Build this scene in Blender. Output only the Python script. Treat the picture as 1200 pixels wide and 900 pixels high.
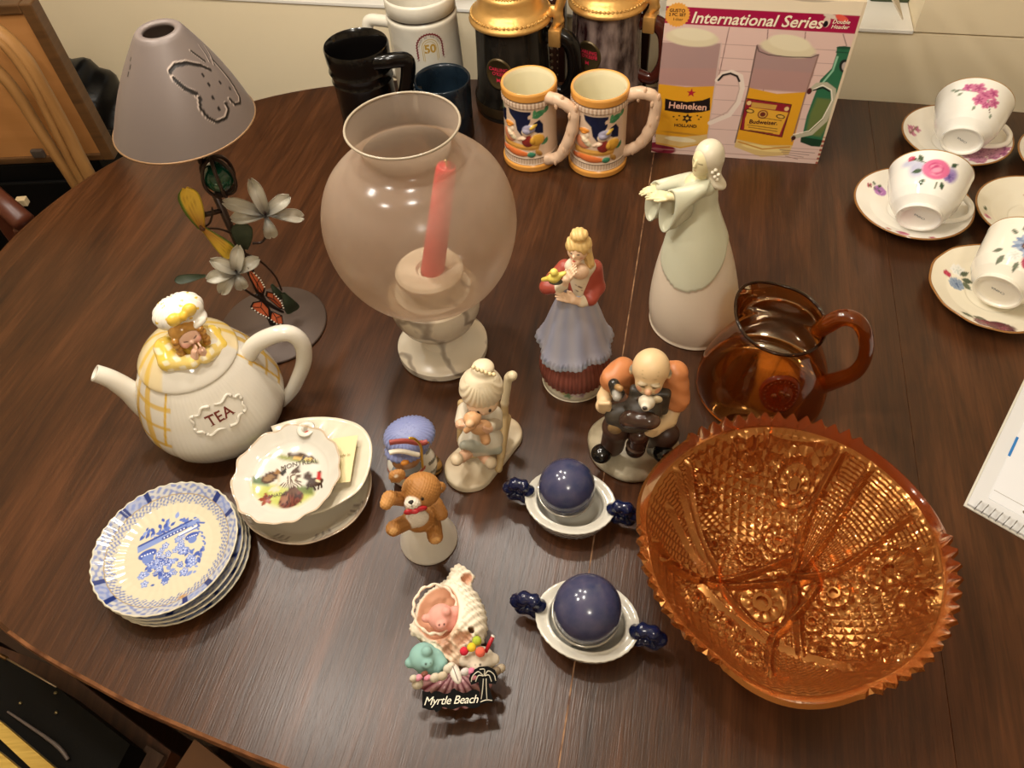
import bpy, bmesh, math, random
import numpy as np
from mathutils import Vector, Matrix

scene = bpy.context.scene
for _o in list(bpy.data.objects): bpy.data.objects.remove(_o)
COL = scene.collection
random.seed(7); RNG = np.random.default_rng(7)
PI = math.pi

# ---------------------------------------------------------------- camera, world, lights
TZ = 0.75            # height of the table top above the floor
CH = 0.68            # height of the camera above the table top
FPX = 900.0          # focal length in pixels of the 1200x900 frame
VPX, VPY = 660.0, 1160.0   # vanishing point of verticals
_d = np.array([VPX-600, VPY-450, FPX]); _d /= np.linalg.norm(_d)
_up = -_d; _fy = np.array([0, 0, 1.0]) - _up*_up[2]; _fy /= np.linalg.norm(_fy)
CR = np.stack([np.cross(_fy, _up), _fy, _up])      # world = CR @ (right, down, forward)
cam_d = bpy.data.cameras.new('camera'); cam = bpy.data.objects.new('camera', cam_d); COL.objects.link(cam)
cam_d.sensor_width = 36.0; cam_d.lens = FPX/1200*36; cam_d.clip_start = 0.01
_m = Matrix([list(r) for r in np.stack([CR[:, 0], -CR[:, 1], -CR[:, 2]], 1)]).to_4x4()
_m.translation = (0, 0, TZ+CH); cam.matrix_world = _m
scene.camera = cam

w = bpy.data.worlds.new('room_light'); scene.world = w; w.use_nodes = True
w.node_tree.nodes['Background'].inputs[0].default_value = (1.0, 0.86, 0.70, 1)
w.node_tree.nodes['Background'].inputs[1].default_value = 0.25
LAMP_C = (-0.27, 0.68, TZ+0.88)
for _i in range(5):
    _l = bpy.data.lights.new('bulb', 'POINT'); _l.energy = 7.3; _l.color = (1.0, 0.935, 0.84); _l.shadow_soft_size = 0.028
    _o = bpy.data.objects.new('bulb', _l); COL.objects.link(_o)
    _a = 2*PI*_i/5+0.35
    _o.location = (LAMP_C[0]+0.27*math.cos(_a), LAMP_C[1]+0.27*math.sin(_a), LAMP_C[2])
_l = bpy.data.lights.new('fill_light', 'POINT'); _l.energy = 18; _l.color = (1.0, 0.94, 0.85); _l.shadow_soft_size = 0.13  # added fill behind the camera, brightens the wall and front faces
_o = bpy.data.objects.new('fill_light', _l); COL.objects.link(_o); _o.location = (0.10, -0.75, 2.25)
scene.view_settings.view_transform = 'Standard'; scene.view_settings.look = 'None'
scene.view_settings.gamma = 1.0; scene.view_settings.use_curve_mapping = False
scene.view_settings.exposure = 0.13

# ---------------------------------------------------------------- pixel helpers (table coordinates, z=0 on the table top)
def gp(px, py, z=0.0):
    v = CR @ np.array([px-600, py-450, FPX]); t = (z-CH)/v[2]
    return np.array([v[0]*t, v[1]*t, z])
class Loc:
    """local frame of a thing: origin on the table, -Y turned to the camera (plus an offset)"""
    def __init__(s, px, py, rot=0.0, z=0.0, o=None):
        s.o = np.array(o, float) if o is not None else gp(px, py, z)
        s.rz = math.atan2(-s.o[0], s.o[1]) + math.radians(rot)
        c, n = math.cos(s.rz), math.sin(s.rz)
        s.R = np.array([[c, -n, 0], [n, c, 0], [0, 0, 1.0]])
        s.D = float(np.linalg.norm(s.o-np.array([0, 0, CH]))); s.m = s.D/FPX
    def __call__(s, px, py, y=0.0):
        v = s.R.T @ (CR @ np.array([px-600, py-450, FPX]))
        c = s.R.T @ (np.array([0, 0, CH])-s.o); t = (y-c[1])/v[1]
        return c+v*t
    def loc(s): return (s.o[0], s.o[1], s.o[2]+TZ)

# ---------------------------------------------------------------- colours and materials
def lin(c):
    if isinstance(c, str):
        c = c.lstrip('#'); c = tuple(int(c[i:i+2], 16)/255 for i in (0, 2, 4))
    return tuple(x/12.92 if x <= 0.04045 else ((x+0.055)/1.055)**2.4 for x in c[:3])
def mat(name, col='#888888', rough=0.5, metal=0.0, trans=0.0, ior=1.45, coat=0.0, attr=False, noise=None, bump=None, sss=0.0, alpha=1.0, spec=0.5, emit=None):
    m = bpy.data.materials.new(name); m.use_nodes = True
    nt = m.node_tree; b = nt.nodes['Principled BSDF']; I = b.inputs
    I['Base Color'].default_value = lin(col)+(1,); I['Roughness'].default_value = rough
    I['Metallic'].default_value = metal; I['Transmission Weight'].default_value = trans; I['IOR'].default_value = ior
    I['Coat Weight'].default_value = coat; I['Coat Roughness'].default_value = 0.08
    I['Alpha'].default_value = alpha; I['Specular IOR Level'].default_value = spec
    if sss: I['Subsurface Weight'].default_value = sss; I['Subsurface Radius'].default_value = (0.01, 0.006, 0.004); I['Subsurface Scale'].default_value = 0.4
    src = None
    if attr:
        a = nt.nodes.new('ShaderNodeAttribute'); a.attribute_name = 'Col'; src = a.outputs['Color']
        nt.links.new(src, I['Base Color'])
    if noise:   # (scale, amount, colour2, (sx,sy,sz))
        sc, amt, c2, st = noise
        tc = nt.nodes.new('ShaderNodeTexCoord'); mp = nt.nodes.new('ShaderNodeMapping'); mp.inputs['Scale'].default_value = st
        nz = nt.nodes.new('ShaderNodeTexNoise'); nz.inputs['Scale'].default_value = sc; nz.inputs['Detail'].default_value = 5
        rp = nt.nodes.new('ShaderNodeValToRGB'); rp.color_ramp.elements[0].position = 0.35; rp.color_ramp.elements[1].position = 0.65
        rp.color_ramp.elements[0].color = (0, 0, 0, 1); rp.color_ramp.elements[1].color = (amt, amt, amt, 1)
        mx = nt.nodes.new('ShaderNodeMix'); mx.data_type = 'RGBA'
        nt.links.new(tc.outputs['Object'], mp.inputs[0]); nt.links.new(mp.outputs[0], nz.inputs['Vector'])
        nt.links.new(nz.outputs['Fac'], rp.inputs[0]); nt.links.new(rp.outputs[0], mx.inputs['Factor'])
        if src: nt.links.new(src, mx.inputs['A'])
        else: mx.inputs['A'].default_value = lin(col)+(1,)
        mx.inputs['B'].default_value = lin(c2)+(1,); nt.links.new(mx.outputs['Result'], I['Base Color'])
    if bump:    # (scale, strength, distance)
        tc = nt.nodes.new('ShaderNodeTexCoord'); nz = nt.nodes.new('ShaderNodeTexNoise'); nz.inputs['Scale'].default_value = bump[0]; nz.inputs['Detail'].default_value = 3
        bp = nt.nodes.new('ShaderNodeBump'); bp.inputs['Strength'].default_value = bump[1]; bp.inputs['Distance'].default_value = bump[2]
        nt.links.new(tc.outputs['Object'], nz.inputs['Vector']); nt.links.new(nz.outputs['Fac'], bp.inputs['Height']); nt.links.new(bp.outputs[0], I['Normal'])
    if emit: I['Emission Color'].default_value = lin(emit[0])+(1,); I['Emission Strength'].default_value = emit[1]
    return m
_mc = {}
def M(col, rough=0.35, **k):
    key = (col, rough, tuple(sorted(k.items())))
    if key not in _mc: _mc[key] = mat('paint_'+str(len(_mc)), col, rough, **k)
    return _mc[key]
PORC = mat('painted_porcelain', rough=0.10, attr=True, coat=0.3)
BISQ = mat('painted_bisque', rough=0.42, attr=True)
MATTE = mat('painted_matte', rough=0.6, attr=True)
FELT = mat('painted_felt', rough=0.95, attr=True, spec=0.1)

# ---------------------------------------------------------------- objects
def empty(name, loc=(0, 0, 0), rz=0.0):
    o = bpy.data.objects.new(name, None); COL.objects.link(o); o.location = loc; o.rotation_euler = (0, 0, rz); o.empty_display_size = 0.02
    return o
def tag(o, label=None, cat=None, group=None, kind=None):
    if label: o['label'] = label
    if cat: o['category'] = cat
    if group: o['group'] = group
    if kind: o['kind'] = kind
    return o
def thing(name, label, cat, L, group=None):
    return tag(empty(name, L.loc(), L.rz), label, cat, group)
def mesh_obj(name, V, F, m, parent=None, smooth=True, col=None, flat_angle=None):
    me = bpy.data.meshes.new(name)
    me.from_pydata(np.asarray(V, float).tolist(), [], [list(map(int, f)) for f in F])
    if smooth: me.polygons.foreach_set('use_smooth', [True]*len(me.polygons))
    if col is not None:
        a = me.color_attributes.new('Col', 'FLOAT_COLOR', 'POINT')
        c = np.ones((len(me.vertices), 4)); c[:, :3] = col; a.data.foreach_set('color', c.ravel())
    me.materials.append(m); me.update()
    if flat_angle is not None: me.set_sharp_from_angle(angle=math.radians(flat_angle))
    o = bpy.data.objects.new(name, me); COL.objects.link(o)
    if parent: o.parent = parent
    return o
def fix_normals(o):
    bm = bmesh.new(); bm.from_mesh(o.data); bmesh.ops.recalc_face_normals(bm, faces=bm.faces); bm.to_mesh(o.data); bm.free(); return o
def join(parts):
    V = []; F = []; n = 0
    for v, f in parts:
        v = np.asarray(v, float); V.append(v); F += [[i+n for i in q] for q in f]; n += len(v)
    return np.concatenate(V), F
def xf(vf, R=None, t=(0, 0, 0)):
    v = np.asarray(vf[0], float)
    if R is not None: v = v @ np.asarray(R).T
    return v+np.asarray(t, float), vf[1]
def rot(ax, deg):
    return np.array(Matrix.Rotation(math.radians(deg), 3, ax))
# ---------------------------------------------------------------- mesh shapes: each returns (verts, faces)
def spline(P, n):
    P = np.asarray(P, float); k = len(P); out = []
    t = np.linspace(0, k-1, n)
    for u in t:
        i = min(int(u), k-2); f = u-i
        p0 = P[max(i-1, 0)]; p1 = P[i]; p2 = P[i+1]; p3 = P[min(i+2, k-1)]
        out.append(0.5*((2*p1)+(-p0+p2)*f+(2*p0-5*p1+4*p2-p3)*f*f+(-p0+3*p1-3*p2+p3)*f**3))
    return np.array(out)
def grid_faces(nu, nv, wrap=False):
    F = []
    for i in range(nu if wrap else nu-1):
        i2 = (i+1) % nu
        for j in range(nv-1): F.append((i*nv+j, i2*nv+j, i2*nv+j+1, i*nv+j+1))
    return F
def lathe(prof, n=64, fn=None, smooth_n=None, cap=True):
    """prof [(r,z)]; fn(theta, r, z, s) -> (r, z) modulates"""
    P = spline(prof, smooth_n) if smooth_n else np.asarray(prof, float)
    th = np.linspace(0, 2*PI, n, endpoint=False); k = len(P)
    T = np.repeat(th, k); r = np.tile(P[:, 0], n); z = np.tile(P[:, 1], n); s = np.tile(np.linspace(0, 1, k), n)
    if fn: r, z = fn(T, r, z, s)
    V = np.stack([r*np.cos(T), r*np.sin(T), z], 1); F = grid_faces(n, k, True)
    if cap:
        for j in (0, k-1):
            if P[j, 0] > 1e-6: F.append([i*k+j for i in range(n)][::(-1 if j == 0 else 1)])
    return V, F
def tube(P, r, n=10, smooth=None, caps=True, closed=False, flat=1.0):
    P = np.asarray(P, float)
    if smooth: 
        if np.ndim(r): r = np.interp(np.linspace(0, 1, smooth), np.linspace(0, 1, len(r)), r)
        P = spline(P, smooth)
    k = len(P); r = np.full(k, r) if np.ndim(r) == 0 else np.asarray(r, float)
    T = np.gradient(P, axis=0)
    if closed: T = np.roll(P, -1, 0)-np.roll(P, 1, 0)
    T /= np.linalg.norm(T, axis=1)[:, None]+1e-12
    a = np.array([0, 0, 1.0]) if abs(T[0][2]) < 0.9 else np.array([1.0, 0, 0])
    N = np.cross(T[0], a); N /= np.linalg.norm(N); V = []
    for i in range(k):
        N = N-T[i]*(N@T[i]); N /= np.linalg.norm(N)+1e-12; B = np.cross(T[i], N)
        for j in range(n):
            t = 2*PI*j/n; V.append(P[i]+r[i]*(math.cos(t)*N+flat*math.sin(t)*B))
    F = []
    for i in range(k if closed else k-1):
        i2 = (i+1) % k
        for j in range(n): F.append((i*n+j, i*n+(j+1) % n, i2*n+(j+1) % n, i2*n+j))
    if caps and not closed: F.append(list(range(n))[::-1]); F.append([(k-1)*n+j for j in range(n)])
    return np.array(V), F
def ball(c, r, nu=20, nv=12):
    r = np.ones(3)*r; V = []; th = np.linspace(0, PI, nv)
    prof = [(math.sin(t), -math.cos(t)) for t in th]; v, f = lathe(prof, nu, cap=False)
    return v*r+np.asarray(c, float), f
def box(c, h, bevel=0.0, R=None, seg=2):
    bm = bmesh.new(); bmesh.ops.create_cube(bm, size=2)
    for v in bm.verts: v.co = Vector((v.co.x*h[0], v.co.y*h[1], v.co.z*h[2]))
    if bevel: bmesh.ops.bevel(bm, geom=list(bm.edges), offset=bevel, segments=seg, profile=0.5, affect='EDGES')
    bm.verts.ensure_lookup_table(); V = np.array([v.co[:] for v in bm.verts]); F = [[v.index for v in f.verts] for f in bm.faces]; bm.free()
    if R is not None: V = V @ np.asarray(R).T
    return V+np.asarray(c, float), F
def prism(poly, z0, z1):
    """extrude 2D polygon"""
    n = len(poly); P = np.asarray(poly, float)
    V = np.concatenate([np.c_[P, np.full(n, z0)], np.c_[P, np.full(n, z1)]])
    F = [list(range(n))[::-1], list(range(n, 2*n))]+[(i, (i+1) % n, n+(i+1) % n, n+i) for i in range(n)]
    return V, F
def sheet(pos, nu, nv, thick=None):
    """pos(u,v) vectorised on [0,1]^2 -> (N,3); thick offsets a back face"""
    U, Vv = np.meshgrid(np.linspace(0, 1, nu), np.linspace(0, 1, nv), indexing='ij'); u = U.ravel(); v = Vv.ravel()
    P = pos(u, v); F = grid_faces(nu, nv)
    if thick:
        G = P.reshape(nu, nv, 3); N = np.cross(np.gradient(G, axis=0), np.gradient(G, axis=1)); N /= np.linalg.norm(N, axis=2)[..., None]+1e-12
        B = (G-N*thick).reshape(-1, 3); n = len(P); V = np.concatenate([P, B]); FF = [f for f in F]+[[i+n for i in f[::-1]] for f in F]
        bd = [i*nv for i in range(nu)]+[(nu-1)*nv+j for j in range(1, nv)]+[i*nv+nv-1 for i in range(nu-2, -1, -1)]+[j for j in range(nv-2, 0, -1)]
        FF += [(bd[i], bd[(i+1) % len(bd)], bd[(i+1) % len(bd)]+n, bd[i]+n) for i in range(len(bd))]
        return V, FF
    return P, F
# ---------------------------------------------------------------- 2D painter on vertices
class Paint:
    def __init__(s, u, v, base):
        s.u = np.asarray(u, float); s.v = np.asarray(v, float); s.c = np.tile(np.array(lin(base)), (len(s.u), 1)); s.h = np.zeros(len(s.u))
    def mix(s, a, col, h=0.0):
        a = np.clip(a, 0, 1); s.c += a[:, None]*(np.array(lin(col))-s.c); s.h += a*h; return s
    def ell(s, x, y, rx, ry=None, col='#000000', ang=0, soft=None, h=0.0):
        ry = rx if ry is None else ry; c, n = math.cos(math.radians(ang)), math.sin(math.radians(ang))
        dx = s.u-x; dy = s.v-y; X = (c*dx+n*dy)/rx; Y = (-n*dx+c*dy)/ry; q = np.sqrt(X*X+Y*Y)
        sf = soft if soft else min(rx, ry)*0.15
        a = np.clip((1-q)*min(rx, ry)/sf+0.5, 0, 1)
        if h: s.h += np.sqrt(np.clip(1-q*q, 0, 1))*h
        return s.mix(a, col)
    def ring(s, x, y, r, w, col, soft=None):
        d = abs(np.hypot(s.u-x, s.v-y)-r); return s.mix(np.clip((w-d)/(soft or w*0.4)+0.5, 0, 1), col)
    def poly(s, P, col, soft=None, h=0.0):
        P = np.asarray(P, float); n = len(P); ins = np.zeros(len(s.u), bool); dm = np.full(len(s.u), 1e9)
        for i in range(n):
            a = P[i]; b = P[(i+1) % n]
            cond = ((a[1] > s.v) != (b[1] > s.v))
            with np.errstate(divide='ignore', invalid='ignore'):
                xi = (b[0]-a[0])*(s.v-a[1])/(b[1]-a[1]+1e-15)+a[0]
            ins ^= cond & (s.u < xi)
            e = b-a; L2 = e@e+1e-15; t = np.clip(((s.u-a[0])*e[0]+(s.v-a[1])*e[1])/L2, 0, 1)
            dm = np.minimum(dm, np.hypot(s.u-a[0]-t*e[0], s.v-a[1]-t*e[1]))
        sd = np.where(ins, dm, -dm); sz = np.ptp(P, axis=0).max()
        sf = soft or sz*0.04
        if h: s.h += np.clip(sd/(sz*0.15), 0, 1)*h
        return s.mix(np.clip(sd/sf+0.5, 0, 1), col)
    def line(s, P, w, col, soft=None, h=0.0):
        P = np.asarray(P, float); dm = np.full(len(s.u), 1e9)
        for a, b in zip(P[:-1], P[1:]):
            e = b-a; L2 = e@e+1e-15; t = np.clip(((s.u-a[0])*e[0]+(s.v-a[1])*e[1])/L2, 0, 1)
            dm = np.minimum(dm, np.hypot(s.u-a[0]-t*e[0], s.v-a[1]-t*e[1]))
        if h: s.h += np.clip(1-dm/w, 0, 1)*h
        return s.mix(np.clip((w-dm)/(soft or w*0.5)+0.5, 0, 1), col)
    def flower(s, x, y, r, col, col2, n=5, ang=0, ctr=None):
        for i in range(n):
            a = math.radians(ang)+2*PI*i/n
            s.ell(x+r*0.55*math.cos(a), y+r*0.55*math.sin(a), r*0.5, r*0.36, col, math.degrees(a))
            s.ell(x+r*0.4*math.cos(a), y+r*0.4*math.sin(a), r*0.25, r*0.14, col2, math.degrees(a), soft=r*0.15)
        s.ell(x, y, r*0.2, r*0.2, ctr or col2); return s
    def rose(s, x, y, r, cols):
        s.ell(x, y, r, r*0.9, cols[0])
        for i in range(11):
            a = i*2.4; q = r*(0.75-0.06*i); s.ell(x+q*0.6*math.cos(a), y+q*0.6*math.sin(a), r*0.38, r*0.2, cols[i % len(cols)], math.degrees(a)+90, soft=r*0.1)
        return s
    def leaf(s, x, y, l, ang, col):
        a = math.radians(ang); c, n = math.cos(a), math.sin(a); P = []
        for t, wd in ((0, 0), (.25, .22), (.5, .27), (.75, .17), (1, 0), (.75, -.17), (.5, -.27), (.25, -.22)): P.append((x+l*(t*c-wd*n), y+l*(t*n+wd*c)))
        return s.poly(P, col, soft=l*0.08)
# ---------------------------------------------------------------- text as thin print mapped on a surface
def text_shape(body, size=1.0, shear=0.0, bold=0.0, spacing=1.0):
    cu = bpy.data.curves.new('t', 'FONT'); cu.body = body; cu.size = size; cu.shear = shear; cu.offset = bold; cu.space_character = spacing
    cu.align_x = 'CENTER'; cu.align_y = 'CENTER'; cu.resolution_u = 3
    o = bpy.data.objects.new('t', cu); COL.objects.link(o); dg = bpy.context.evaluated_depsgraph_get()
    me = bpy.data.meshes.new_from_object(o.evaluated_get(dg))
    V = np.array([v.co[:] for v in me.vertices]); F = [list(p.vertices) for p in me.polygons]
    bpy.data.objects.remove(o); bpy.data.curves.remove(cu); bpy.data.meshes.remove(me)
    return V, F
def text_obj(name, body, size, mp, m, parent, **k):
    """mp(x,y) -> 3D points, vectorised"""
    V, F = text_shape(body, size, **k)
    return mesh_obj(name, mp(V[:, 0], V[:, 1]), F, m, parent, smooth=False)
# ---------------------------------------------------------------- signed-distance modelling -> one smooth surface
def _R(r):
    if r is None: return np.eye(3)
    return np.array((Matrix.Rotation(math.radians(r[2]), 3, 'Z') @ Matrix.Rotation(math.radians(r[1]), 3, 'Y') @ Matrix.Rotation(math.radians(r[0]), 3, 'X')))
class Ell:
    def __init__(s, c, r, col, rot=None, k=0.003, op='u'):
        s.c = np.asarray(c, float); s.r = np.ones(3)*r; s.col = col; s.R = _R(rot); s.k = k; s.op = op; m = s.r.max(); s.lo = s.c-m; s.hi = s.c+m
    def d(s, p):
        q = (p-s.c) @ s.R; a = np.sqrt(((q/s.r)**2).sum(-1)); b = np.sqrt(((q/s.r**2)**2).sum(-1))+1e-9
        return a*(a-1)/b
class Cap:
    def __init__(s, a, b, ra, rb=None, col='#ffffff', k=0.003, op='u'):
        s.a = np.asarray(a, float); s.b = np.asarray(b, float); s.ra = ra; s.rb = ra if rb is None else rb; s.col = col; s.k = k; s.op = op
        m = max(s.ra, s.rb); s.lo = np.minimum(s.a, s.b)-m; s.hi = np.maximum(s.a, s.b)+m
    def d(s, p):
        e = s.b-s.a; t = np.clip(((p-s.a)@e)/(e@e+1e-15), 0, 1)
        return np.sqrt((((p-s.a)-t[..., None]*e)**2).sum(-1))-(s.ra+(s.rb-s.ra)*t)
class Bx:
    def __init__(s, c, h, col, rd=0.002, rot=None, k=0.002, op='u'):
        s.c = np.asarray(c, float); s.h = np.asarray(h, float); s.rd = rd; s.col = col; s.R = _R(rot); s.k = k; s.op = op
        m = np.linalg.norm(s.h)+rd; s.lo = s.c-m; s.hi = s.c+m
    def d(s, p):
        q = np.abs((p-s.c) @ s.R)-(s.h-s.rd); return np.sqrt((np.maximum(q, 0)**2).sum(-1))+np.minimum(q.max(-1), 0)-s.rd
class Tor:
    def __init__(s, c, R, r, col, rot=None, k=0.002, op='u'):
        s.c = np.asarray(c, float); s.Rr = R; s.rr = r; s.col = col; s.R = _R(rot); s.k = k; s.op = op; m = R+r; s.lo = s.c-m; s.hi = s.c+m
    def d(s, p):
        q = (p-s.c) @ s.R; return np.sqrt((np.sqrt(q[..., 0]**2+q[..., 1]**2)-s.Rr)**2+q[..., 2]**2)-s.rr
def _smin(a, b, k):
    h = np.maximum(k-np.abs(a-b), 0)/k; return np.minimum(a, b)-h*h*k/4
def _smax(a, b, k): return -_smin(-a, -b, k)
def _eval(pr, p):
    f = np.full(p.shape[:-1], 1.0)
    for q in pr:
        if q.op == 'u': f = _smin(f, q.d(p), q.k)
        elif q.op == 's': f = _smax(f, -q.d(p), q.k)
        elif q.op == 'i': f = _smax(f, q.d(p), q.k)
    return f
def sdf_mesh(pr, res=0.0012, disp=None):
    us = [q for q in pr if q.op == 'u']
    lo = np.min([q.lo for q in us], 0)-3*res; hi = np.max([q.hi for q in us], 0)+3*res
    n = np.ceil((hi-lo)/res).astype(int)+1
    ax = [lo[i]+res*np.arange(n[i]) for i in range(3)]
    f = np.full(n, 1.0)
    for q in pr:
        if q.op == 'p': continue
        pad = q.k+4*res
        if q.op == 'i': a = np.zeros(3, int); b = n
        else: a = np.clip(((q.lo-pad-lo)/res).astype(int), 0, n); b = np.clip(((q.hi+pad-lo)/res).astype(int)+2, 0, n)
        if (b <= a).any(): continue
        sl = tuple(slice(a[i], b[i]) for i in range(3))
        P = np.stack(np.meshgrid(*[ax[i][sl[i]] for i in range(3)], indexing='ij'), -1)
        d = q.d(P)
        f[sl] = _smin(f[sl], d, q.k) if q.op == 'u' else (_smax(f[sl], -d, q.k) if q.op == 's' else _smax(f[sl], d, q.k))
    s = f < 0
    cnt = np.zeros(n-1, int); acc = np.zeros(tuple(n-1)+(3,))
    corners = [(i, j, k) for i in (0, 1) for j in (0, 1) for k in (0, 1)]
    sub = lambda A, c: A[c[0]:c[0]+n[0]-1, c[1]:c[1]+n[1]-1, c[2]:c[2]+n[2]-1]
    for c in corners:
        for d in range(3):
            if c[d] == 0:
                c2 = list(c); c2[d] = 1
                fa = sub(f, c); fb = sub(f, c2); x = (fa < 0) != (fb < 0)
                t = fa/(fa-fb+1e-15)
                cnt += x
                for e in range(3): acc[..., e] += np.where(x, (c[e] if e != d else t), 0)
    act = cnt > 0; idx = np.full(n-1, -1); idx[act] = np.arange(act.sum())
    ijk = np.argwhere(act); V = lo+res*(ijk+acc[act]/cnt[act][:, None])
    F = []
    for d in range(3):
        e = [(1, 2), (2, 0), (0, 1)][d]
        A = [slice(None)]*3; B = [slice(None)]*3; A[d] = slice(0, -1); B[d] = slice(1, None)
        x = s[tuple(A)] != s[tuple(B)]
        p = np.argwhere(x); p = p[(p[:, e[0]] > 0) & (p[:, e[1]] > 0) & (p[:, e[0]] < n[e[0]]-1) & (p[:, e[1]] < n[e[1]]-1)]
        fl = s[tuple(p.T)]
        q = []
        for o in ((0, 0), (-1, 0), (-1, -1), (0, -1)):
            r = p.copy(); r[:, e[0]] += o[0]; r[:, e[1]] += o[1]; q.append(idx[tuple(r.T)])
        q = np.stack(q, 1); q[~fl] = q[~fl][:, ::-1]; F.append(q)
    F = np.concatenate(F)
    for _ in range(2):
        fv = _eval(pr, V); h = res*0.5; g = np.stack([_eval(pr, V+np.eye(3)[i]*h)-_eval(pr, V-np.eye(3)[i]*h) for i in range(3)], 1)/(2*h)
        g2 = (g**2).sum(1)+0.05; V -= np.clip(fv/g2, -res, res)[:, None]*g
    D = np.stack([q.d(V) for q in us], 1); C = np.array([lin(q.col) for q in us])
    wgt = np.exp(-(D-D.min(1)[:, None])/(res*0.35)); wgt /= wgt.sum(1)[:, None]; col = wgt @ C
    for q in pr:
        if q.op == 'p':
            a = np.clip(0.5-q.d(V)/res, 0, 1)[:, None]; col = col*(1-a)+a*np.array(lin(q.col))
    return V, F.tolist(), col
def sdf(name, pr, m, parent, res=0.0012, shade=None, disp=None):
    V, F, c = sdf_mesh(pr, res)
    if disp is not None:
        N = np.zeros_like(V); Fa = np.array(F); nn = np.cross(V[Fa[:, 2]]-V[Fa[:, 0]], V[Fa[:, 3]]-V[Fa[:, 1]])
        for i in range(4): np.add.at(N, Fa[:, i], nn)
        N /= np.linalg.norm(N, axis=1)[:, None]+1e-12; V = V+N*disp(V)[:, None]
    if shade is not None: c = shade(V, c)
    return mesh_obj(name, V, F, m, parent, col=c)
def Pn(*a): return np.array(a, float)
# ================================================================ room and furniture
TS = math.radians(-15.528)        # the table, wall and window share this heading
sv = np.array([math.sin(-TS), math.cos(TS)]); ev = np.array([sv[1], -sv[0]])
def es(e, s, z=0.0): q = e*ev+s*sv; return np.array([q[0], q[1], z])
def ray_z(px, py, z): return gp(px, py, z)
def ray_s(px, py, S):
    v = CR @ np.array([px-600, py-450, FPX]); t = S/(v[:2]@sv); return np.array([v[0]*t, v[1]*t, CH+v[2]*t])
wood = mat('walnut_veneer', '#553320', 0.31, spec=0.55)
nt = wood.node_tree; b = nt.nodes['Principled BSDF']
tc = nt.nodes.new('ShaderNodeTexCoord')
def _mapn(sc):
    mp = nt.nodes.new('ShaderNodeMapping'); mp.inputs['Scale'].default_value = sc; nt.links.new(tc.outputs['Object'], mp.inputs[0]); return mp
def _noise(mp, sc, det=6, dist=0.0, rough=0.55):
    n = nt.nodes.new('ShaderNodeTexNoise'); n.inputs['Scale'].default_value = sc; n.inputs['Detail'].default_value = det; n.inputs['Distortion'].default_value = dist; n.inputs['Roughness'].default_value = rough
    nt.links.new(mp.outputs[0], n.inputs['Vector']); return n
n1 = _noise(_mapn((16, 2.0, 1)), 1.0, 5, 1.6); n2 = _noise(_mapn((90, 4.5, 1)), 2.4, 4, 0.6); n3 = _noise(_mapn((2.2, 1.2, 1)), 1.5, 3)
n4 = _noise(_mapn((420, 22, 1)), 1.6, 2)
def _math(op, a, b2):
    m = nt.nodes.new('ShaderNodeMath'); m.operation = op
    for i, x in enumerate((a, b2)):
        if hasattr(x, 'is_linked'): nt.links.new(x, m.inputs[i])
        else: m.inputs[i].default_value = x
    return m.outputs[0]
fac = _math('ADD', _math('MULTIPLY', n1.outputs['Fac'], 0.50), _math('MULTIPLY', n2.outputs['Fac'], 0.30)); fac = _math('ADD', fac, _math('MULTIPLY', n3.outputs['Fac'], 0.14)); fac = _math('ADD', fac, _math('MULTIPLY', n4.outputs['Fac'], 0.10))
rp = nt.nodes.new('ShaderNodeValToRGB'); cr = rp.color_ramp; cr.elements[0].position = 0.36; cr.elements[1].position = 0.68
cr.elements[0].color = lin('#27140a')+(1,); cr.elements[1].color = lin('#5a351d')+(1,); e_ = cr.elements.new(0.52); e_.color = lin('#402411')+(1,)
nt.links.new(fac, rp.inputs[0]); nt.links.new(rp.outputs[0], b.inputs['Base Color'])
bp = nt.nodes.new('ShaderNodeBump'); bp.inputs['Strength'].default_value = 0.22; bp.inputs['Distance'].default_value = 0.0006
nt.links.new(_math('ADD', n4.outputs['Fac'], n2.outputs['Fac']), bp.inputs['Height']); nt.links.new(bp.outputs[0], b.inputs['Normal'])
darkwood = mat('dark_brown_wood', '#3a2015', 0.45, noise=(6, 0.8, '#1f100a', (3, 3, 30)))
edge_m = mat('worn_table_edge', '#8a5a38', 0.5, noise=(60, 0.9, '#4c2a18', (1, 1, 1)))

# --- table
C0, C1, SC, RR = -0.345, 0.60, 0.6185, 0.527
SEAM = (-0.0268, 0.281)
tx = (C0+C1)/2
tab = empty('dining_table', tuple(es(tx, SC, 0.0)), TS); tag(tab, 'oval dark walnut dining table crowded with ceramics and glassware', 'table')
_half = spline([(.126, 1.150), (-.10, 1.150), (-.30, 1.142), (-.45, 1.125), (-.581, 1.089), (-.689, 1.032), (-.775, .945), (-.837, .851), (-.868, .780), (-.888, .700), (-.893, .620), (-.880, .520), (-.840, .410), (-.770, .305), (-.670, .213), (-.559, .155), (-.439, .123), (-.353, .107), (-.20, .088), (0, .078), (.126, .076)], 90)
def racetrack(r, n=48):
    P = [((x-tx), y-SC) for x, y in _half]+[((.252-x-tx), y-SC) for x, y in _half[-2:0:-1]]; k = r/RR
    return [(x*k+(.126-tx)*(1-k), y*k) for x, y in P]
def clip_x(P, lo, hi):
    for lim, sg in ((lo, 1), (hi, -1)):
        Q = []
        for i in range(len(P)):
            a = P[i]; c = P[(i+1) % len(P)]; ia = sg*(a[0]-lim) >= 0; ic = sg*(c[0]-lim) >= 0
            if ia: Q.append(a)
            if ia != ic:
                t = (lim-a[0])/(c[0]-a[0]); Q.append((lim, a[1]+t*(c[1]-a[1])))
        P = Q
    return P
gap = 0.0007
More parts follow.
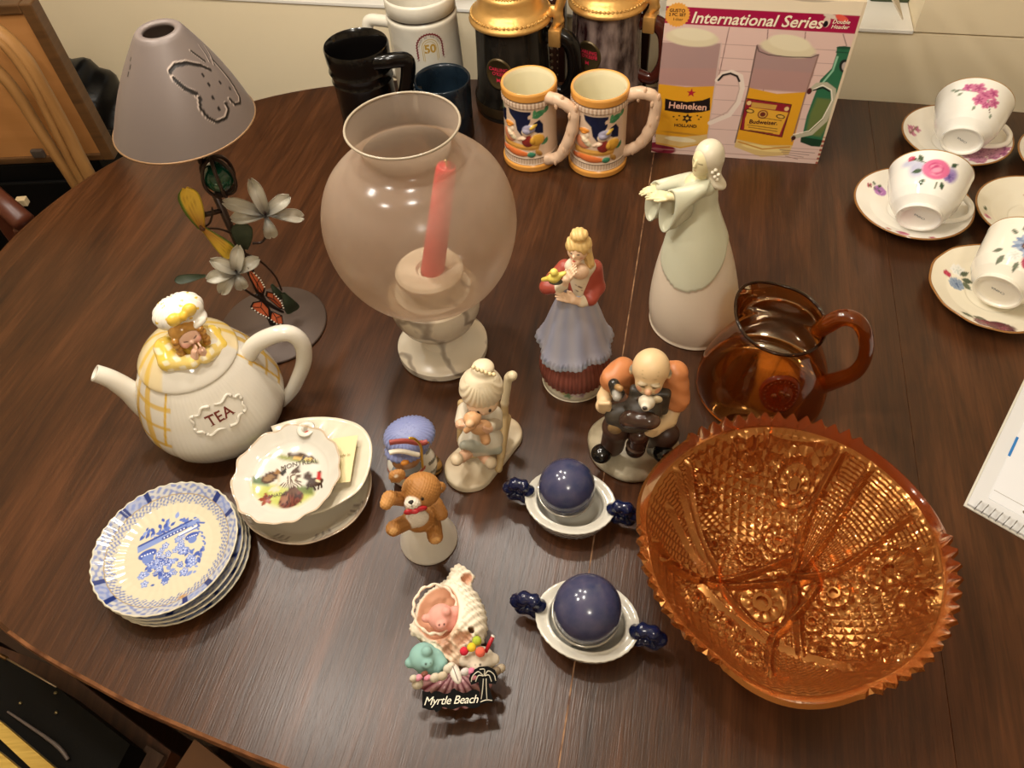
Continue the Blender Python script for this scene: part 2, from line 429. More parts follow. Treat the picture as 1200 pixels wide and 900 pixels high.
for nm, lo, hi in (('tabletop', -9, SEAM[0]-tx-gap), ('table_leaf', SEAM[0]-tx+gap, SEAM[1]-tx-0.0003), ('tabletop', SEAM[1]-tx+0.0003, 9)):
    rows = [clip_x(racetrack(RR-dr, 60), lo, hi) for dr in (0.0035, 0.001, 0.0, 0.0, 0.004)]
    zs = (TZ, TZ-0.0015, TZ-0.005, TZ-0.018, TZ-0.024)
    n = len(rows[0]); V = [(x, y, z) for r, z in zip(rows, zs) for x, y in r]
    F = [list(range(n))]+[(k*n+i, (k+1)*n+i, (k+1)*n+(i+1) % n, k*n+(i+1) % n) for k in range(4) for i in range(n)]+[[4*n+i for i in range(n)][::-1]]
    o = mesh_obj(nm, V, F, wood, tab, smooth=False); fix_normals(o); o.data.materials.append(edge_m)
    for p in o.data.polygons:
        if abs(p.normal.z) < 0.9: p.material_index = 1
V, F = box((SEAM[0]-tx, 0.6145-SC, TZ-0.006), (0.0012, 0.530, 0.0055)); mesh_obj('seam_filler', V, F, mat('worn_seam', '#4a2c1c', 0.7, noise=(40, 1.0, '#a9805c', (1, 1.5, 1))), tab, smooth=False)
ap = [prism(racetrack(RR-0.09), TZ-0.10, TZ-0.024)]
mesh_obj('apron', *ap[0], darkwood, tab, smooth=False)
for x, y in ((-0.42, -0.24), (-0.42, 0.24), (0.42, -0.24), (0.42, 0.24)):
    V, F = lathe([(0.018, 0), (0.026, 0.03), (0.020, 0.10), (0.03, 0.35), (0.036, TZ-0.10)], 20, smooth_n=24); mesh_obj('leg', V+np.array([x, y, 0]), F, darkwood, tab)

# --- walls, floor, ceiling, window
WS = 1.27
plaster = mat('cream_plaster', '#f0e0bf', 0.75, bump=(90, 0.08, 0.002), noise=(3, 0.3, '#e8d5b0', (1, 1, 1)))
white_trim = mat('white_gloss_paint', '#e9e4da', 0.35)
def wbox(name, e0, e1, s0, s1, z0, z1, m, bev=0.0, parent=None, kind='structure'):
    V, F = box(((e0+e1)/2, (s0+s1)/2, (z0+z1)/2), ((e1-e0)/2, (s1-s0)/2, (z1-z0)/2), bev)
    o = mesh_obj(name, V, F, m, parent, smooth=False)
    if parent is None: o.rotation_euler = (0, 0, TS)
    if kind: o['kind'] = kind
    return o
SILL_Z = TZ + float(ray_s(451, 10, WS-0.015)[2]); WR = float(ray_s(1071, 46, WS-0.015)[:2]@ev)
bm_parts = [box(((-2.4+2.4)/2, WS+0.06, SILL_Z/2-0.003), (2.4, 0.06, SILL_Z/2-0.003)), box(((WR+2.4)/2, WS+0.06, (SILL_Z+2.45)/2), ((2.4-WR)/2, 0.06, (2.45-SILL_Z)/2+0.003)), box(((-2.4-1.25)/2, WS+0.06, (SILL_Z+2.45)/2), ((2.4-1.25)/2, 0.06, (2.45-SILL_Z)/2+0.003)), box(((WR-1.25)/2, WS+0.06, 2.25), ((WR+1.25)/2, 0.06, 0.2))]
V, F = join(bm_parts); o = mesh_obj('wall_back', V, F, plaster, smooth=False); o.rotation_euler = (0, 0, TS); o['kind'] = 'structure'
wn = empty('window_1', (0, 0, 0), TS); wn['kind'] = 'structure'
V, F = box(((WR-1.25)/2, WS+0.055, SILL_Z-0.003), ((WR+1.25)/2-0.001, 0.058, 0.003), 0.001); mesh_obj('window_sill', V, F, white_trim, wn, smooth=False)
fr = [box(((WR-1.25)/2, WS+0.14, SILL_Z+0.035), ((WR+1.25)/2, 0.015, 0.035), 0.003), box(((WR-1.25)/2, WS+0.14, 2.02), ((WR+1.25)/2, 0.015, 0.03), 0.003)]
for e in (-1.225, -0.45, 0.0, WR-0.025): fr.append(box((e, WS+0.14, (SILL_Z+2.05)/2), (0.024, 0.014, (2.05-SILL_Z)/2), 0.003))
V, F = join(fr); mesh_obj('window_frame', V, F, white_trim, wn, smooth=False)
V, F = box(((WR-1.25)/2, WS+0.15, (SILL_Z+2.05)/2), ((WR+1.25)/2, 0.002, (2.05-SILL_Z)/2)); mesh_obj('pane', V, F, mat('night_window_glass', '#0d1210', 0.05), wn, smooth=False)
wbox('floor', -2.4, 2.4, -2.2, WS+0.12, -0.05, 0.0, mat('brown_floor', '#3b2418', 0.5, noise=(4, 0.8, '#24140c', (1, 8, 1))))
wbox('ceiling', -2.4, 2.4, -2.2, WS+0.12, 2.45, 2.5, mat('ceiling_paint', '#e8ddc8', 0.8))
wbox('wall_left', -2.45, -2.4, -2.2, WS+0.12, 0, 2.45, plaster); wbox('wall_right', 2.4, 2.45, -2.2, WS+0.12, 0, 2.45, plaster); wbox('wall_front', -2.45, 2.45, -2.25, -2.2, 0, 2.45, plaster)
wbox('baseboard_back', -2.4, 2.4, WS-0.014, WS, 0, 0.10, white_trim, 0.003)
# little dark wooden foot standing on the sill
q = ray_s(414, 1, WS+0.03)
V, F = tube([(-0.016, 0, 0.012), (-0.008, 0, 0.006), (0.004, 0, 0.006), (0.014, 0, 0.012), (0.02, 0, 0.03)], [0.004, 0.006, 0.006, 0.006, 0.005], 8, smooth=14)
o = mesh_obj('window_latch', V, F, M('#2a1710', 0.35)); o.location = (q[0], q[1], SILL_Z); o.rotation_euler = (0, 0, TS); tag(o, 'small dark brown curved latch resting on the white window sill', 'latch')
# green box end on the sill beside the carton
q = gp(1042, 4, SILL_Z-TZ); q[:2] += sv*0.012
V, F = box((0, 0, 0.035), (0.030, 0.009, 0.035), 0.003); rootg = empty('sill_planter', (q[0], q[1], SILL_Z), TS); tag(rootg, 'dark green planter box standing on the window sill by the carton', 'planter')
mesh_obj('body', V, F, M('#3e4a30', 0.5), rootg, smooth=False); V, F = box((0, 0, 0.073), (0.032, 0.011, 0.004), 0.002); mesh_obj('rim', V, F, M('#46543a', 0.5), rootg, smooth=False)

# --- caned chair behind the steins
CS = 1.205
ch = empty('caned_chair', tuple(es(0.18, CS+0.0, 0.0)), TS); tag(ch, 'dark brown chair with a caned back tucked between the table and the window', 'chair')
def cl(px, py, s=CS): q = ray_s(px, py, s); return float(q[:2]@ev)-0.18, float(q[2])+TZ
xA, zA = cl(659, 40); xB, zB = cl(756, 20); xL = xA-0.125; xLL = xL-(xB-xA)+0.02
dk = mat('espresso_wood', '#2b150d', 0.35)
def cbar(name, x0, x1, z0, z1, th=0.011, y=0.0): V, F = box(((x0+x1)/2, y, (z0+z1)/2), (abs(x1-x0)/2, th, abs(z1-z0)/2), 0.003); return mesh_obj(name, V, F, dk, ch, smooth=False)
for x in (xA, xL): cbar('inner_stile', x-0.006, x+0.006, 0.50, 0.98)
for x in (xB, xLL):
    cbar('post', x-0.011, x+0.011, 0.0, 1.0, 0.014)
cbar('top_rail', xLL-0.01, xB+0.01, 0.98, 1.03, 0.014); cbar('lower_rail', xLL, xB, 0.48, 0.51, 0.012)
V, F = box(((xLL+xB)/2, -0.05-0.03, 0.455), ((xB-xLL)/2, 0.075, 0.02), 0.008); mesh_obj('seat', V, F, dk, ch, smooth=False)
for x in (xLL+0.02, xB-0.02): 
    V, F = box((x, -0.14, 0.22), (0.014, 0.014, 0.22), 0.003); mesh_obj('leg', V, F, dk, ch, smooth=False)
# cane weave: strips crossing leave round holes
cv = []; pitch = 0.0115; nx = int((xA-xL)/pitch); 
for i in range(nx+1):
    x = xL+i*(xA-xL)/nx; cv.append(box((x, -0.002, 0.745), (0.0026, 0.0008, 0.235)))
for i in range(int(0.47/pitch)): cv.append(box(((xA+xL)/2, 0.0, 0.515+i*pitch), ((xA-xL)/2, 0.0008, 0.0026)))
for i in range(-40, nx+1):
    for sg in (1, -1):
        P = [(xL+i*pitch, 0.51), (xL+i*pitch+0.47, 0.98)]; a, c = np.array(P[0]), np.array(P[1]); d = (c-a)/np.linalg.norm(c-a)
        t0 = max(0, (xL-a[0])/d[0]); t1 = min((xA-a[0])/d[0], 0.47/d[1])
        if t1 <= t0: continue
        p = a+d*t0; r = a+d*t1
        if sg < 0: p = np.array([xL+xA-p[0], p[1]]); r = np.array([xL+xA-r[0], r[1]])
        m_ = (p+r)/2; L_ = np.linalg.norm(r-p)/2; an = math.degrees(math.atan2((r-p)[1], (r-p)[0]))
        cv.append(box((m_[0], 0.002*sg, m_[1]), (L_, 0.0006, 0.0013), R=rot('Y', -an)))
V, F = join(cv); o = mesh_obj('cane_panel', V, F, M('#3a1f12', 0.5), ch, smooth=False); o['kind'] = 'stuff'

# --- things standing left of the table
A = gp(139, 186)*1.07; A[2] = 0
LA = Loc(0, 0, o=A); topc = LA.R@LA(37, 1)+LA.o; T2 = gp(0, 3, topc[2]); dr = T2[:2]-topc[:2]; dr /= np.linalg.norm(dr)
pr_ = math.atan2(dr[1], dr[0])
cab_z = float(ray_s(40, 188, (A[:2]+0.15*dr)@sv)[2])+TZ
cabw = 0.62
cb = empty('black_cabinet', (A[0], A[1], 0), pr_); tag(cb, 'low black cabinet in the shade left of the table', 'cabinet')
blk = mat('black_lacquer', '#060505', 0.6, spec=0.15)
V, F = box((0.33, -0.035, cab_z/2), (0.30, 0.045, cab_z/2), 0.004); mesh_obj('body', V, F, blk, cb, smooth=False)
for x in (0.18, 0.48): 
    V, F = box((x, 0.017, cab_z/2), (0.14, 0.004, cab_z/2-0.03), 0.003); dd = mesh_obj('door', V, F, blk, cb, smooth=False)
    V, F = ball((x+(0.11 if x < 0.3 else -0.11), 0.026, cab_z*0.6), 0.008); mesh_obj('knob', V, F, M('#5a4a3a', 0.4), dd)
fp = empty('framed_panel', (A[0], A[1], cab_z+0.0005), pr_); tag(fp, 'light wood panel in a dark brown frame standing on the black cabinet', 'panel')
hgt = topc[2]+TZ-cab_z
tanw = mat('tan_plywood', '#b07a45', 0.5, noise=(5, 0.5, '#96632f', (1, 1, 6))); frm = mat('brown_frame', '#5f4022', 0.45, noise=(8, 0.7, '#3f2813', (1, 1, 10)))
V, F = box((0.28, 0.004, hgt/2), (0.275, 0.004, hgt/2-0.002)); mesh_obj('board', V, F, tanw, fp, smooth=False)
for c, h in (((0.009, 0, hgt/2), (0.009, 0.012, hgt/2)), ((0.553, 0, hgt/2), (0.009, 0.012, hgt/2)), ((0.28, 0, hgt-0.007), (0.262, 0.012, 0.007)), ((0.28, 0, 0.006), (0.262, 0.012, 0.006))):
    V, F = box(c, h, 0.002); mesh_obj('frame_rail', V, F, frm, fp, smooth=False)
# hoop chair in front of the panel
def pp(px, py, off):   # pixel on a plane parallel to the panel, off metres nearer the camera
    n = np.array([dr[1], -dr[0]]); n = n if n@A[:2] < 0 else -n
    d0 = (A[:2]+n*off)@n; v = CR @ np.array([px-600, py-450, FPX]); t = d0/(v[:2]@n); return np.array([v[0]*t, v[1]*t, CH+v[2]*t+TZ])
oak = mat('oak_bentwood', '#9a7040', 0.4, noise=(14, 0.6, '#7a5228', (5, 5, 0.7)))
hc_o = pp(30, 190, 0.085); hc = empty('hoop_back_chair', (hc_o[0], hc_o[1], 0)); tag(hc, 'oak chair with a curved hoop back in front of the framed panel', 'chair')
def hoop(name, pts, off, r, flat=0.55):
    P = [pp(x, y, off)-np.array([hc_o[0], hc_o[1], 0]) for x, y in pts]; 
    P.append(P[-1]+(P[-1]-P[-2])*0.6+np.array([0, 0, -0.2])); P[-1][2] = max(P[-1][2], 0.02)
    V, F = tube(P, r, 10, smooth=40, flat=flat); mesh_obj(name, V, F, oak, hc)
hoop('outer_hoop', [(-30, 22), (0, 40), (28, 68), (52, 108), (78, 155), (104, 205)], 0.075, 0.0125, 0.8)
hoop('inner_hoop', [(-30, 30), (0, 50), (22, 76), (44, 112), (70, 165), (96, 215)], 0.09, 0.006, 0.8)
hoop('spindle', [(-30, 62), (0, 86), (20, 110), (44, 148), (66, 182), (92, 222)], 0.085, 0.009, 0.9)
q = pp(26, 236, 0.09); 
V, F = box((0, 0, 0), (0.008, 0.006, 0.006), 0.001); o = mesh_obj('peg', V+np.array([q[0]-hc_o[0], q[1]-hc_o[1], q[2]]), F, M('#c9b28a', 0.5), hc, smooth=False)
V, F = box((0.0, 0.0, -0.2), (0.06, 0.035, 0.016), 0.008, R=rot('Z', math.degrees(pr_))); mesh_obj('seat', V+np.array([0.0, -0.01, 0.63]), F, oak, hc, smooth=False)
for x, y in ((-0.04, -0.02), (0.05, -0.03), (-0.04, 0.015), (0.05, 0.0)):
    V, F = tube([(x, y, 0), (x*0.9-0.01, y*0.9+0.006, 0.42)], 0.013, 8); mesh_obj('leg', V, F, oak, hc)
q = pp(45, 180, 0.012); V, F = box((0, 0, 0), (0.010, 0.004, 0.007), 0.002); o = mesh_obj('panel_clip', V, F, M('#4a4038', 0.4), smooth=False); o.parent = fp
o.location = (Matrix.Rotation(-pr_, 3, 'Z') @ Vector((q[0]-A[0], q[1]-A[1], q[2]-cab_z)))
# mahogany chair post
P0 = gp(-16, 224, -0.02); P1 = gp(28, 260, -0.035)
rc = empty('mahogany_chair', (P0[0]+0.0, P0[1], 0)); tag(rc, 'reddish mahogany chair pushed up to the rounded table end', 'chair')
mah = mat('mahogany', '#52291a', 0.35)
V, F = tube([P0-np.array([P0[0], P0[1], -TZ])+np.array([-0.05, 0.05, 0.012]), P1-np.array([P0[0], P0[1], -TZ])], 0.017, 8, flat=0.8); mesh_obj('top_rail', V, F, mah, rc)
for t in (0.1, 0.9):
    q = P0*(1-t)+P1*t-np.array([P0[0], P0[1], 0]); V, F = box((q[0], q[1], (q[2]+TZ)/2-0.005), (0.014, 0.014, (q[2]+TZ)/2-0.005), 0.003); mesh_obj('post', V, F, mah, rc, smooth=False)
V, F = box((P1[0]-P0[0]-0.06, P1[1]-P0[1]-0.14, 0.43), (0.15, 0.12, 0.02), 0.006); mesh_obj('seat', V, F, mah, rc, smooth=False)
# black rubbish bag between panel and wall
q = gp(98, 180)*1.25; Rb = random.Random(3)
pr = [Ell((0, 0.02, 0.30), (0.11, 0.09, 0.30), '#070605', k=0.05), Ell((0.02, 0.0, 0.60), (0.125, 0.10, 0.17), '#070605', k=0.05)]
bag_top = LA(104, 100, 0.13); 
def _crump(V): return 0.006*np.sin(60*V[:, 0]+25*V[:, 2])*np.sin(48*V[:, 1]-31*V[:, 2])+0.004*np.sin(130*V[:, 0]-70*V[:, 2])
o = sdf('rubbish_bag', pr, mat('black_plastic_bag', '#070606', 0.3, spec=0.3), None, 0.012, disp=_crump)
o.location = (q[0], q[1], 0.002); tag(o, 'crumpled black plastic bag behind the framed panel', 'bag')

# --- chair, case and books in the lower left corner
ZS = -0.23
def zz(px, py, z): q = gp(px, py, z); return np.array([q[0], q[1], z+TZ])
c0 = zz(60, 850, ZS)
cc = empty('side_chair', (c0[0], c0[1], 0), 0.0); tag(cc, 'brown wooden chair under the table edge holding a black case', 'chair')
def lpoly(pts, z, off): 
    out = [];
    for x, y in pts: q = zz(x, y, z-TZ); out.append((q[0]-off[0], q[1]-off[1]))
    return out
seatp = lpoly([(-60, 735), (75, 785), (200, 880), (150, 1000), (-60, 1000)], ZS+TZ-0.055, c0)
V, F = prism(seatp, ZS+TZ-0.085, ZS+TZ-0.056); fix_normals(mesh_obj('seat', V, F, mat('chair_seat_wood', '#6a3f28', 0.4, noise=(12, 0.8, '#3c2012', (8, 1, 1))), cc, smooth=False))
for x, y in seatp[1:4:2]+[seatp[0], seatp[4]]:
    V, F = box((x*0.85, y*0.85+0.0, (ZS+TZ-0.086)/2), (0.016, 0.016, (ZS+TZ-0.086)/2), 0.003); mesh_obj('leg', V, F, darkwood, cc, smooth=False)
grw = mat('greyed_walnut', '#6d5342', 0.5, noise=(8, 0.9, '#4a352a', (14, 1, 1)))
for pts in ([(142, 862), (160, 876), (122, 930), (96, 915)], [(172, 873), (192, 886), (165, 930), (140, 918)]):
    V, F = prism(lpoly(pts, ZS+TZ-0.045, c0), ZS+TZ-0.056, ZS+TZ-0.045); fix_normals(mesh_obj('slat', V, F, grw, cc, smooth=False))
cs = empty('black_case', (c0[0], c0[1], ZS+TZ-0.055), 0.0); tag(cs, 'black leatherette case lying on the brown wooden chair', 'case')
leath = mat('black_leatherette', '#080706', 0.55, spec=0.2, bump=(300, 0.1, 0.001))
cp = lpoly([(-70, 745), (8, 772), (66, 805), (152, 872), (105, 960), (-70, 960)], ZS+TZ, c0)
V, F = prism(cp, 0, 0.054); fix_normals(mesh_obj('body', V, F, leath, cs, smooth=False))
def cspt(px, py, dz=0.0): q = zz(px, py, ZS+dz); return (q[0]-c0[0], q[1]-c0[1], 0.055+dz)
V, F = tube([cspt(8, 772), cspt(66, 805)], 0.0012, 6); mesh_obj('metal_edge', V, F, M('#a58e70', 0.35, metal=0.7), cs)
V, F = tube([cspt(-20, 758), cspt(8, 772)], 0.0025, 6); mesh_obj('hinge_strip', V, F, M('#6b4a22', 0.4, metal=0.6), cs)
V, F = tube([cspt(9, 834, 0.002), cspt(30, 848, .008), cspt(55, 865, .009), cspt(70, 877, .006), cspt(80, 890, 0.002)], [0.0012, .0016, .002, .0024, .002], 8, smooth=24); mesh_obj('handle', V, F, M('#6e625c', 0.35), cs)
for x, y in ((24, 824), (65, 812), (66, 835)): V, F = ball(cspt(x, y, 0.0), (0.0022, 0.0022, 0.0016), 10, 6); mesh_obj('stud', V, F, M('#8a7c58', 0.3, metal=0.8), cs)
gold = mat('gilt_page_edges', '#d8b45a', 0.4, noise=(30, 0.6, '#b58c36', (1, 14, 1)))
for k_, (pts, lab) in enumerate((([(-30, 824), (0, 845), (70, 905), (52, 915), (0, 866), (-30, 844)], 'gilt-edged book lying along the black case'), ([(-30, 860), (0, 882), (40, 915), (20, 925), (-30, 885)], 'gilt-edged book with a grey cover beside the longer gilt book'))):
    bo = empty('gilt_book', (c0[0], c0[1], ZS+TZ+0.001), 0); tag(bo, lab, 'book')
    P = lpoly(pts, ZS+TZ+0.012, c0); V, F = prism(P, 0.0, 0.011); fix_normals(mesh_obj('pages', V, F, gold, bo, smooth=False))
    cen = np.mean(P, 0); P2 = [tuple(cen+(np.array(p)-cen)*1.03) for p in P]; V, F = prism(P2, -0.0012, 0.0012); fix_normals(mesh_obj('cover', V, F, M('#4a4440', 0.6), bo, smooth=False))
# tan upholstered stool tucked under the table edge
s0 = zz(225, 895, -0.2); st = empty('tan_stool', (s0[0], s0[1], 0)); tag(st, 'tan upholstered stool tucked under the near table edge', 'stool')
sp_ = lpoly([(228, 866), (278, 905), (235, 960), (196, 915)], TZ-0.2, s0); V, F = prism(sp_, TZ-0.25, TZ-0.2); fix_normals(mesh_obj('seat', V, F, mat('tan_vinyl', '#7c573c', 0.5), st, smooth=False))
for x, y in sp_: V, F = box((x*0.8, y*0.8, (TZ-0.251)/2), (0.01, 0.01, (TZ-0.251)/2), 0.002); mesh_obj('leg', V, F, darkwood, st, smooth=False)
# ================================================================ mugs, steins, carton, cups, plates
def mloc(px, py, z): return float((gp(px, py)+np.array([0, 0, z-CH]))@CR[:, 2])/FPX
def painted_lathe(name, prof, n, k, base, paint, m, parent, fn=None, disp=1.0, smooth=True, cap=True):
    P = spline(prof, k) if smooth else np.asarray(prof, float); k = len(P)
    th = np.linspace(-PI, PI, n, endpoint=False)
    T = np.repeat(th, k); r = np.tile(P[:, 0], n); z = np.tile(P[:, 1], n); s = np.tile(np.arange(k)/(k-1), n)
    p = Paint(T, z, base)
    if paint: paint(p, T, r, z, s)
    if fn: r, z = fn(T, r, z, s)
    r = r+p.h*disp
    V = np.stack([r*np.sin(T), -r*np.cos(T), z], 1); F = grid_faces(n, k, True)
    if cap:
        for j in (0, k-1):
            if P[j, 0] > 1e-6: F.append([i*k+j for i in range(n)][::(-1 if j == 0 else 1)])
    return mesh_obj(name, V, F, m, parent, col=p.c)
def on_lathe(rf, dz=0.0002):
    """text mapping on a body of radius rf(z) around the axis; x=arc, y=height"""
    def f(th0, z0):
        def g(x, y):
            z = z0+y; r = np.array([rf(q) for q in z])+dz; t = th0+x/r
            return np.stack([r*np.sin(t), -r*np.cos(t), z], 1)
        return g
    return f
black_glz = mat('black_glaze', '#0b0908', 0.16)
# --- black mug
L = Loc(440, 158); r = 38.5*mloc(440, 158, .144); h = 0.146
t = thing('black_mug', 'tall black glazed mug with ridged bands and an angular handle', 'mug', L)
V, F = lathe([(0, 0.001), (r*0.9, 0), (r*0.98, 0.006), (r*0.98, 0.026), (r*0.93, 0.032), (r*0.93, 0.092), (r*0.97, 0.097), (r*0.93, 0.102), (r*0.95, 0.107), (r*1.0, 0.112), (r*0.95, 0.118), (r*0.99, 0.126), (r*1.0, h-0.003), (r*0.97, h), (r*0.9, h-0.004), (r*0.84, h-0.02), (r*0.82, 0.012), (0, 0.010)], 64, cap=False)
mesh_obj('body', V, F, black_glz, t, flat_angle=40)
P = [L(436, 74, -r*0.75), L(452, 72, -r*0.85), L(467, 70, -r*0.85), L(477, 72, -r*0.85), L(478, 88, -r*0.85), L(473, 112, -r*0.8), L(462, 135, -r*0.75), L(446, 150, -r*.7)]
V, F = tube(P, [.008, .0085, .0085, .0085, .008, .0075, .007, .007], 12, smooth=40, flat=1.3); mesh_obj('handle', V, F, black_glz, t)
# --- white anniversary mug
L = Loc(508, 113); h = 0.168; r = 42*mloc(508, 113, .168)
t = thing('white_mug', 'white stoneware mug with a red and gold fifty emblem below the window', 'mug', L)
wprof = [(0, 0.001), (r*1.02, 0), (r*1.04, 0.01), (r*1.03, 0.05), (r*1.0, 0.132), (r*1.02, 0.136), (r*1.0, 0.140), (r*0.955, 0.1415), (r*0.955, 0.1435), (r*1.0, 0.145), (r*1.0, h-0.004), (r*0.97, h), (r*0.92, h-0.004), (r*0.88, h-0.03), (r*0.86, 0.01), (0, 0.008)]
def wp(p, T, rr, z, s):
    p.mix(((z > .1408) & (z < .144) & (rr > r*0.9) & (rr < r*.985)).astype(float), '#3a3028')
painted_lathe('body', wprof, 96, len(wprof), '#d9d2c2', wp, mat('white_stoneware', rough=0.25, attr=True, noise=(45, 0.25, '#b9b3a4', (1, 1, 1))), t, smooth=False)
# emblem: an arched band of print
ol = on_lathe(lambda z: r*(1.03-0.03*z/0.132), 0.0003)
def arch(name, w0, w1, hh, m, zb, jag=0.0, nseg=60):
    V = []; F = []
    for i in range(nseg+1):
        a = i/nseg
        if a < 0.25: x = -1; y = a/0.25*hh
        elif a > 0.75: x = 1; y = (1-a)/0.25*hh
        else: q = PI*(a-0.25)/0.5; x = -math.cos(q); y = hh+math.sin(q)*w1
        jj = 1+(jag if i % 2 else -jag)
        V += [(x*w0*jj, y if abs(x) == 1 else hh+(y-hh)*w0/w1*jj), (x*w1*jj, y if abs(x) == 1 else hh+(y-hh)*jj)]
    for i in range(nseg): F.append((2*i, 2*i+1, 2*i+3, 2*i+2))
    V = np.array(V); return mesh_obj(name, ol(th0, zb)(V[:, 0], V[:, 1]), F, m, t, smooth=False)
th0 = 0.10; arch('emblem_border', 0.0180, 0.0206, 0.03, M('#6e2a2c', 0.4), 0.079, 0.035); arch('emblem_line', 0.0112, 0.0122, 0.028, M('#b39a5a', 0.4), 0.081); arch('emblem_line', 0.0090, 0.0098, 0.027, M('#b39a5a', 0.4), 0.081)
text_obj('emblem_number', '50', 0.0175, ol(th0, 0.106), M('#a8842e', 0.35), t, bold=0.0006)
for wd, a0 in (('RACING', -62), ('IN', -18), ('THE', 20), ('STREETS', 62)):
    a = math.radians(a0); cx, cz = 0.0152*math.sin(a), 0.109+0.0152*math.cos(a)
    V, F = text_shape(wd, 0.0042 if len(wd) < 4 else 0.0034); ca, sa = math.cos(-a), math.sin(-a)
    X = cx+V[:, 0]*ca-V[:, 1]*sa; Y = cz+V[:, 0]*sa+V[:, 1]*ca; mesh_obj('emblem_lettering', ol(th0, 0.0)(X, Y), F, M('#5a5048', 0.5), t, smooth=False)
P = [L(459, 26, 0.0), L(446, 24, 0.01), L(432, 25, 0.018), L(432, 45, 0.018), L(438, 70, 0.016), L(470, 88, 0.005)]
V, F = tube(P, .0075, 12, smooth=36, flat=1.2); mesh_obj('handle', V, F, M('#d9d2c2', 0.25), t)
# --- blue mug
L = Loc(527, 161); h = 0.098; r = 33.5*mloc(527, 161, h)
t = thing('blue_mug', 'small dark blue glazed mug behind the hurricane lamp', 'mug', L)
V, F = lathe([(0, 0.001), (r*0.86, 0), (r*0.95, 0.008), (r*0.95, 0.05), (r*0.98, h-0.012), (r*1.0, h-0.002), (r*0.97, h), (r*0.91, h-0.004), (r*0.87, h-0.03), (r*0.84, 0.012), (0, 0.010)], 64, cap=False)
mesh_obj('body', V, F, mat('dark_blue_glaze', '#18242e', 0.14, noise=(25, 0.8, '#0c1218', (1, 1, 1))), t)
P = [L(494, 106, 0.004), L(484, 106, .004), L(479, 118, .004), L(484, 136, .004), L(502, 144, .0)]
V, F = tube(P, .006, 10, smooth=26); mesh_obj('handle', V, F, black_glz, t)

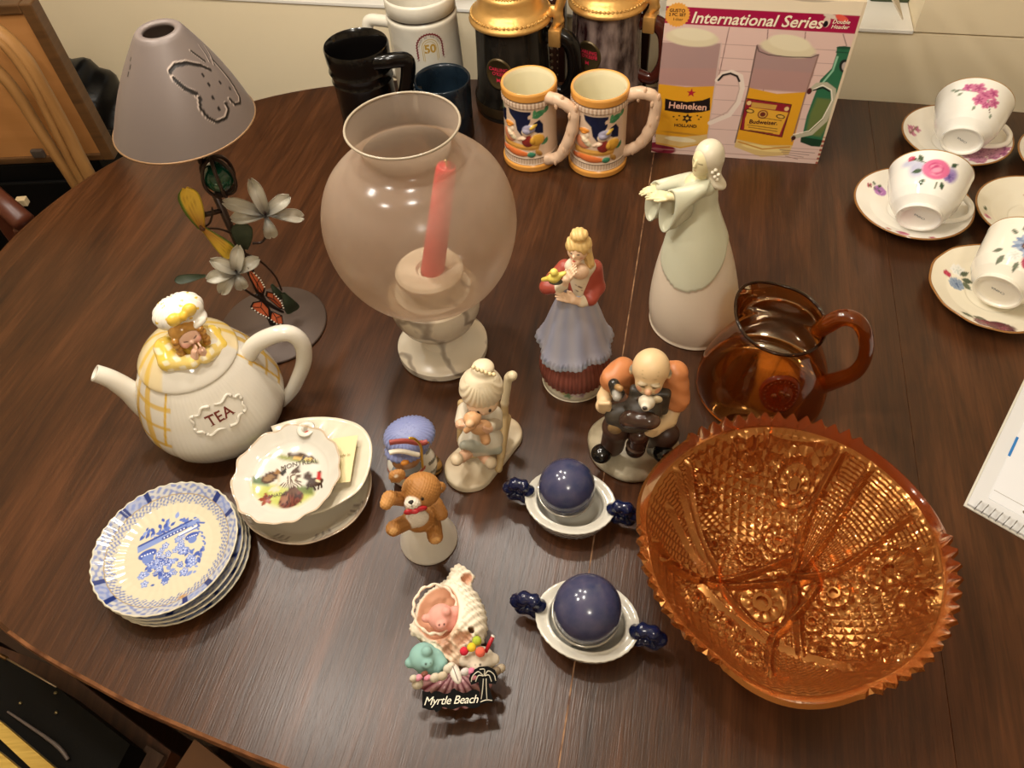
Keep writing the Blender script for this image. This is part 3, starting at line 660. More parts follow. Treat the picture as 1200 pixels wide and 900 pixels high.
# --- lidded steins
goldm = mat('gilt_metal', '#d6a862', 0.42, metal=0.75, bump=(160, 0.25, 0.002)); goldr = mat('relief_gilt', '#d9ae66', 0.42, metal=0.8, bump=(420, 0.9, 0.004))
def stein(px, py, rpx, name, label, glaze, hglaze, badge_th, hx, sym):
    L = Loc(px, py); h = 0.136; r = rpx*mloc(px, py, h)
    t = thing(name, label, 'stein', L, 'lidded beer steins')
    prof = [(0, 0.001), (r*1.08, 0), (r*1.10, 0.006), (r*1.10, 0.024), (r*1.04, 0.030), (r*1.03, 0.036), (r*1.0, 0.06), (r*0.97, 0.10), (r*0.95, h), (r*0.88, h+.001), (0, h)]
    V, F = lathe(prof, 72, cap=False); mesh_obj('body', V, F, glaze, t, flat_angle=50)
    V, F = lathe([(r*1.105, 0.008), (r*1.112, 0.010), (r*1.112, 0.022), (r*1.105, 0.024)], 72, cap=False); mesh_obj('foot_band', V, F, M('#4a3a26', 0.35, metal=0.6), t)
    # lid
    def ripple(T, rr, z, s): return rr*(1+0.006*np.sin(40*T)*((z > h+0.006) & (z < h+0.02))), z
    lp = [(r*0.90, h+.001), (r*1.06, h+0.002), (r*1.09, h+0.006), (r*1.05, h+0.010), (r*0.98, h+0.016), (r*0.86, h+0.022), (r*0.80, h+0.032), (r*0.78, h+0.040), (r*0.70, h+0.045), (r*0.5, h+0.056), (r*0.2, h+0.064), (0.006, h+0.068), (0.009, h+0.076), (0.007, h+0.084), (0, h+0.086)]
    V, F = lathe(lp, 96, ripple, smooth_n=60, cap=False); lid = mesh_obj('lid', V, F, goldm, t)
    for nm_, q, zz_ in (('relief_border', r*1.02, h+0.0125), ('relief_crown', r*0.72, h+0.0445)):
        aa = np.linspace(0, 2*PI, 480, endpoint=False); V, F = tube(np.stack([q*np.cos(aa), q*np.sin(aa), np.full(480, zz_)], 1), .0016+.0008*np.sin(aa*60), 6, closed=True); mesh_obj(nm_, V, F, goldr, lid)
    # handle with thumb lift, on the side hx (angle from the front)
    c, s = math.sin(hx), -math.cos(hx); o2 = lambda q, z, sd=0.0: (c*q-s*sd*0, s*q, z)
    P = [o2(r*0.9, h-0.022), o2(r*1.25, h-0.018), o2(r*1.62, h-0.03), o2(r*1.72, h-0.06), o2(r*1.66, 0.05), o2(r*1.4, 0.03), o2(r*0.95, 0.034)]
    V, F = tube(P, [.009, .010, .0105, .0095, .0085, .008, .008], 12, smooth=40, flat=1.2); mesh_obj('handle', V, F, hglaze, t)
    ph = math.atan2(s, c)
    V, F = box((0, 0, 0), (0.009, 0.0135, 0.0125), 0.002, R=rot('Z', math.degrees(ph))); mesh_obj('hinge_clasp', V+np.array(o2(r*1.22, h-0.018)), F, goldm, t, flat_angle=30)
    pr = [Cap(o2(r*1.2, h-0.006), o2(r*1.28, h+0.012), .005, .006, '#ffffff'), Cap(o2(r*1.28, h+0.012), o2(r*1.12, h+0.02), .006, .005, '#ffffff'), Cap(o2(r*1.25, h+0.012), o2(r*1.42, h+0.045), .006, .007, '#ffffff'), Ell(o2(r*1.44, h+0.052), .009, '#ffffff'), Ell(o2(r*1.33, h+0.004), .006, '#ffffff'), Cap(o2(r*1.15, h+0.016), o2(r*0.98, h+0.010), .005, .006, '#ffffff')]
    sdf('thumb_lift', pr, goldm, t, 0.002)
    # badge
    ob = on_lathe(lambda z: r*(1.03-0.08*z/h), 0.0)
    an = np.linspace(0, 2*PI, 40, endpoint=False); zb = 0.079
    rx, rz_ = 0.0190, 0.0215
    rings = []
    for q, off in ((1.12, -0.0005), (1.06, 0.0022), (0.98, 0.0024), (0.93, 0.0014), (0.0, 0.0016)):
        rings.append(on_lathe(lambda z: r*(1.03-0.08*z/h), off)(badge_th, zb)(q*rx*np.cos(an), q*rz_*np.sin(an)))
    Vb = np.concatenate(rings); Fb = [(k*40+i, k*40+(i+1) % 40, (k+1)*40+(i+1) % 40, (k+1)*40+i) for k in range(4) for i in range(40)]
    bd = mesh_obj('badge', Vb, Fb, M('#4d3f26', 0.3, metal=0.5), t)
    red = M('#c92a45', 0.4)
    ot = on_lathe(lambda z: r*(1.03-0.08*z/h), 0.0020)
    text_obj('badge_lettering', 'CARLING', 0.0072, ot(badge_th-0.0, zb+0.0075), red, bd, bold=0.0001); text_obj('badge_lettering', "O'KEEFE", 0.0072, ot(badge_th+0.06, zb+0.0010), red, bd, bold=0.0001)
    X = np.array([-.003, 0, .003, .003, 0, -.003]); Y = np.array([.0035, .001, .0035, -.0035, -.001, -.0035]); mesh_obj('badge_emblem', ot(badge_th, zb-0.0085)(X, Y), [(0, 1, 4, 5), (1, 2, 3, 4)], red, bd, smooth=False)
    return t
bglz = mat('black_stein_glaze', '#12100d', 0.14, noise=(30, 0.5, '#35302a', (1, 1, .4)))
mglz = mat('maroon_stein_glaze', '#231010', 0.14, noise=(60, 0.9, '#8d7a72', (1, 1, .35)))
stein(604, 121, 45, 'lidded_stein', 'black lidded beer stein with gilt lid and round red-lettered badge', bglz, black_glz, -0.42, 1.25, 0)
stein(708, 104, 43, 'lidded_stein', 'mottled maroon lidded beer stein with gilt lid beside the carton', mglz, mat('maroon_glaze', '#431a12', 0.15), -0.52, 1.30, 0)

# --- figural relief mugs
def relief_mug(px, py, rpx, off, hpts, label):
    L = Loc(px, py); h = 0.121; r = rpx*mloc(px, py, h)
    t = thing('relief_mug', label, 'mug', L, 'relief painted tavern mugs')
    prof = [(r*0.0, 0.0005), (r*0.98, 0), (r*1.05, 0.002), (r*1.06, 0.009), (r*1.0, 0.012), (r*0.985, 0.0125), (r*0.985, 0.020), (r*1.0, 0.022), (r*0.985, 0.024), (r*0.965, 0.055), (r*0.955, 0.085), (r*0.95, 0.098), (r*0.99, 0.100), (r*0.99, 0.1065), (r*0.95, 0.108), (r*0.99, 0.1095), (r*1.0, 0.118), (r*0.97, h), (r*0.9, h-0.001), (r*0.86, h-0.008), (r*0.84, 0.02), (r*0.8, 0.012), (0, 0.010)]
    P = []
    for a, b_ in zip(prof[:-1], prof[1:]):
        n = max(1, int(abs(b_[1]-a[1])/0.0010)) if a[0] > r*0.93 and b_[0] > r*0.93 else 4
        for i in range(n): P.append((a[0]+(b_[0]-a[0])*i/n, a[1]+(b_[1]-a[1])*i/n))
    P.append(prof[-1])
    def paint(p, T, rr, z, s):
        outer = rr > r*0.93
        x = ((T-off+PI) % (2*PI)-PI)*r; p.u = np.where(outer, (x+.004)/1.35, 9.0)
        p.mix((outer & (z > .025) & (z < .098)).astype(float)*0.5, '#caa98c')
        def bg(pts, col='#171d38'): p.poly(pts, col, soft=.0008, h=-0.0006)
        k = 0.001
        bg([(-14*k, 96*k), (13*k, 95*k), (12*k, 80*k), (2*k, 58*k), (-3*k, 66*k), (-5*k, 80*k), (-12*k, 88*k)]); bg([(16*k, 78*k), (22*k, 82*k), (26*k, 74*k), (26*k, 60*k), (19*k, 62*k), (11*k, 70*k)])
        bg([(-30*k, 88*k), (-18*k, 92*k), (-19*k, 72*k), (-31*k, 70*k)])
        for a in (-2.6, -1.9, 1.9, 2.5): bg([((a*r)-8*k, 84*k), ((a*r)+7*k, 88*k), ((a*r)+6*k, 52*k), ((a*r)-6*k, 50*k)])
        for lx, lz, an in ((17, 90, 30), (22, 86, 60), (14, 86, 10), (-24, 90, 160), (30, 90, 80), (24, 48, 100), (27, 42, 70), (-30, 55, 100)): p.leaf(lx*k, lz*k, 11*k, an, '#3f7d52'); p.leaf(lx*k, lz*k, 8*k, an+60, '#4f8c5c')
        for lx, lz, an in ((12, 80, 20), (10, 84, 60), (28, 76, 120)): p.leaf(lx*k, lz*k, 9*k, an, '#d8b79a')
        p.poly([(-26*k, 46*k), (22*k, 44*k), (20*k, 36*k), (-24*k, 36*k)], '#d29a4a', soft=.001, h=.0014)       # table
        p.ell(-14*k, 55*k, 9*k, 10*k, '#d98a64', 20, h=.0022); p.ell(-12*k, 66*k, 5*k, 6*k, '#ecd3b4', h=.0022); p.ell(-13*k, 73*k, 6.5*k, 4*k, '#d98a38', 12, h=.0022); p.ell(-9*k, 57*k, 3.2*k, 8*k, '#e8d8b4', 30, h=.0012); p.ell(-11*k, 59*k, 4*k, 2.6*k, '#ead2b0', h=.0012)
        p.ell(7*k, 64*k, 5*k, 6*k, '#ecd3b4', h=.0022); p.ell(10*k, 69*k, 7.5*k, 6.5*k, '#9c96a8', 30, h=.0024); p.ell(15*k, 73*k, 5*k, 2.6*k, '#d6b04a', 35, h=.0016)
        p.ell(9*k, 51*k, 7*k, 9*k, '#8c2f28', -8, h=.0026); p.ell(19*k, 52*k, 8*k, 9*k, '#d7a03c', 0, h=.0024); p.ell(2*k, 54*k, 6*k, 2.4*k, '#e6c6a8', 35, h=.0014)
        p.ell(-6*k, 31*k, 16*k, 5.5*k, '#d9743c', -6, h=.0020); p.ell(12*k, 29*k, 4.5*k, 4.5*k, '#3f7f62', h=.0020); p.ell(20*k, 31*k, 3*k, 6*k, '#b0803e', 30, h=.0016); p.ell(-22*k, 30*k, 6*k, 4*k, '#c66a40', h=.0016)
        for a in (-2.2, 2.2): p.ell(a*r, 45*k, 8*k, 12*k, '#c98a5a', h=.002); p.ell(a*r, 62*k, 5*k, 6*k, '#ead0b0', h=.002)
        p.u = x
        band = outer & (z > .0985) & (z < .1075); p.mix(band.astype(float)*(0.35+0.35*np.sin(T*46)), '#9a7358'); p.h += band*0.0005*np.sin(T*46)
        b2 = outer & (z > .0125) & (z < .0215); p.mix(b2.astype(float)*(0.3+0.3*np.sin(T*60)), '#a98468'); p.h += b2*0.0004*np.sin(T*60)
        p.mix((outer & (z > .1092)).astype(float), '#dc9a48'); p.mix((z > h-0.0035).astype(float)*0.7, '#dca055'); p.mix((outer & (z < .0115)).astype(float), '#dc9a48')
        for zz_ in (.0118, .0222, .1083): p.mix((outer & (abs(z-zz_) < .0005)).astype(float)*0.8, '#4a3524')
        p.mix((~outer & (z < h-0.002)).astype(float), '#e6dcb8')
    painted_lathe('body', P, 230, len(P), '#e8cfb4', paint, mat('glazed_relief', rough=0.22, attr=True) if not _mc.get('rel') else _mc['rel'], t, smooth=False, cap=False)
    Pp = [L(x, y, yy) for x, y, yy in hpts]; n = 60
    rad = np.array([.0078, .0075, .0068, .0072, .0075, .0068, .0078]); rad = np.interp(np.linspace(0, 1, n), np.linspace(0, 1, len(rad)), rad)*(1+0.035*np.sin(np.arange(n)*0.9))
    V, F = tube(spline(Pp, n), rad, 14, flat=1.15); V = V+0.0004*np.sin(V*900)
    mesh_obj('handle', V, F, M('#d9b89a', 0.3), t)
    kn = []
    for i in range(1, len(Pp)-1):
        for sgn in (-1, 1): kn.append(ball(Pp[i]+np.array([0.004*sgn, -0.0045, 0.005*sgn]), (.0026, .0024, .006), 10, 7))
    V, F = join(kn); mesh_obj('handle_relief', V, F, M('#d9b493', 0.3), t)
relief_mug(623, 183, 33.5, -0.32, [(641, 114, -.026), (655, 118, -.036), (671, 130, -.043), (671, 150, -.044), (664, 170, -.042), (654, 184, -.038), (640, 186, -.03)], 'painted relief tavern mug with its handle turned toward the candle lamp')
relief_mug(700, 189, 35, 0.0, [(735, 112, -.006), (752, 109, -.010), (768, 116, -.012), (766, 140, -.012), (757, 160, -.012), (745, 172, -.010), (728, 178, -.008)], 'painted relief tavern mug with its handle against the printed carton')

# --- printed carton
bl = gp(763, 178); brr = gp(958, 192); bw = float(np.linalg.norm(brr-bl)); bdir = (brr-bl)/bw; brz = math.atan2(bdir[1], bdir[0]); bh = 0.2265; bdp = 0.125
cb_ = empty('printed_carton', ((bl[0]+brr[0])/2, (bl[1]+brr[1])/2, TZ), brz); tag(cb_, 'printed cardboard carton picturing two beer mugs and a green bottle', 'carton')
def bpx(px, py):
    v = CR @ np.array([px-600, py-450, FPX]); n = np.array([-bdir[1], bdir[0]]); t = (bl[:2]@n)/(v[:2]@n); q = v*t
    return float((q[:2]-bl[:2])@bdir[:2])-bw/2, float(CH+q[2])
def bz(zx, zy): return bpx(740+zx/3.75, zy/3.75)
def BP(*pts): return [bz(*p) for p in pts]
nx, nz = 330, 320
U, Wv = np.meshgrid(np.linspace(-bw/2, bw/2, nx), np.linspace(0, bh, nz), indexing='ij'); U = U.ravel(); Wv = Wv.ravel()
p = Paint(U, Wv, '#dcbcb2'); k1 = 0.0005
p.mix(np.clip((0.10-Wv)/0.12, 0, 1)*0.35, '#e3d2c6')
for zy in (185, 245, 300, 365, 430, 495, 560, 625): p.line(BP((60, zy-10), (1060, zy+45)), 0.0004, '#b08f88', soft=.0005)
for a, c in (((430, 120), (385, 330)), ((600, 130), (560, 640)), ((765, 140), (740, 400)), ((930, 150), (945, 200))): p.line(BP(a, c), 0.0006, '#8f6f6a', soft=.0005)
p.poly(BP((100, 25), (1100, 74), (1100, -60), (100, -60)), '#e6d6bb', soft=.0006)
p.ell(*bz(800, -12), 0.030, 0.0055, '#b9aa94')
p.poly(BP((100, 23), (1100, 74), (1100, 155), (100, 98)), '#a01242', soft=.0006)
sb = bz(202, 65); P = []
for i in range(48): a = 2*PI*i/48; q = 0.0142 if i % 2 else 0.0158; P.append((sb[0]+q*math.cos(a), sb[1]+q*math.sin(a)))
p.poly(P, '#e3a043', soft=.0004)
p.ell(*bz(130, 650), 0.021, 0.009, '#7e1e34', -8); p.ell(*bz(115, 655), 0.008, 0.003, '#a04858', -8)
def mugp(top, mid, beer, base, foam):
    p.poly(BP(*top), '#a98a86', soft=.001); p.poly(BP(*mid), '#b08a84', soft=.003)
    p.poly(BP(*beer), '#dfa024', soft=.0008); p.poly(BP(*base), '#d8b878', soft=.001)
mugp([(133, 185), (397, 190), (378, 330), (120, 320)], [(120, 300), (383, 300), (366, 385), (117, 372)], [(117, 368), (240, 382), (367, 378), (338, 590), (215, 605), (104, 590)], [(104, 588), (215, 603), (338, 590), (325, 632), (215, 652), (108, 632)], None)
p.line(BP((135, 190), (117, 372), (104, 600)), .0008, '#8d6e68', soft=.0006); p.line(BP((395, 190), (366, 385), (335, 600)), .0008, '#cdb4aa', soft=.0006)
p.ell(*bz(215, 612), 0.022, 0.004, '#e8d9b2', -3); p.ell(*bz(215, 585), 0.024, 0.0016, '#b98328', -3, soft=.001); p.line(BP((110, 628), (215, 648), (325, 628)), .001, '#d9a23a', soft=.0008)
p.ell(*bz(266, 166), 0.0335, 0.0115, '#dccfae', -3, soft=.002); p.ell(*bz(270, 150), 0.026, 0.008, '#e4d9ba', -3, soft=.002)
P = []; c = bz(263, 408)
for i in range(10): a = PI/2+2*PI*i/10; q = 0.0068 if i % 2 == 0 else 0.0027; P.append((c[0]+q*math.cos(a), c[1]+q*math.sin(a)))
p.poly(P, '#b01734', soft=.0003)
p.poly(BP((148, 432), (180, 440), (245, 447), (312, 440), (346, 428), (345, 484), (312, 492), (245, 497), (180, 490), (146, 484)), '#1a1013', soft=.0005)
for zx, zy in ((185, 512), (210, 508), (200, 525), (290, 508), (305, 514), (296, 524)): p.ell(*bz(zx, zy), .0014, .0011, '#3a2412')
c = bz(245, 520)
for i in range(6): p.leaf(c[0], c[1], .0075, 30+60*i, '#2a1a16')
p.ell(c[0], c[1], .0022, .0022, '#d9a43a')
p.line(BP((378, 352), (400, 326), (440, 316), (480, 335), (488, 385), (470, 450), (430, 505), (345, 540)), .0032, '#e7d6c9', soft=.0006); p.line(BP((388, 352), (408, 334), (440, 328), (468, 342), (474, 390), (458, 445), (420, 492), (350, 526)), .0008, '#c3a69a', soft=.0005)
p.line(BP((382, 352), (402, 330), (435, 322), (464, 334), (474, 356)), .0014, '#1c1414', soft=.0005)
# bottle and second mug
p.poly(BP((903, 205), (966, 208), (962, 235), (975, 260), (940, 400), (900, 520), (828, 642), (790, 640), (745, 622), (770, 510), (815, 390), (830, 350), (880, 300), (900, 240)), '#2c6848', soft=.0008)
p.poly(BP((815, 430), (905, 440), (870, 540), (830, 600), (765, 590), (785, 500)), '#66743f', soft=.004); p.line(BP((905, 250), (885, 310), (835, 370)), .0012, '#8fc0a0', soft=.0008)
p.ell(*bz(935, 210), .009, .0022, '#1f4a34'); p.line(BP((900, 228), (960, 232)), .0008, '#1d4a33'); p.ell(*bz(935, 290), .006, .009, '#15201c', 20); p.ell(*bz(938, 292), .0036, .006, '#b7a9a0', 20)
p.poly(BP((745, 600), (840, 615), (828, 645), (790, 642), (742, 624)), '#173a26', soft=.0008)
mugp([(552, 195), (822, 238), (795, 340), (530, 320)], [(535, 300), (800, 320), (768, 408), (514, 390)], [(514, 384), (640, 412), (768, 404), (708, 640), (580, 640), (458, 612)], [(458, 610), (580, 638), (708, 638), (690, 680), (570, 690), (452, 645)], None)
p.line(BP((552, 200), (514, 390), (455, 625)), .0009, '#6d5650', soft=.0006); p.line(BP((822, 240), (768, 405), (705, 620)), .0009, '#8d6e64', soft=.0006)
p.ell(*bz(688, 212), 0.0345, 0.0115, '#dccfae', -7, soft=.002); p.ell(*bz(695, 188), 0.026, 0.010, '#e4d9ba', -8, soft=.002)
p.line(BP((553, 205), (560, 225), (600, 240), (690, 250), (790, 252), (822, 240)), .0007, '#5d4a46', soft=.0005)
p.ell(*bz(575, 650), 0.028, 0.0045, '#e9d08c', -6); p.line(BP((470, 622), (575, 655), (695, 645)), .001, '#c98a28', soft=.0008)
p.poly(BP((508, 430), (706, 458), (662, 604), (476, 570)), '#8e1f2c', soft=.0006)
p.poly(BP((518, 470), (690, 494), (650, 592), (495, 568), (500, 520)), '#dfa838', soft=.0006); p.poly(BP((530, 448), (640, 462), (632, 482), (526, 470)), '#c99a48', soft=.0006)
p.ell(*bz(577, 502), .0068, .0065, '#7a3a20'); p.ell(*bz(577, 502), .0052, .005, '#d0a050'); p.ell(*bz(577, 502), .0036, .0034, '#6a2a1c')
for zx, zy in ((520, 487), (655, 512)): p.ell(*bz(zx, zy), .006, .0032, '#2c1a16', -10); p.ell(*bz(zx, zy), .0045, .002, '#dcae50', -10)
p.line(BP((505, 432), (703, 460), (660, 602), (478, 568), (505, 432)), .0005, '#3a1a14', soft=.0004)
p.line(BP((560, 515), (660, 530)), .0004, '#3a1a14', soft=.0003)
for zx, zy in ((517, 452), (682, 478)): p.ell(*bz(zx, zy), .003, .0032, '#e3c284')
for i, (a, c) in enumerate((((510, 548), (640, 566)), ((515, 558), (640, 577)), ((520, 572), (620, 586)))): p.line(BP(a, c), .0005, '#5a3a1c', soft=.0009)
p.line(BP((790, 395), (815, 372), (855, 370), (888, 395), (888, 450), (850, 530), (790, 585), (710, 603)), .0030, '#b8b29a', soft=.0008); p.line(BP((800, 392), (840, 374), (878, 395), (882, 440), (840, 520), (780, 575), (712, 590)), .0007, '#f0e8d8', soft=.0004)
p.line(BP((800, 396), (842, 384), (870, 400)), .0011, '#15130f', soft=.0005); p.ell(*bz(712, 606), .003, .0035, '#3a1a14'); p.ell(*bz(782, 400), .003, .0045, '#4a1c1c')
for i in range(4): p.line(BP((652+8*i, 658+9*i), (805-25*i, 672+9*i)), .0004, '#7d5f58', soft=.0008)
p.line(BP((60, 650), (820, 700)), .0005, '#b78f84', soft=.0005)
# logo head
p.ell(*bz(858, 95), .0042, .007, '#d8c0ae', 0); p.ell(*bz(853, 105), .0028, .004, '#1a1216'); p.ell(*bz(880, 72), .010, .0025, '#d8c8b4', -12); p.ell(*bz(925, 80), .0085, .0035, '#e05a48', -22)
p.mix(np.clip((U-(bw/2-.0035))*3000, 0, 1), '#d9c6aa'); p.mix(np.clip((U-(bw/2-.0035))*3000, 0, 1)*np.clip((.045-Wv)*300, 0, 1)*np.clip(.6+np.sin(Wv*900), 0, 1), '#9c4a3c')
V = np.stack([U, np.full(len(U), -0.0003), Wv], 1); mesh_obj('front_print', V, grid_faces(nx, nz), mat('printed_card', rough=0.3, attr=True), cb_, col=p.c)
card = M('#d8c6a8', 0.6)
V, F = box((0, bdp/2, bh/2), (bw/2, bdp/2, bh/2)); mesh_obj('carton_body', V, F, card, cb_, smooth=False)
cream = M('#efe3c8', 0.4); dkp = M('#3a1c14', 0.5)
def btext(body, zx, zy, size, m, **k):
    x0, z0 = bz(zx, zy); text_obj('print_lettering', body, size, lambda x, y: np.stack([x0+x, np.full(len(x), -0.0006), z0+y-0.0*x], 1), m, cb_, **k)
btext('International Series', 548, 90, 0.0202, cream, shear=0.22, bold=0.00035)
btext('Double', 922, 96, 0.0068, cream, shear=0.2, bold=0.0001); btext('Header', 916, 118, 0.0068, cream, shear=0.2, bold=0.0001)
btext('GUSTO', 202, 46, 0.0058, dkp, bold=0.0001); btext('2 PC. SET', 202, 64, 0.0052, dkp, bold=0.0001); btext('1-liter', 204, 84, 0.0052, dkp)
btext('Heineken', 247, 467, 0.0135, M('#e0b09a', 0.4), bold=0.0003); btext('HOLLAND', 237, 552, 0.0066, M('#4a2a14', 0.5), bold=0.0002)
btext('Budweiser.', 580, 537, 0.0085, M('#4a1c1c', 0.5), bold=0.0002)
# flap hanging off the side edge of the open top
V, F = box((0.028, 0, 0), (0.030, bdp/2-0.01, 0.0008), R=rot('Y', 50)); mesh_obj('side_flap', V+np.array([bw/2+0.001, bdp/2, bh-0.001]), F, M('#cfc3ae', 0.6), cb_, smooth=False)

# --- teacups on their sides and saucers
def saucer(px, py, r, label, paint, z=0.0, rim='#9a6a3a', rot_=0, base='#f8f3e8', flute=0.0, o=None, group='china saucers at the table end'):
    L = Loc(px, py, rot_, o=(gp(px, py, 0.017)-np.array([0, 0, 0.017]) if o is None else o))
    prof = [(0, 0.0035), (r*0.34, 0.0035), (r*0.37, 0.001), (r*0.42, 0.0), (r*0.45, 0.0035), (r*0.7, 0.0085), (r*0.95, 0.0165), (r, 0.0185), (r*0.985, 0.0198), (r*0.93, 0.0180), (r*0.7, 0.0110), (r*0.48, 0.0065), (r*0.40, 0.0052), (r*0.38, 0.0045), (0, 0.0045)]
    P = []
    for i, (a, b_) in enumerate(zip(prof[:-1], prof[1:])):
        n = 14 if i >= 8 else 3
        for q in range(n): P.append((a[0]+(b_[0]-a[0])*q/n, a[1]+(b_[1]-a[1])*q/n))
    P.append(prof[-1])
    def pf(p, T, rr, zz_, s):
        up = s > 0.26
        p.u = np.where(up, rr*np.sin(T)/r, 9); p.v = np.where(up, -rr*np.cos(T)/r, 9)
        if paint: paint(p)
        p.mix(((rr > r*0.965)).astype(float), rim)
    fn = (lambda T, rr, zz_, s: (rr*(1+flute*np.cos(12*T)*(rr/r)**4), zz_)) if flute else None
    o_ = painted_lathe('saucer', P, 128, len(P), base, pf, PORC, None, fn, smooth=False, cap=False)
    o_.location = L.loc(); o_.rotation_euler = (0, 0, L.rz); return tag(o_, label, 'saucer', group)
def s_blossom(p):
    for x, y in ((-0.80, -0.1), (-0.74, -0.24), (-0.70, -0.02)): p.flower(x, y, 0.09, '#d48aa8', '#a84a78', 5, 20)
    p.line([(-0.78, -0.3), (-0.72, 0.06)], .012, '#7a6450')
    for i in range(26): a = random.uniform(-0.9, 0.1); q = random.uniform(0.5, 0.9); p.flower(q*math.cos(a), q*math.sin(a), 0.11, '#c477a0', '#8f4a7c', 5, random.random()*90)
def s_rose(p):
    p.rose(-0.6, 0.22, 0.12, ('#b77cc0', '#8a4f9a', '#d8a0d0')); p.rose(-0.80, 0.20, 0.05, ('#b0405a', '#d06a80')); p.leaf(-0.72, 0.26, 0.1, 120, '#4c5a3e'); p.leaf(-0.66, 0.28, 0.1, 60, '#4c5a3e'); p.line([(-0.8, 0.2), (-0.6, 0.22)], .01, '#5a6a48')
    p.rose(0.05, -0.86, 0.10, ('#d06a90', '#b0406a')); p.rose(-0.2, -0.86, 0.05, ('#c08a6a', '#d06a80')); p.rose(0.5, -0.78, 0.05, ('#b0405a', '#d06a80'))
def s_daisy(p):
    p.flower(-0.62, 0.16, 0.12, '#f2f0ea', '#cfd6cf', 7, 0); p.flower(-0.52, -0.12, 0.13, '#8fa0b8', '#5a6e90', 9); p.rose(-0.72, -0.04, 0.07, ('#b02a48', '#d04a68')); p.leaf(-0.5, 0.05, 0.2, 20, '#55604c'); p.leaf(-0.55, 0.1, 0.18, 60, '#55604c'); p.leaf(-0.46, 0.02, 0.2, -30, '#66705a')
    p.rose(0.35, -0.78, 0.2, ('#5a1a30', '#7a2a44', '#8a3a54')); p.rose(0.1, -0.82, 0.14, ('#6a2038', '#8f3a54')); p.leaf(-0.05, -0.78, 0.2, 190, '#55604c'); p.leaf(0.12, -0.68, 0.2, 200, '#6d6a5a')
def s_bud(p):
    p.rose(-0.25, 0.55, 0.07, ('#a82840', '#c84a60')); p.leaf(-0.2, 0.6, 0.15, 20, '#4c5a3e'); p.leaf(-0.72, -0.42, 0.14, 100, '#4c5a3e'); p.rose(-0.62, -0.58, 0.07, ('#d06a90', '#b0406a'))
S1 = saucer(1121, 158, 0.0735, 'white saucer with pink blossom sprays and gold rim nearest the carton', s_blossom)
S2 = saucer(1070, 238, 0.0735, 'white saucer with pink rosebuds and gold rim under the rose teacup', s_rose)
S3 = saucer(1167, 337, 0.0735, 'ivory scalloped saucer with blue daisies and dark roses', s_daisy, flute=0.006, base='#efe7d2')
S4 = saucer(1214, 248, 0.0715, 'ivory saucer with small red rosebuds and no cup', s_bud, base='#efe8d4')
S5 = saucer(1262, 184, 0.0735, 'white saucer with pink edge flowers behind the empty ivory saucer', s_blossom, base='#eeeae0')
def teacup(foot, mouth, hand, label, paint, base='#fbf8f0', rm=0.0485, ht=0.066, inner=None, sc=1.0, floorz=0.012):
    rf = 0.0262*sc; rm *= sc; ht *= sc
    tilt = math.atan2(rm-rf, ht)
    F0 = gp(*foot, floorz+rf); M0 = gp(*mouth, floorz+rm); az = (M0-F0)[:2]; az /= np.linalg.norm(az)
    ax = np.array([az[0]*math.cos(tilt), az[1]*math.cos(tilt), math.sin(tilt)])
    F0[2] = floorz+rf*math.cos(tilt)+0.001
    hd = np.array(hand, float); hd -= ax*(hd@ax); hd /= np.linalg.norm(hd)
    Rm = np.stack([hd, np.cross(ax, hd), ax], 1)
    t = empty('teacup'); m4 = Matrix([list(q) for q in Rm]).to_4x4(); m4.translation = (F0[0], F0[1], F0[2]+TZ); t.matrix_world = m4
    tag(t, label, 'teacup', 'teacups lying on their saucers')
    prof = [(0, 0.003), (rf*0.86, 0.003), (rf*0.9, 0.0003), (rf, 0.0), (rf*0.97, 0.005), (rf*1.06, 0.0075), (rf*1.28, 0.013), (rf*1.50, 0.024), (rm*0.92, 0.044), (rm*0.985, ht-0.003), (rm, ht), (rm*0.97, ht), (rm*0.9, 0.044), (rf*1.44, 0.023), (rf*1.2, 0.013), (0, 0.009)]
    P = []
    for i, (a, b_) in enumerate(zip(prof[:-1], prof[1:])):
        n = 16 if 5 <= i < 10 else 4
        for q in range(n): P.append((a[0]+(b_[0]-a[0])*q/n, a[1]+(b_[1]-a[1])*q/n))
    P.append(prof[-1])
    # which azimuth of the cup looks up toward the camera
    toc = np.array([0, 0, CH])-np.array([F0[0], F0[1], F0[2]]); lc = Rm.T@toc; th_c = math.atan2(lc[0], -lc[1])
    def pf(p, T, rr, z, s):
        out = (s < 0.72)
        p.u = np.where(out, ((T-th_c+PI) % (2*PI)-PI)*0.036*sc, 9); p.v = np.where(out, z*0.91, 9)
        if paint: paint(p)
        p.mix((z > ht-0.0012).astype(float), '#b08a58')
    painted_lathe('bowl', P, 150, len(P), base, pf, PORC, t, smooth=False, cap=False)
    P = [(rm*0.93, 0, ht-0.012), (rm*1.12, 0, ht-0.006), (rm*1.36, 0, ht-0.012), (rm*1.36, 0, ht-0.026), (rm*1.08, 0, ht-0.040), (rf*1.25, 0, 0.014)]
    V, F = tube(P, [.0032, .0036, .0034, .003, .003, .003], 10, smooth=32, flat=1.2); mesh_obj('handle', V, F, M(base, 0.10, coat=0.3), t)
    th_l = math.degrees(th_c)
    # maker's mark under the foot
    Vt, Ft = text_shape('CHINA', 0.005); mesh_obj('maker_mark', np.stack([-Vt[:, 0], Vt[:, 1], np.full(len(Vt), 0.0027)], 1), Ft, M('#6a7078', 0.5), t, smooth=False)
    return t
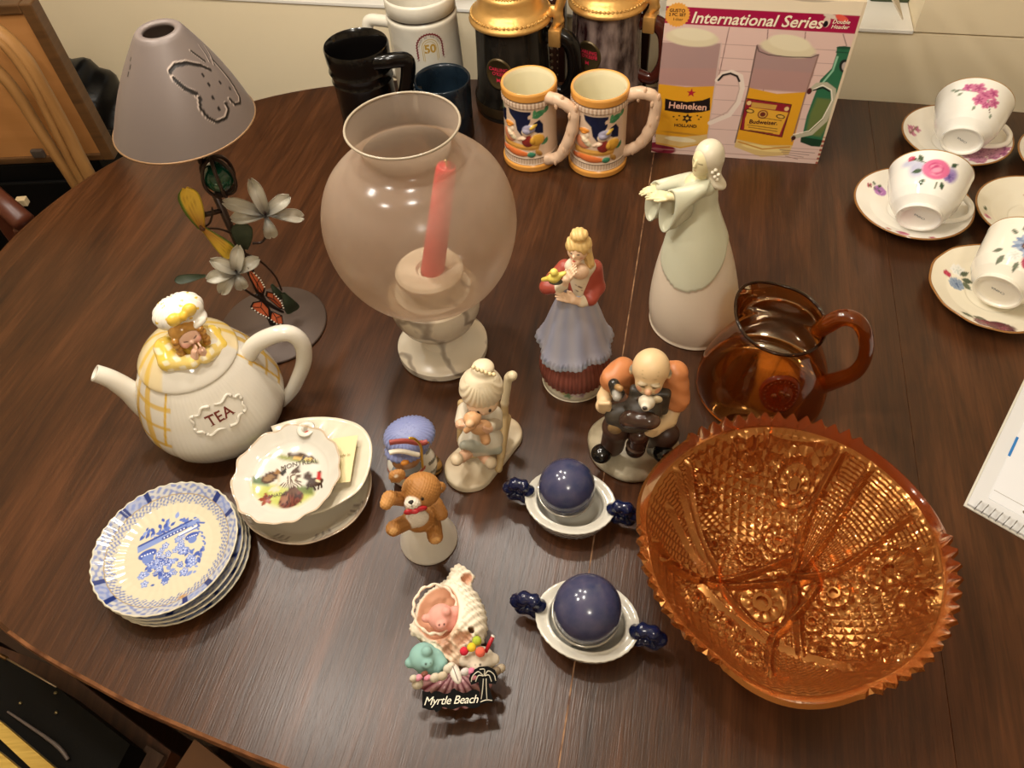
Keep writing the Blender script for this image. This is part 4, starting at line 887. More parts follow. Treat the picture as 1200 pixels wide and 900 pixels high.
# in these paints v is the height along the cup: the foot is at the near end, so the design reads toward the mouth
def c_blossom(p):
    p.line([(-.022, .046), (-.008, .042), (.006, .040), (.016, .030), (.020, .022)], .0006, '#6e5046', soft=.0005)
    for x, y, q in ((.000, .046, .007), (.008, .038, .0075), (.015, .044, .006), (.004, .032, .007), (.020, .034, .006), (-.010, .047, .005), (.012, .028, .005)): p.flower(x, y, q, '#d97fa6', '#b04a7e', 5, x*9000)
    for x, y, a in ((-.022, .046, 160), (-.018, .045, 200), (.002, .024, 250), (.022, .022, 300), (-.014, .040, 200)): p.leaf(x, y, .006, a, '#8d9a84')
def c_rose(p):
    p.ell(-.013, .038, .008, .010, '#c3c4dc', soft=.006); p.ell(-.022, .046, .007, .004, '#c9cbe0', soft=.004)
    for x, y, a, l in ((-.008, .036, 190, .010), (-.004, .026, 230, .010), (.012, .026, 300, .009), (.014, .034, 20, .011), (-.010, .046, 110, .009), (-.014, .049, 160, .007), (.016, .044, 50, .009)): p.leaf(x, y, l, a, '#42583f')
    p.ell(.019, .036, .007, .008, '#a795c8', soft=.004); p.flower(.018, .034, .006, '#9c84c0', '#6a5698', 6)
    p.rose(.004, .038, .0125, ('#e0709c', '#c94a80', '#eda0bc', '#d8608e')); p.rose(-.020, .051, .0035, ('#c03a60', '#e0809c')); p.line([(-.02, .05), (-.006, .044)], .0005, '#5a6a48')
    p.line([(.008, .024), (.008, .018)], .0005, '#5a6a48')
def c_daisy(p):
    for x, y, a, l in ((-.018, .026, 200, .010), (-.014, .020, 240, .011), (-.008, .050, 120, .009), (-.014, .046, 140, .008), (.0, .018, 280, .010)): p.leaf(x, y, l, a, '#727a66')
    for i in range(14): a = 2*PI*i/14; p.ell(-.001+.0075*math.cos(a), .036+.0075*math.sin(a), .0058, .0021, '#a3b2ca' if i % 2 else '#7f92b4', math.degrees(a))
    p.ell(-.001, .036, .0045, .0045, '#5a3a44'); p.ell(-.001, .036, .0028, .0028, '#c99a6a')
    p.flower(-.006, .022, .007, '#f4f2ec', '#d8dad2', 7); p.rose(.010, .022, .008, ('#b23058', '#d0587c', '#8f2044'))
teacup((1127, 166), (1144, 112), (1, 0.1, -0.25), 'teacup with a pink blossom branch lying on its side nearest the carton', c_blossom)
teacup((1077, 256), (1092, 196), (1, 0.1, -0.25), 'teacup with a large pink rose lying on its side', c_rose, sc=1.0)
teacup((1168, 343), (1204, 290), (1, -0.2, 0.0), 'ivory teacup with a blue daisy lying on its side', c_daisy, base='#f8f2e2', rm=0.0455, ht=0.074)

# --- blue and white plates
def blue_paint(p, r):
    x, y = p.u, p.v; R_ = np.hypot(x, y); A_ = np.arctan2(y, x)
    p.mix((R_ < 0.86).astype(float), '#cec6ac')
    nz = np.sin(A_*36)*np.sin(R_*90)+0.7*np.sin(A_*61+R_*40)+0.6*np.sin(A_*23-R_*70)
    bd = (R_ > 0.845) & (R_ < 0.975) & (p.v < 5); p.mix(bd*np.clip(nz*0.9+0.35, 0, 1)*0.8, '#5468a8'); p.mix(bd*0.25, '#8c9ac8')
    for i in range(4):
        a = math.radians(22+90*i); d = np.abs((A_-a+PI) % (2*PI)-PI)
        p.mix(bd*np.clip((0.20-d)*60, 0, 1)*0.55, '#7f90c4'); p.mix(bd*((d > 0.15) & (d < 0.235)), '#26356f')
    sw = (R_ > 0.70) & (R_ < 0.845); l2 = np.sin(A_*58)*np.sin(R_*130)+0.8*np.sin(A_*97+R_*60); edge_ = 0.735+0.02*np.sin(A_*40)
    p.mix(sw*(R_ > edge_)*np.clip(l2*0.9+0.5, 0, 1)*0.85, '#5b6eac')
    p.mix((np.abs(R_-0.845) < 0.007).astype(float)*0.8, '#a08a60')
    rg = random.Random(5); p.u = p.u/1.16; p.v = p.v/1.16
    # centre: flowers, vases and leaves
    for i in range(70):
        fx, fy = rg.uniform(-.36, .36), rg.uniform(-.40, -.06)
        if abs(fx) > 0.40 + fy*0.2: continue
        q = rg.uniform(.03, .062); cl = rg.choice(('#5a70b8', '#4459a4', '#7d90cc')); 
        if rg.random() < .5: p.flower(fx, fy, q, cl, '#cfd6ea', 5, rg.random()*90, '#3a4e98')
        else: p.leaf(fx, fy, q*1.6, rg.random()*360, cl)
    for i in range(34):
        fx, fy = rg.uniform(-.26, .34), rg.uniform(.26, .42); p.leaf(fx, fy, rg.uniform(.05, .1), rg.random()*360, rg.choice(('#5a70b8', '#4459a4', '#8698d0')))
    p.poly([(-.36, .20), (.38, .30), (.40, .24), (-.36, .11)], '#7f92c8', soft=.01); p.line([(-.34, .20), (.30, .30)], .012, '#33468f'); p.line([(-.05, .19), (.22, .225)], .02, '#3a4d96')
    for i in range(7): p.ell(-.04+.04*i, .193+.005*i, .01, .01, '#dfe4f2')
    p.line([(.12, .14), (.38, .18), (.36, .24), (.44, .20)], .012, '#5064ac'); p.line([(.14, .16), (.34, .195)], .014, '#e4e6ea')
    for vx, vy, q in ((-.25, .05, .11), (.28, .08, .085)):
        p.ell(vx, vy, q, q*.55, '#4459a4', 5); p.ell(vx, vy-q*.55, q*.62, q*.6, '#6d82c0', 0)
        for i in range(5): p.ell(vx-q*.6+q*.3*i, vy, q*.09, q*.09, '#e4e8f2')
    for i in range(16):
        fx, fy = rg.uniform(-.12, .22), rg.uniform(-.06, .14); p.flower(fx, fy, rg.uniform(.025, .05), '#7488c6', '#dfe4f2', 5, 0, '#3a4e98')
    for i in range(18): a = math.radians(-50+110*i/17); p.leaf(.42*math.cos(a), .36*math.sin(a)-.04, .05, math.degrees(a)+90+40*(i % 2), '#6378ba')
    p.ell(.11, -.69, .045, .02, '#b98a4a', 10, soft=.03); p.u = p.u*1.16; p.v = p.v*1.16
PR = 0.0695
def plate(k, o, z, label):
    prof = [(0, 0.002), (PR*0.52, 0.002), (PR*0.55, 0.0), (PR*0.6, 0.0015), (PR*0.78, 0.005), (PR*0.97, 0.0115), (PR, 0.0135), (PR*0.985, 0.0142), (PR*0.84, 0.0088), (PR*0.72, 0.0052), (PR*0.6, 0.0036), (0, 0.0034)]
    P = []
    for i, (a, b_) in enumerate(zip(prof[:-1], prof[1:])):
        n = (3, 2, 2, 2, 3, 2, 2, 22, 18, 10, 66)[i] if k == 0 else (3, 2, 2, 2, 3, 2, 2, 16, 8, 6, 12)[i]
        for q in range(n): P.append((a[0]+(b_[0]-a[0])*q/n, a[1]+(b_[1]-a[1])*q/n))
    P.append(prof[-1])
    def pf(p, T, rr, zz_, s):
        up = np.arange(len(P)) >= 14; up = np.tile(up, len(T)//len(P))
        c_, s_ = math.cos(-0.30), math.sin(-0.30); x, y = rr*np.sin(T)/PR, -rr*np.cos(T)/PR
        p.u = np.where(up, c_*x+s_*y, 9); p.v = np.where(up, -s_*x+c_*y, 9); blue_paint(p, PR); p.mix((rr > PR*0.975).astype(float), '#cdc5b0')
    fn = lambda T, rr, z, s: (rr*(1+0.005*np.cos(40*T)*(rr/PR)**6), z+0.0004*np.cos(40*T)*(rr/PR)**3)
    ob = painted_lathe('blue_plate', P, 320 if k == 0 else 160, len(P), '#cbc6b4', pf, PORC, None, fn, smooth=False, cap=False)
    ob.location = (o[0], o[1], TZ+z); ob.rotation_euler = (0, 0, 0.5+k); tag(ob, label, 'plate', 'stacked blue and white plates')
    if k == 0: ob.rotation_euler = (math.radians(-1.0), math.radians(-1.6), 0.60)
    return ob
c_top = gp(194, 640, 0.034); c_bot = gp(209, 652, 0.0135)
for k, lab in enumerate(('fluted blue and white flower plate on top of the stack', 'fluted blue and white plate second from the top of the stack', 'fluted blue and white plate third from the top of the stack', 'fluted blue and white plate at the bottom of the stack')):
    f = k/3.0; plate(k, c_top*(1-f)+c_bot*f, 0.0205-0.0066*k+(0.0014 if k == 0 else 0)+0.0, lab)

# --- stack of souvenir dishes
L = Loc(353, 566, 0, o=gp(356, 569, 0.022)-np.array([0, 0, .022]))
rB = 0.0665
def fl(T, rr, z, s): q = (rr/rB)**3; return rr*(1+0.05*q*np.cos(2*(T-0.5))+0.022*q*np.abs(np.cos(3*T))), z+0.002*q*np.cos(6*T)
def bowlp(p, T, rr, z, s):
    up = s > 0.45; p.mix(((rr > rB*0.95)).astype(float)*0.6, '#9a7a5a')
    for i in range(9):
        a = -0.8+i*0.7; d = np.abs((T-a+PI) % (2*PI)-PI); p.mix((up & (rr > rB*0.78) & (d < 0.14))*np.clip(np.sin(T*60)*np.sin(rr*2600)+0.4, 0, 1)*0.7, '#5a4a50')
    x, y = rr*np.sin(T), -rr*np.cos(T)
    p.u = np.where(up, x, 9.0); p.v = np.where(up, y, 9.0)
    p.ell(-.030, .055, .011, .008, '#8fae3e'); p.ell(-.030, .055, .008, .006, '#557f2a'); p.ell(-.018, .058, .008, .006, '#9ab848'); p.ell(-.043, .047, .006, .005, '#c43a2a')
    for a in range(6): p.line([(-.030, .055), (-.030+.011*math.cos(a*PI/3), .055+.008*math.sin(a*PI/3))], .0006, '#e8e8c0')
ob = painted_lathe('oval_bowl', [(0, .002), (rB*.5, .002), (rB*.52, 0), (rB*.56, .002), (rB*.8, .010), (rB*.96, .021), (rB, .0235), (rB*.975, .024), (rB*.8, .0135), (rB*.55, .0055), (0, .005)], 160, 60, '#cdc2ae', bowlp, PORC, None, fl, cap=False)
ob.location = L.loc(); ob.rotation_euler = (0, 0, L.rz); tag(ob, 'lobed ivory bowl with a brown edge at the bottom of the dish stack', 'bowl')
# shell dish: a ribbed fan
sh_c = gp(340, 562, 0.030); sh_out = spline([gp(x, y, 0.040+dz)-sh_c for x, y, dz in ((322, 604, -.006), (345, 606, -.004), (372, 602, -.002), (396, 592, .0), (422, 574, .003), (434, 548, .005), (436, 520, .006), (424, 500, .006), (400, 491, .005), (372, 489, .004), (345, 492, .002), (318, 500, .0))], 140)
def shellpos(u, v):
    o_ = sh_out[np.clip((u*139).round().astype(int), 0, 139)]; q = v[:, None]*o_; q[:, 2] = o_[:, 2]*v**2.0+0.0009*np.cos(u*95)*v*(1-v)*3; return q
V, F = sheet(shellpos, 140, 26, 0.0016); sd = fix_normals(mesh_obj('shell_dish', V, F, M('#d9cfb9', 0.16, coat=0.2))); sd.location = (sh_c[0], sh_c[1], TZ+0.030); tag(sd, 'cream ribbed shell dish between the lobed bowl and the souvenir dish', 'dish')
V, F = sheet(lambda u, v: np.stack([(u-.5)*0.040, (v-.5)*0.052, 0.0012*np.sin(u*3)], 1), 8, 8, 0.0003)
pn = empty('paper_note'); q = gp(394, 540, 0.046); pn.location = (q[0], q[1], TZ+0.046); pn.rotation_euler = (math.radians(4), math.radians(-16), -0.12); tag(pn, 'small cream paper slip tucked into the shell dish', 'paper note')
mesh_obj('slip', V, F, M('#dfcf9f', 0.7), pn, smooth=False); Vt, Ft = text_shape('made in', 0.005); mesh_obj('handwriting', np.stack([Vt[:, 0]+0.008, Vt[:, 1]+0.004, np.full(len(Vt), 0.0016)], 1), Ft, M('#a08a60', 0.8), pn, smooth=False)
# Montreal dish
rM = 0.0535
cM = gp(337, 555, 0.052); dm = empty('souvenir_dish', (cM[0], cM[1], TZ+0.0425)); dm.rotation_euler = (math.radians(3), math.radians(-4), 0.18); tag(dm, 'scalloped souvenir dish printed with a city scene on top of the dish stack', 'dish')
rg = random.Random(11)
def scal(T): return 1+0.018*np.sin(11*T+0.7)+0.012*np.sin(17*T)+0.035*np.exp(-((T-2.85)/0.28)**2)
def mfn(T, rr, z, s): q = (rr/rM)**5; return rr*(1+(scal(T)-1)*q), z+0.0010*q*np.sin(11*T)
def mpx(px, py):    # pixel -> dish plane (metres)
    q = gp(px, py, 0.048)-cM; c_, s_ = math.cos(-0.18), math.sin(-0.18); return c_*q[0]-s_*q[1], s_*q[0]+c_*q[1]
def mz(zx, zy): return mpx(260+zx/5.622, 480+zy/5.625)
def MP(*p): return [mz(*q) for q in p]
def mpaint(p, T, rr, z, s):
    up = s > 0.42; p.u = np.where(up, rr*np.sin(T), 9.0); p.v = np.where(up, -rr*np.cos(T), 9.0)
    p.poly(MP((190, 470), (330, 480), (610, 540), (600, 560), (500, 620), (360, 625), (260, 590), (195, 530)), '#b7bb62', soft=.006)
    p.poly(MP((195, 430), (230, 420), (300, 460), (300, 490), (195, 470)), '#5f7350', soft=.003)
    p.poly(MP((400, 480), (610, 500), (600, 555), (480, 540)), '#66733e', soft=.004)
    p.poly(MP((315, 298), (390, 290), (430, 300), (630, 335), (640, 350), (520, 345), (400, 325)), '#8a8f50', soft=.003)
    p.poly(MP((430, 282), (520, 285), (540, 290), (610, 310), (610, 330), (540, 320), (440, 310)), '#4a3524', soft=.001); p.poly(MP((470, 305), (530, 308), (530, 325), (470, 318)), '#d2a860', soft=.001); p.poly(MP((550, 312), (600, 320), (595, 335), (550, 330)), '#d8b46a', soft=.001); p.ell(*mz(537, 318), .0018, .002, '#2c1e14')
    p.ell(*mz(310, 435), .0085, .0062, '#4a3022', 10); p.ell(*mz(305, 437), .005, .0036, '#8a6a48', 10); p.ell(*mz(360, 400), .0028, .003, '#8a6238')
    p.line(MP((350, 510), (375, 440), (405, 380)), .0012, '#c9b79a'); p.ell(*mz(402, 400), .0028, .0045, '#1e1a16', -25); p.poly(MP((300, 520), (330, 490), (375, 505), (370, 530)), '#d0c4ae', soft=.001)
    p.poly(MP((440, 420), (470, 385), (505, 370), (520, 395), (520, 410)), '#4a3428', soft=.001); p.line(MP((500, 375), (503, 360)), .0006, '#3a2a22')
    p.poly(MP((425, 430), (440, 418), (520, 408), (530, 470), (420, 470)), '#cfc6b6', soft=.001); p.poly(MP((380, 470), (520, 470), (525, 498), (378, 495)), '#d6cdbc', soft=.001)
    for i in range(11): p.line(MP((385+13*i, 473), (387+13*i, 494)), .0005, '#5a4638')
    p.ell(*mz(470, 440), .0038, .0042, '#6a5444'); p.ell(*mz(470, 442), .0022, .003, '#d8cdbc')
    for xx in (432, 450, 495, 512): p.line(MP((xx, 425), (xx, 468)), .0006, '#5a4638')
    p.ell(*mz(610, 475), .009, .0052, '#3a2318', -5); p.line(MP((580, 455), (565, 420), (560, 440)), .003, '#3a2318')
    for a, c in (((580, 490), (560, 520)), ((600, 495), (615, 525)), ((640, 490), (635, 520)), ((655, 485), (660, 510))): p.line(MP(a, c), .0010, '#2c1a12')
    p.line(MP((640, 450), (645, 415)), .0022, '#b02a2a'); p.ell(*mz(648, 408), .0014, .0012, '#5a3018'); p.line(MP((625, 462), (640, 470)), .0012, '#d8c8a0')
    p.ell(*mz(450, 580), .0125, .0085, '#6e3428', 10); p.poly(MP((380, 560), (430, 545), (450, 590), (400, 605), (365, 610)), '#8a5a40', soft=.001); p.line(MP((400, 545), (470, 500)), .0016, '#4a2a20'); p.ell(*mz(470, 530), .005, .0042, '#5a3a28'); 
    for i in range(12): a = i*0.5; p.line([tuple(np.array(mz(455, 580))+np.array([.003*math.cos(a), .002*math.sin(a)])), tuple(np.array(mz(455, 580))+np.array([.012*math.cos(a), .008*math.sin(a)]))], .0005, '#3a1a14')
    p.ell(*mz(410, 575), .0006, .0006, '#201010')
    for a in range(5): p.leaf(*mz(282, 575), .008, 20+a*72, '#8a3a24')
    p.ell(*mz(570, 160), .0036, .0022, '#9a9284', 20); p.ell(*mz(575, 175), .0024, .0012, '#c03a2a')
    p.mix((rr > rM*0.975).astype(float)*0.55, '#b08a5a')
painted_lathe('dish', [(0, .001), (rM*.5, .0), (rM*.75, .003), (rM*.97, .010), (rM, .0112), (rM*.985, .0122), (rM*.78, .0062), (rM*.6, .0036), (0, .003)], 200, 110, '#cfcabe', mpaint, PORC, dm, mfn, cap=False)
V, F = lathe([(0.0045, 0), (0.0085, 0.001), (0.0095, 0.002), (0.0085, 0.003), (0.0045, 0.0025), (0.0038, 0.0012), (0.0045, 0)], 24, cap=False)
a = mpx(362, 506); mesh_obj('hanging_tab', V+np.array([a[0], a[1]-0.002, 0.0085]), F, M('#d4cec0', 0.15), dm)
for body, zx, zy, sz in (('MONTREAL', 512, 352, 0.0072), ('CANADA', 345, 552, 0.0050)):
    x0, y0 = mz(zx, zy); Vt, Ft = text_shape(body, sz); Rr = np.hypot(Vt[:, 0]+x0, Vt[:, 1]+y0)
    mesh_obj('print_lettering', np.stack([x0+Vt[:, 0], y0+Vt[:, 1]-0.09*Vt[:, 0]+(-6*Vt[:, 0]**2 if body == 'MONTREAL' else 0), 0.0039+np.clip(Rr/rM-0.4, 0, 1)*0.006], 1), Ft, M('#4a3a28', 0.5), dm, smooth=False)
# --- spiral calendar at the right edge
A0 = gp(1134, 590, 0.004); B0 = gp(1200, 448, 0.004); C0_ = gp(1200, 627, 0.004)
ca = math.atan2((C0_-A0)[1], (C0_-A0)[0]); cl_ = empty('spiral_calendar', (A0[0], A0[1], TZ), ca); tag(cl_, 'white spiral-bound calendar lying open at the table side', 'calendar')
ba = (B0-A0)[:2]; c_, s_ = math.cos(-ca), math.sin(-ca); bl_ = np.array([c_*ba[0]-s_*ba[1], s_*ba[0]+c_*ba[1]]); sk = bl_[0]/bl_[1]
V, F = box((0.105, 0.16, 0.002), (0.105, 0.16, 0.002)); V[:, 0] += sk*V[:, 1]*0.9; mesh_obj('pages', V, F, M('#dfe0e2', 0.6), cl_, smooth=False)
V, F = box((0.105, 0.16, 0.0006), (0.107, 0.162, 0.0006)); V[:, 0] += sk*V[:, 1]*0.9; mesh_obj('cover', V, F, M('#d8d2c4', 0.6), cl_, smooth=False)
V, F = box((0.112, 0.168, 0.0043), (0.098, 0.15, 0.0003)); V[:, 0] += sk*V[:, 1]*0.9; pg = mesh_obj('page', V, F, M('#e9ebf0', 0.6), cl_, smooth=False)
V, F = box((0.0145, 0.092, 0.00475), (0.0012, 0.014, 0.0002)); V[:, 0] += sk*V[:, 1]*0.9; mesh_obj('blue_tab', V, F, M('#2f7cc4', 0.5), pg, smooth=False)
lns = [box((0.112, 0.030, 0.00465), (0.097, 0.0003, 0.0001)), box((0.060, 0.022, 0.00465), (0.0003, 0.010, 0.0001))]
V, F = join(lns); V[:, 0] += sk*V[:, 1]*0.9; mesh_obj('ruled_lines', V, F, M('#a8a4a0', 0.6), pg, smooth=False)
V, F = lathe([(0.0001, 0), (0.0038, 0.0)], 16, cap=False); mesh_obj('hanging_hole', V*np.array([1, .7, 1])+np.array([0.046, 0.024, 0.00468]), F, M('#6a6058', 0.6), pg)
wire = mat('spiral_wire', '#9a9a98', 0.3, metal=0.9)
for i in range(15):
    a = np.linspace(0, 2*PI, 18, endpoint=False); x = 0.008+i*0.0066
    V, F = tube(np.stack([x+0.0008*np.cos(a), 0.0035+0.0055*np.cos(a), 0.0035+0.0048*np.sin(a)+0.0015], 1), 0.0005, 6, closed=True); V[:, 2] = np.maximum(V[:, 2], 0.0002); mesh_obj('spiral_ring', V, F, wire, cl_)
# ================================================================ lamp, teapot, hurricane lamp, glass, lidded dishes
def hit(L, rf, px, py, zmax=0.5):
    """first point of a pixel's ray on a body of revolution rf(z) in the local frame -> (theta, z)"""
    v = L.R.T @ (CR @ np.array([px-600, py-450, FPX])); v /= np.linalg.norm(v); c = L.R.T @ (np.array([0, 0, CH])-L.o)
    t = np.linspace(0.2, 1.6, 6000); P = c+t[:, None]*v; r = np.hypot(P[:, 0], P[:, 1]); R_ = rf(P[:, 2])
    i = np.argmax((r < R_)); q = P[i]
    return math.atan2(q[0], -q[1]), float(q[2])
# --- metal flower lamp
L = Loc(321, 382)
t = thing('flower_lamp', 'bronze metal lamp with pierced butterfly shade, lilies and butterflies', 'lamp', L)
brz = mat('bronze_paint', '#3a2a22', 0.4, metal=0.35)
V, F = lathe([(0, 0.0), (0.064, 0.0), (0.0655, 0.002), (0.064, 0.004), (0, 0.005)], 64, cap=False); mesh_obj('base', V, F, mat('bronze_base', '#54453c', 0.5, metal=0.2), t)
V, F = tube([(0, 0, 0.003), (0.0, 0, 0.12), (-.001, 0, 0.20)], 0.0042, 10); mesh_obj('stem', V, F, brz, t)
V, F = tube([(-.001, 0, 0.238), (0, 0, 0.262), (0, 0, 0.30), (0.002, 0, 0.355)], 0.0032, 8); mesh_obj('shade_post', V, F, brz, t)
gc = L(256, 207, -0.002); V, F = ball(gc, 0.0155, 24, 16); mesh_obj('glass_marble', V, F, mat('green_marble', '#0f4a34', 0.06, trans=0.3, ior=1.5, coat=0.5), t)
for k in range(3):
    a = k*PI/3+0.4; P = [gc+np.array([0.0172*math.cos(b_)*math.cos(a), 0.0172*math.cos(b_)*math.sin(a), 0.022*math.sin(b_)]) for b_ in np.linspace(0, 2*PI, 28, endpoint=False)]
    V, F = tube(P, 0.0019, 6, closed=True); mesh_obj('cage_wire', V, F, brz, t)
# shade
z0, z1, rb, rt = 0.283, 0.369, 0.0655, 0.0195
def rsh(z): return rb+(rt-rb)*(np.asarray(z)-z0)/(z1-z0)+0.004*np.sin(PI*np.clip((np.asarray(z)-z0)/(z1-z0), 0, 1))
def shx(z): return 0.010*(np.asarray(z)-z0)/(z1-z0)
def sh(px, py): th, z = hit(L, lambda zz_: np.where((zz_ > z0) & (zz_ < z1), rsh(zz_), 0), px-12*np.clip((150-py)/115, 0, 1), py); return th*0.05, z
def sz(zx, zy): return sh(zx/3, zy/3)
def shade_paint(p, T, r, z, s):
    p.u = np.where(s < 0.62, T*0.05, 9.0)
    dk_ = '#17100d'
    for pts, w_ in ((((735, 252), (700, 238), (650, 230), (605, 238), (585, 260), (600, 290)), .0016), (((600, 285), (640, 318), (680, 335), (695, 355)), .0019), (((692, 350), (696, 385), (720, 415), (755, 432), (790, 418), (800, 390), (792, 368)), .0013), (((745, 215), (765, 235), (790, 262), (820, 300), (845, 345), (845, 365), (825, 370), (805, 352)), .0012), (((665, 188), (690, 205), (715, 222)), .0013), (((700, 170), (722, 200), (735, 225)), .0007), (((722, 172), (742, 205), (752, 235)), .0007)):
        P = [sz(*q) for q in pts]; p.line([(x-.0008, z_+.0008) for x, z_ in P], w_*1.15, '#b9a89c', soft=.0006); p.line(P, w_, dk_, soft=.0005, h=-.0004)
    for zx, zy in ((707, 272), (728, 304), (742, 348), (770, 296), (764, 386), (790, 370), (808, 315)): x, z_ = sz(zx, zy); p.ell(x, z_, .0013, .0018, dk_)
    for zx, zy in ((455, 190), (450, 215), (447, 245), (440, 270)): x, z_ = sz(zx, zy); p.ell(x, z_, .0016, .002, dk_)
Ps = [(rsh(z_), z_) for z_ in np.linspace(z0, z1-0.004, 110)]+[(rt+0.0008, z1-0.0015), (rt-0.001, z1), (rt-0.005, z1-0.0006), (rt-0.006, z1-0.002), (rt-0.006, z1-0.004)]+[(rsh(z_)-0.0016, z_) for z_ in np.linspace(z1-0.008, z0, 40)]+[(rb, z0)]
ob = painted_lathe('lamp_shade', Ps, 260, len(Ps), '#6e625c', shade_paint, mat('taupe_enamel', rough=0.45, attr=True, metal=0.15), t, smooth=False, cap=False)
me = ob.data; co = np.zeros(len(me.vertices)*3); me.vertices.foreach_get('co', co); co = co.reshape(-1, 3); co[:, 0] += shx(co[:, 2]); me.vertices.foreach_set('co', co.ravel()); me.update()
V, F = tube([(rsh(z0)*math.sin(a), -rsh(z0)*math.cos(a), z0) for a in np.linspace(0, 2*PI, 60, endpoint=False)], 0.001, 6, closed=True); mesh_obj('shade_rim', V, F, M('#8a6a4a', 0.4, metal=0.4), t)
def petal(c, tip, wd, m, parent, name='petal', lift=0.006, notch=0.18, cup=0.25, nrm=None, base_w=0.3, paint=None):
    c = np.asarray(c, float); tip = np.asarray(tip, float); d = tip-c; l = np.linalg.norm(d); d /= l
    n = np.array([0, -0.75, 0.66]) if nrm is None else np.asarray(nrm, float); n = n-d*(n@d); n /= np.linalg.norm(n); sdv = np.cross(n, d)
    def pos(u, v):
        w_ = wd*(base_w+(1-base_w)*np.sin(np.clip(v, 0, 1)*PI*0.62)**1.2)*np.sqrt(np.clip(1-((v-0.80)/0.2).clip(0, 1)**2*0.85, 0, 1))
        x = (u-.5)*2; a = v*(1-notch*np.clip((v-.7)/.3, 0, 1)*np.exp(-(x/0.35)**2))
        return c+np.outer(a*l, d)+np.outer(x*w_, sdv)+np.outer(lift*np.sin(v*PI)+cup*wd*x*x-lift*0.8*v**3, n)
    V, F = sheet(pos, 13, 17, 0.0006)
    col = None
    if paint: U_, V_ = np.meshgrid(np.linspace(0, 1, 13), np.linspace(0, 1, 17), indexing='ij'); q = paint(U_.ravel(), V_.ravel()); col = np.concatenate([q, q])
    return mesh_obj(name, V, F, m, parent, col=col)
lilm = mat('lily_enamel', rough=0.4, attr=True, metal=0.1)
def lily_col(u, v):
    p = Paint(u, v, '#b4ae9e'); p.mix(np.clip(0.9-v*1.25, 0, 1)*0.9, '#50545e'); p.mix(np.clip(1-abs(u-.5)*14, 0, 1)*(v < .8)*0.35, '#8a8578'); return p.c
for cen, tips, y0 in (((311, 252), ((295, 213), (337, 231), (356, 254), (319, 280), (273, 256), (264, 237)), -0.022), ((277, 318), ((279, 291), (250, 306), (244, 327), (258, 344), (285, 340), (301, 304)), -0.024)):
    c = L(*cen, y0+0.008); fl_ = mesh_obj('lily', *ball(c, 0.004, 12, 8), M('#6a6f78', 0.4), t)
    for i, tp in enumerate(tips): petal(c, L(*tp, y0-0.006), 0.0074, lilm, fl_, lift=0.008, paint=lily_col, base_w=.12, notch=.14, cup=.45)
    for i in range(4):
        a = i*1.6; q = c+np.array([0.003*math.cos(a), -0.010, 0.014+0.003*math.sin(a)]); V, F = tube([c, (c+q)/2+np.array([0, -.001, 0]), q], 0.0011, 6, smooth=8); mesh_obj('stamen', V, F, M('#4a3432', 0.5), fl_)
leafm = mat('leaf_enamel', '#36402c', 0.5, noise=(60, 0.6, '#20281c', (1, 1, 1)))
for a, b_, wd, y_ in (((287, 292), (282, 262), 0.011, -0.012), ((241, 323), (205, 329), 0.005, -0.012), ((331, 343), (345, 366), 0.009, -0.006), ((318, 333), (330, 352), 0.006, -0.002)): petal(L(*a, y_), L(*b_, y_-0.002), wd, leafm, t, 'leaf', lift=0.003, notch=0, cup=0.15)
for pts, r_ in ((((236, 267), (245, 262), (249, 250), (248, 243)), .0012), (((238, 268), (255, 268), (270, 273), (273, 278)), .0011), (((288, 297), (305, 306), (322, 323), (330, 340)), .0012), (((296, 285), (306, 284), (311, 277), (309, 268)), .0014), (((284, 337), (295, 345), (304, 350)), .0014), (((300, 300), (296, 330), (306, 350)), .001)):
    V, F = tube([L(x, y, -0.008) for x, y in pts], r_, 6, smooth=24); mesh_obj('wire_tendril', V, F, brz, t)
V, F = tube([L(262, 246, 0), L(238, 252, -.010)], 0.0028, 8); mesh_obj('branch', V, F, brz, t)
# yellow butterfly
ym = mat('yellow_wing', rough=0.4, attr=True)
def yel_col(u, v):
    p = Paint(u, v, '#d9b23c'); p.mix(np.clip(1-v*1.6, 0, 1)*0.8, '#8a4a22')
    for x in (.3, .45, .6, .75): p.mix(np.clip(1-abs(u-x-0.08*np.sin(v*4))*26, 0, 1)*(v < .85)*0.55, '#8a5a20')
    p.mix((u > .90).astype(float), '#5c7430'); p.mix((u < 0.08).astype(float)*0.5, '#5c7430'); return p.c
bf = mesh_obj('yellow_butterfly', *tube([L(232, 262, -.016), L(237, 268, -.016), L(241, 271, -.014)], [.002, .0028, .0018], 8, smooth=10), M('#5a3a26', 0.5), t)
petal(L(236, 266, -.016), L(217, 221, -.020), 0.0105, ym, bf, 'wing', lift=0.004, notch=0.05, paint=yel_col, base_w=.35); petal(L(238, 268, -.016), L(274, 300, -.022), 0.0088, ym, bf, 'wing', lift=0.004, notch=0.05, paint=lambda u, v: yel_col(u, v), base_w=.35)
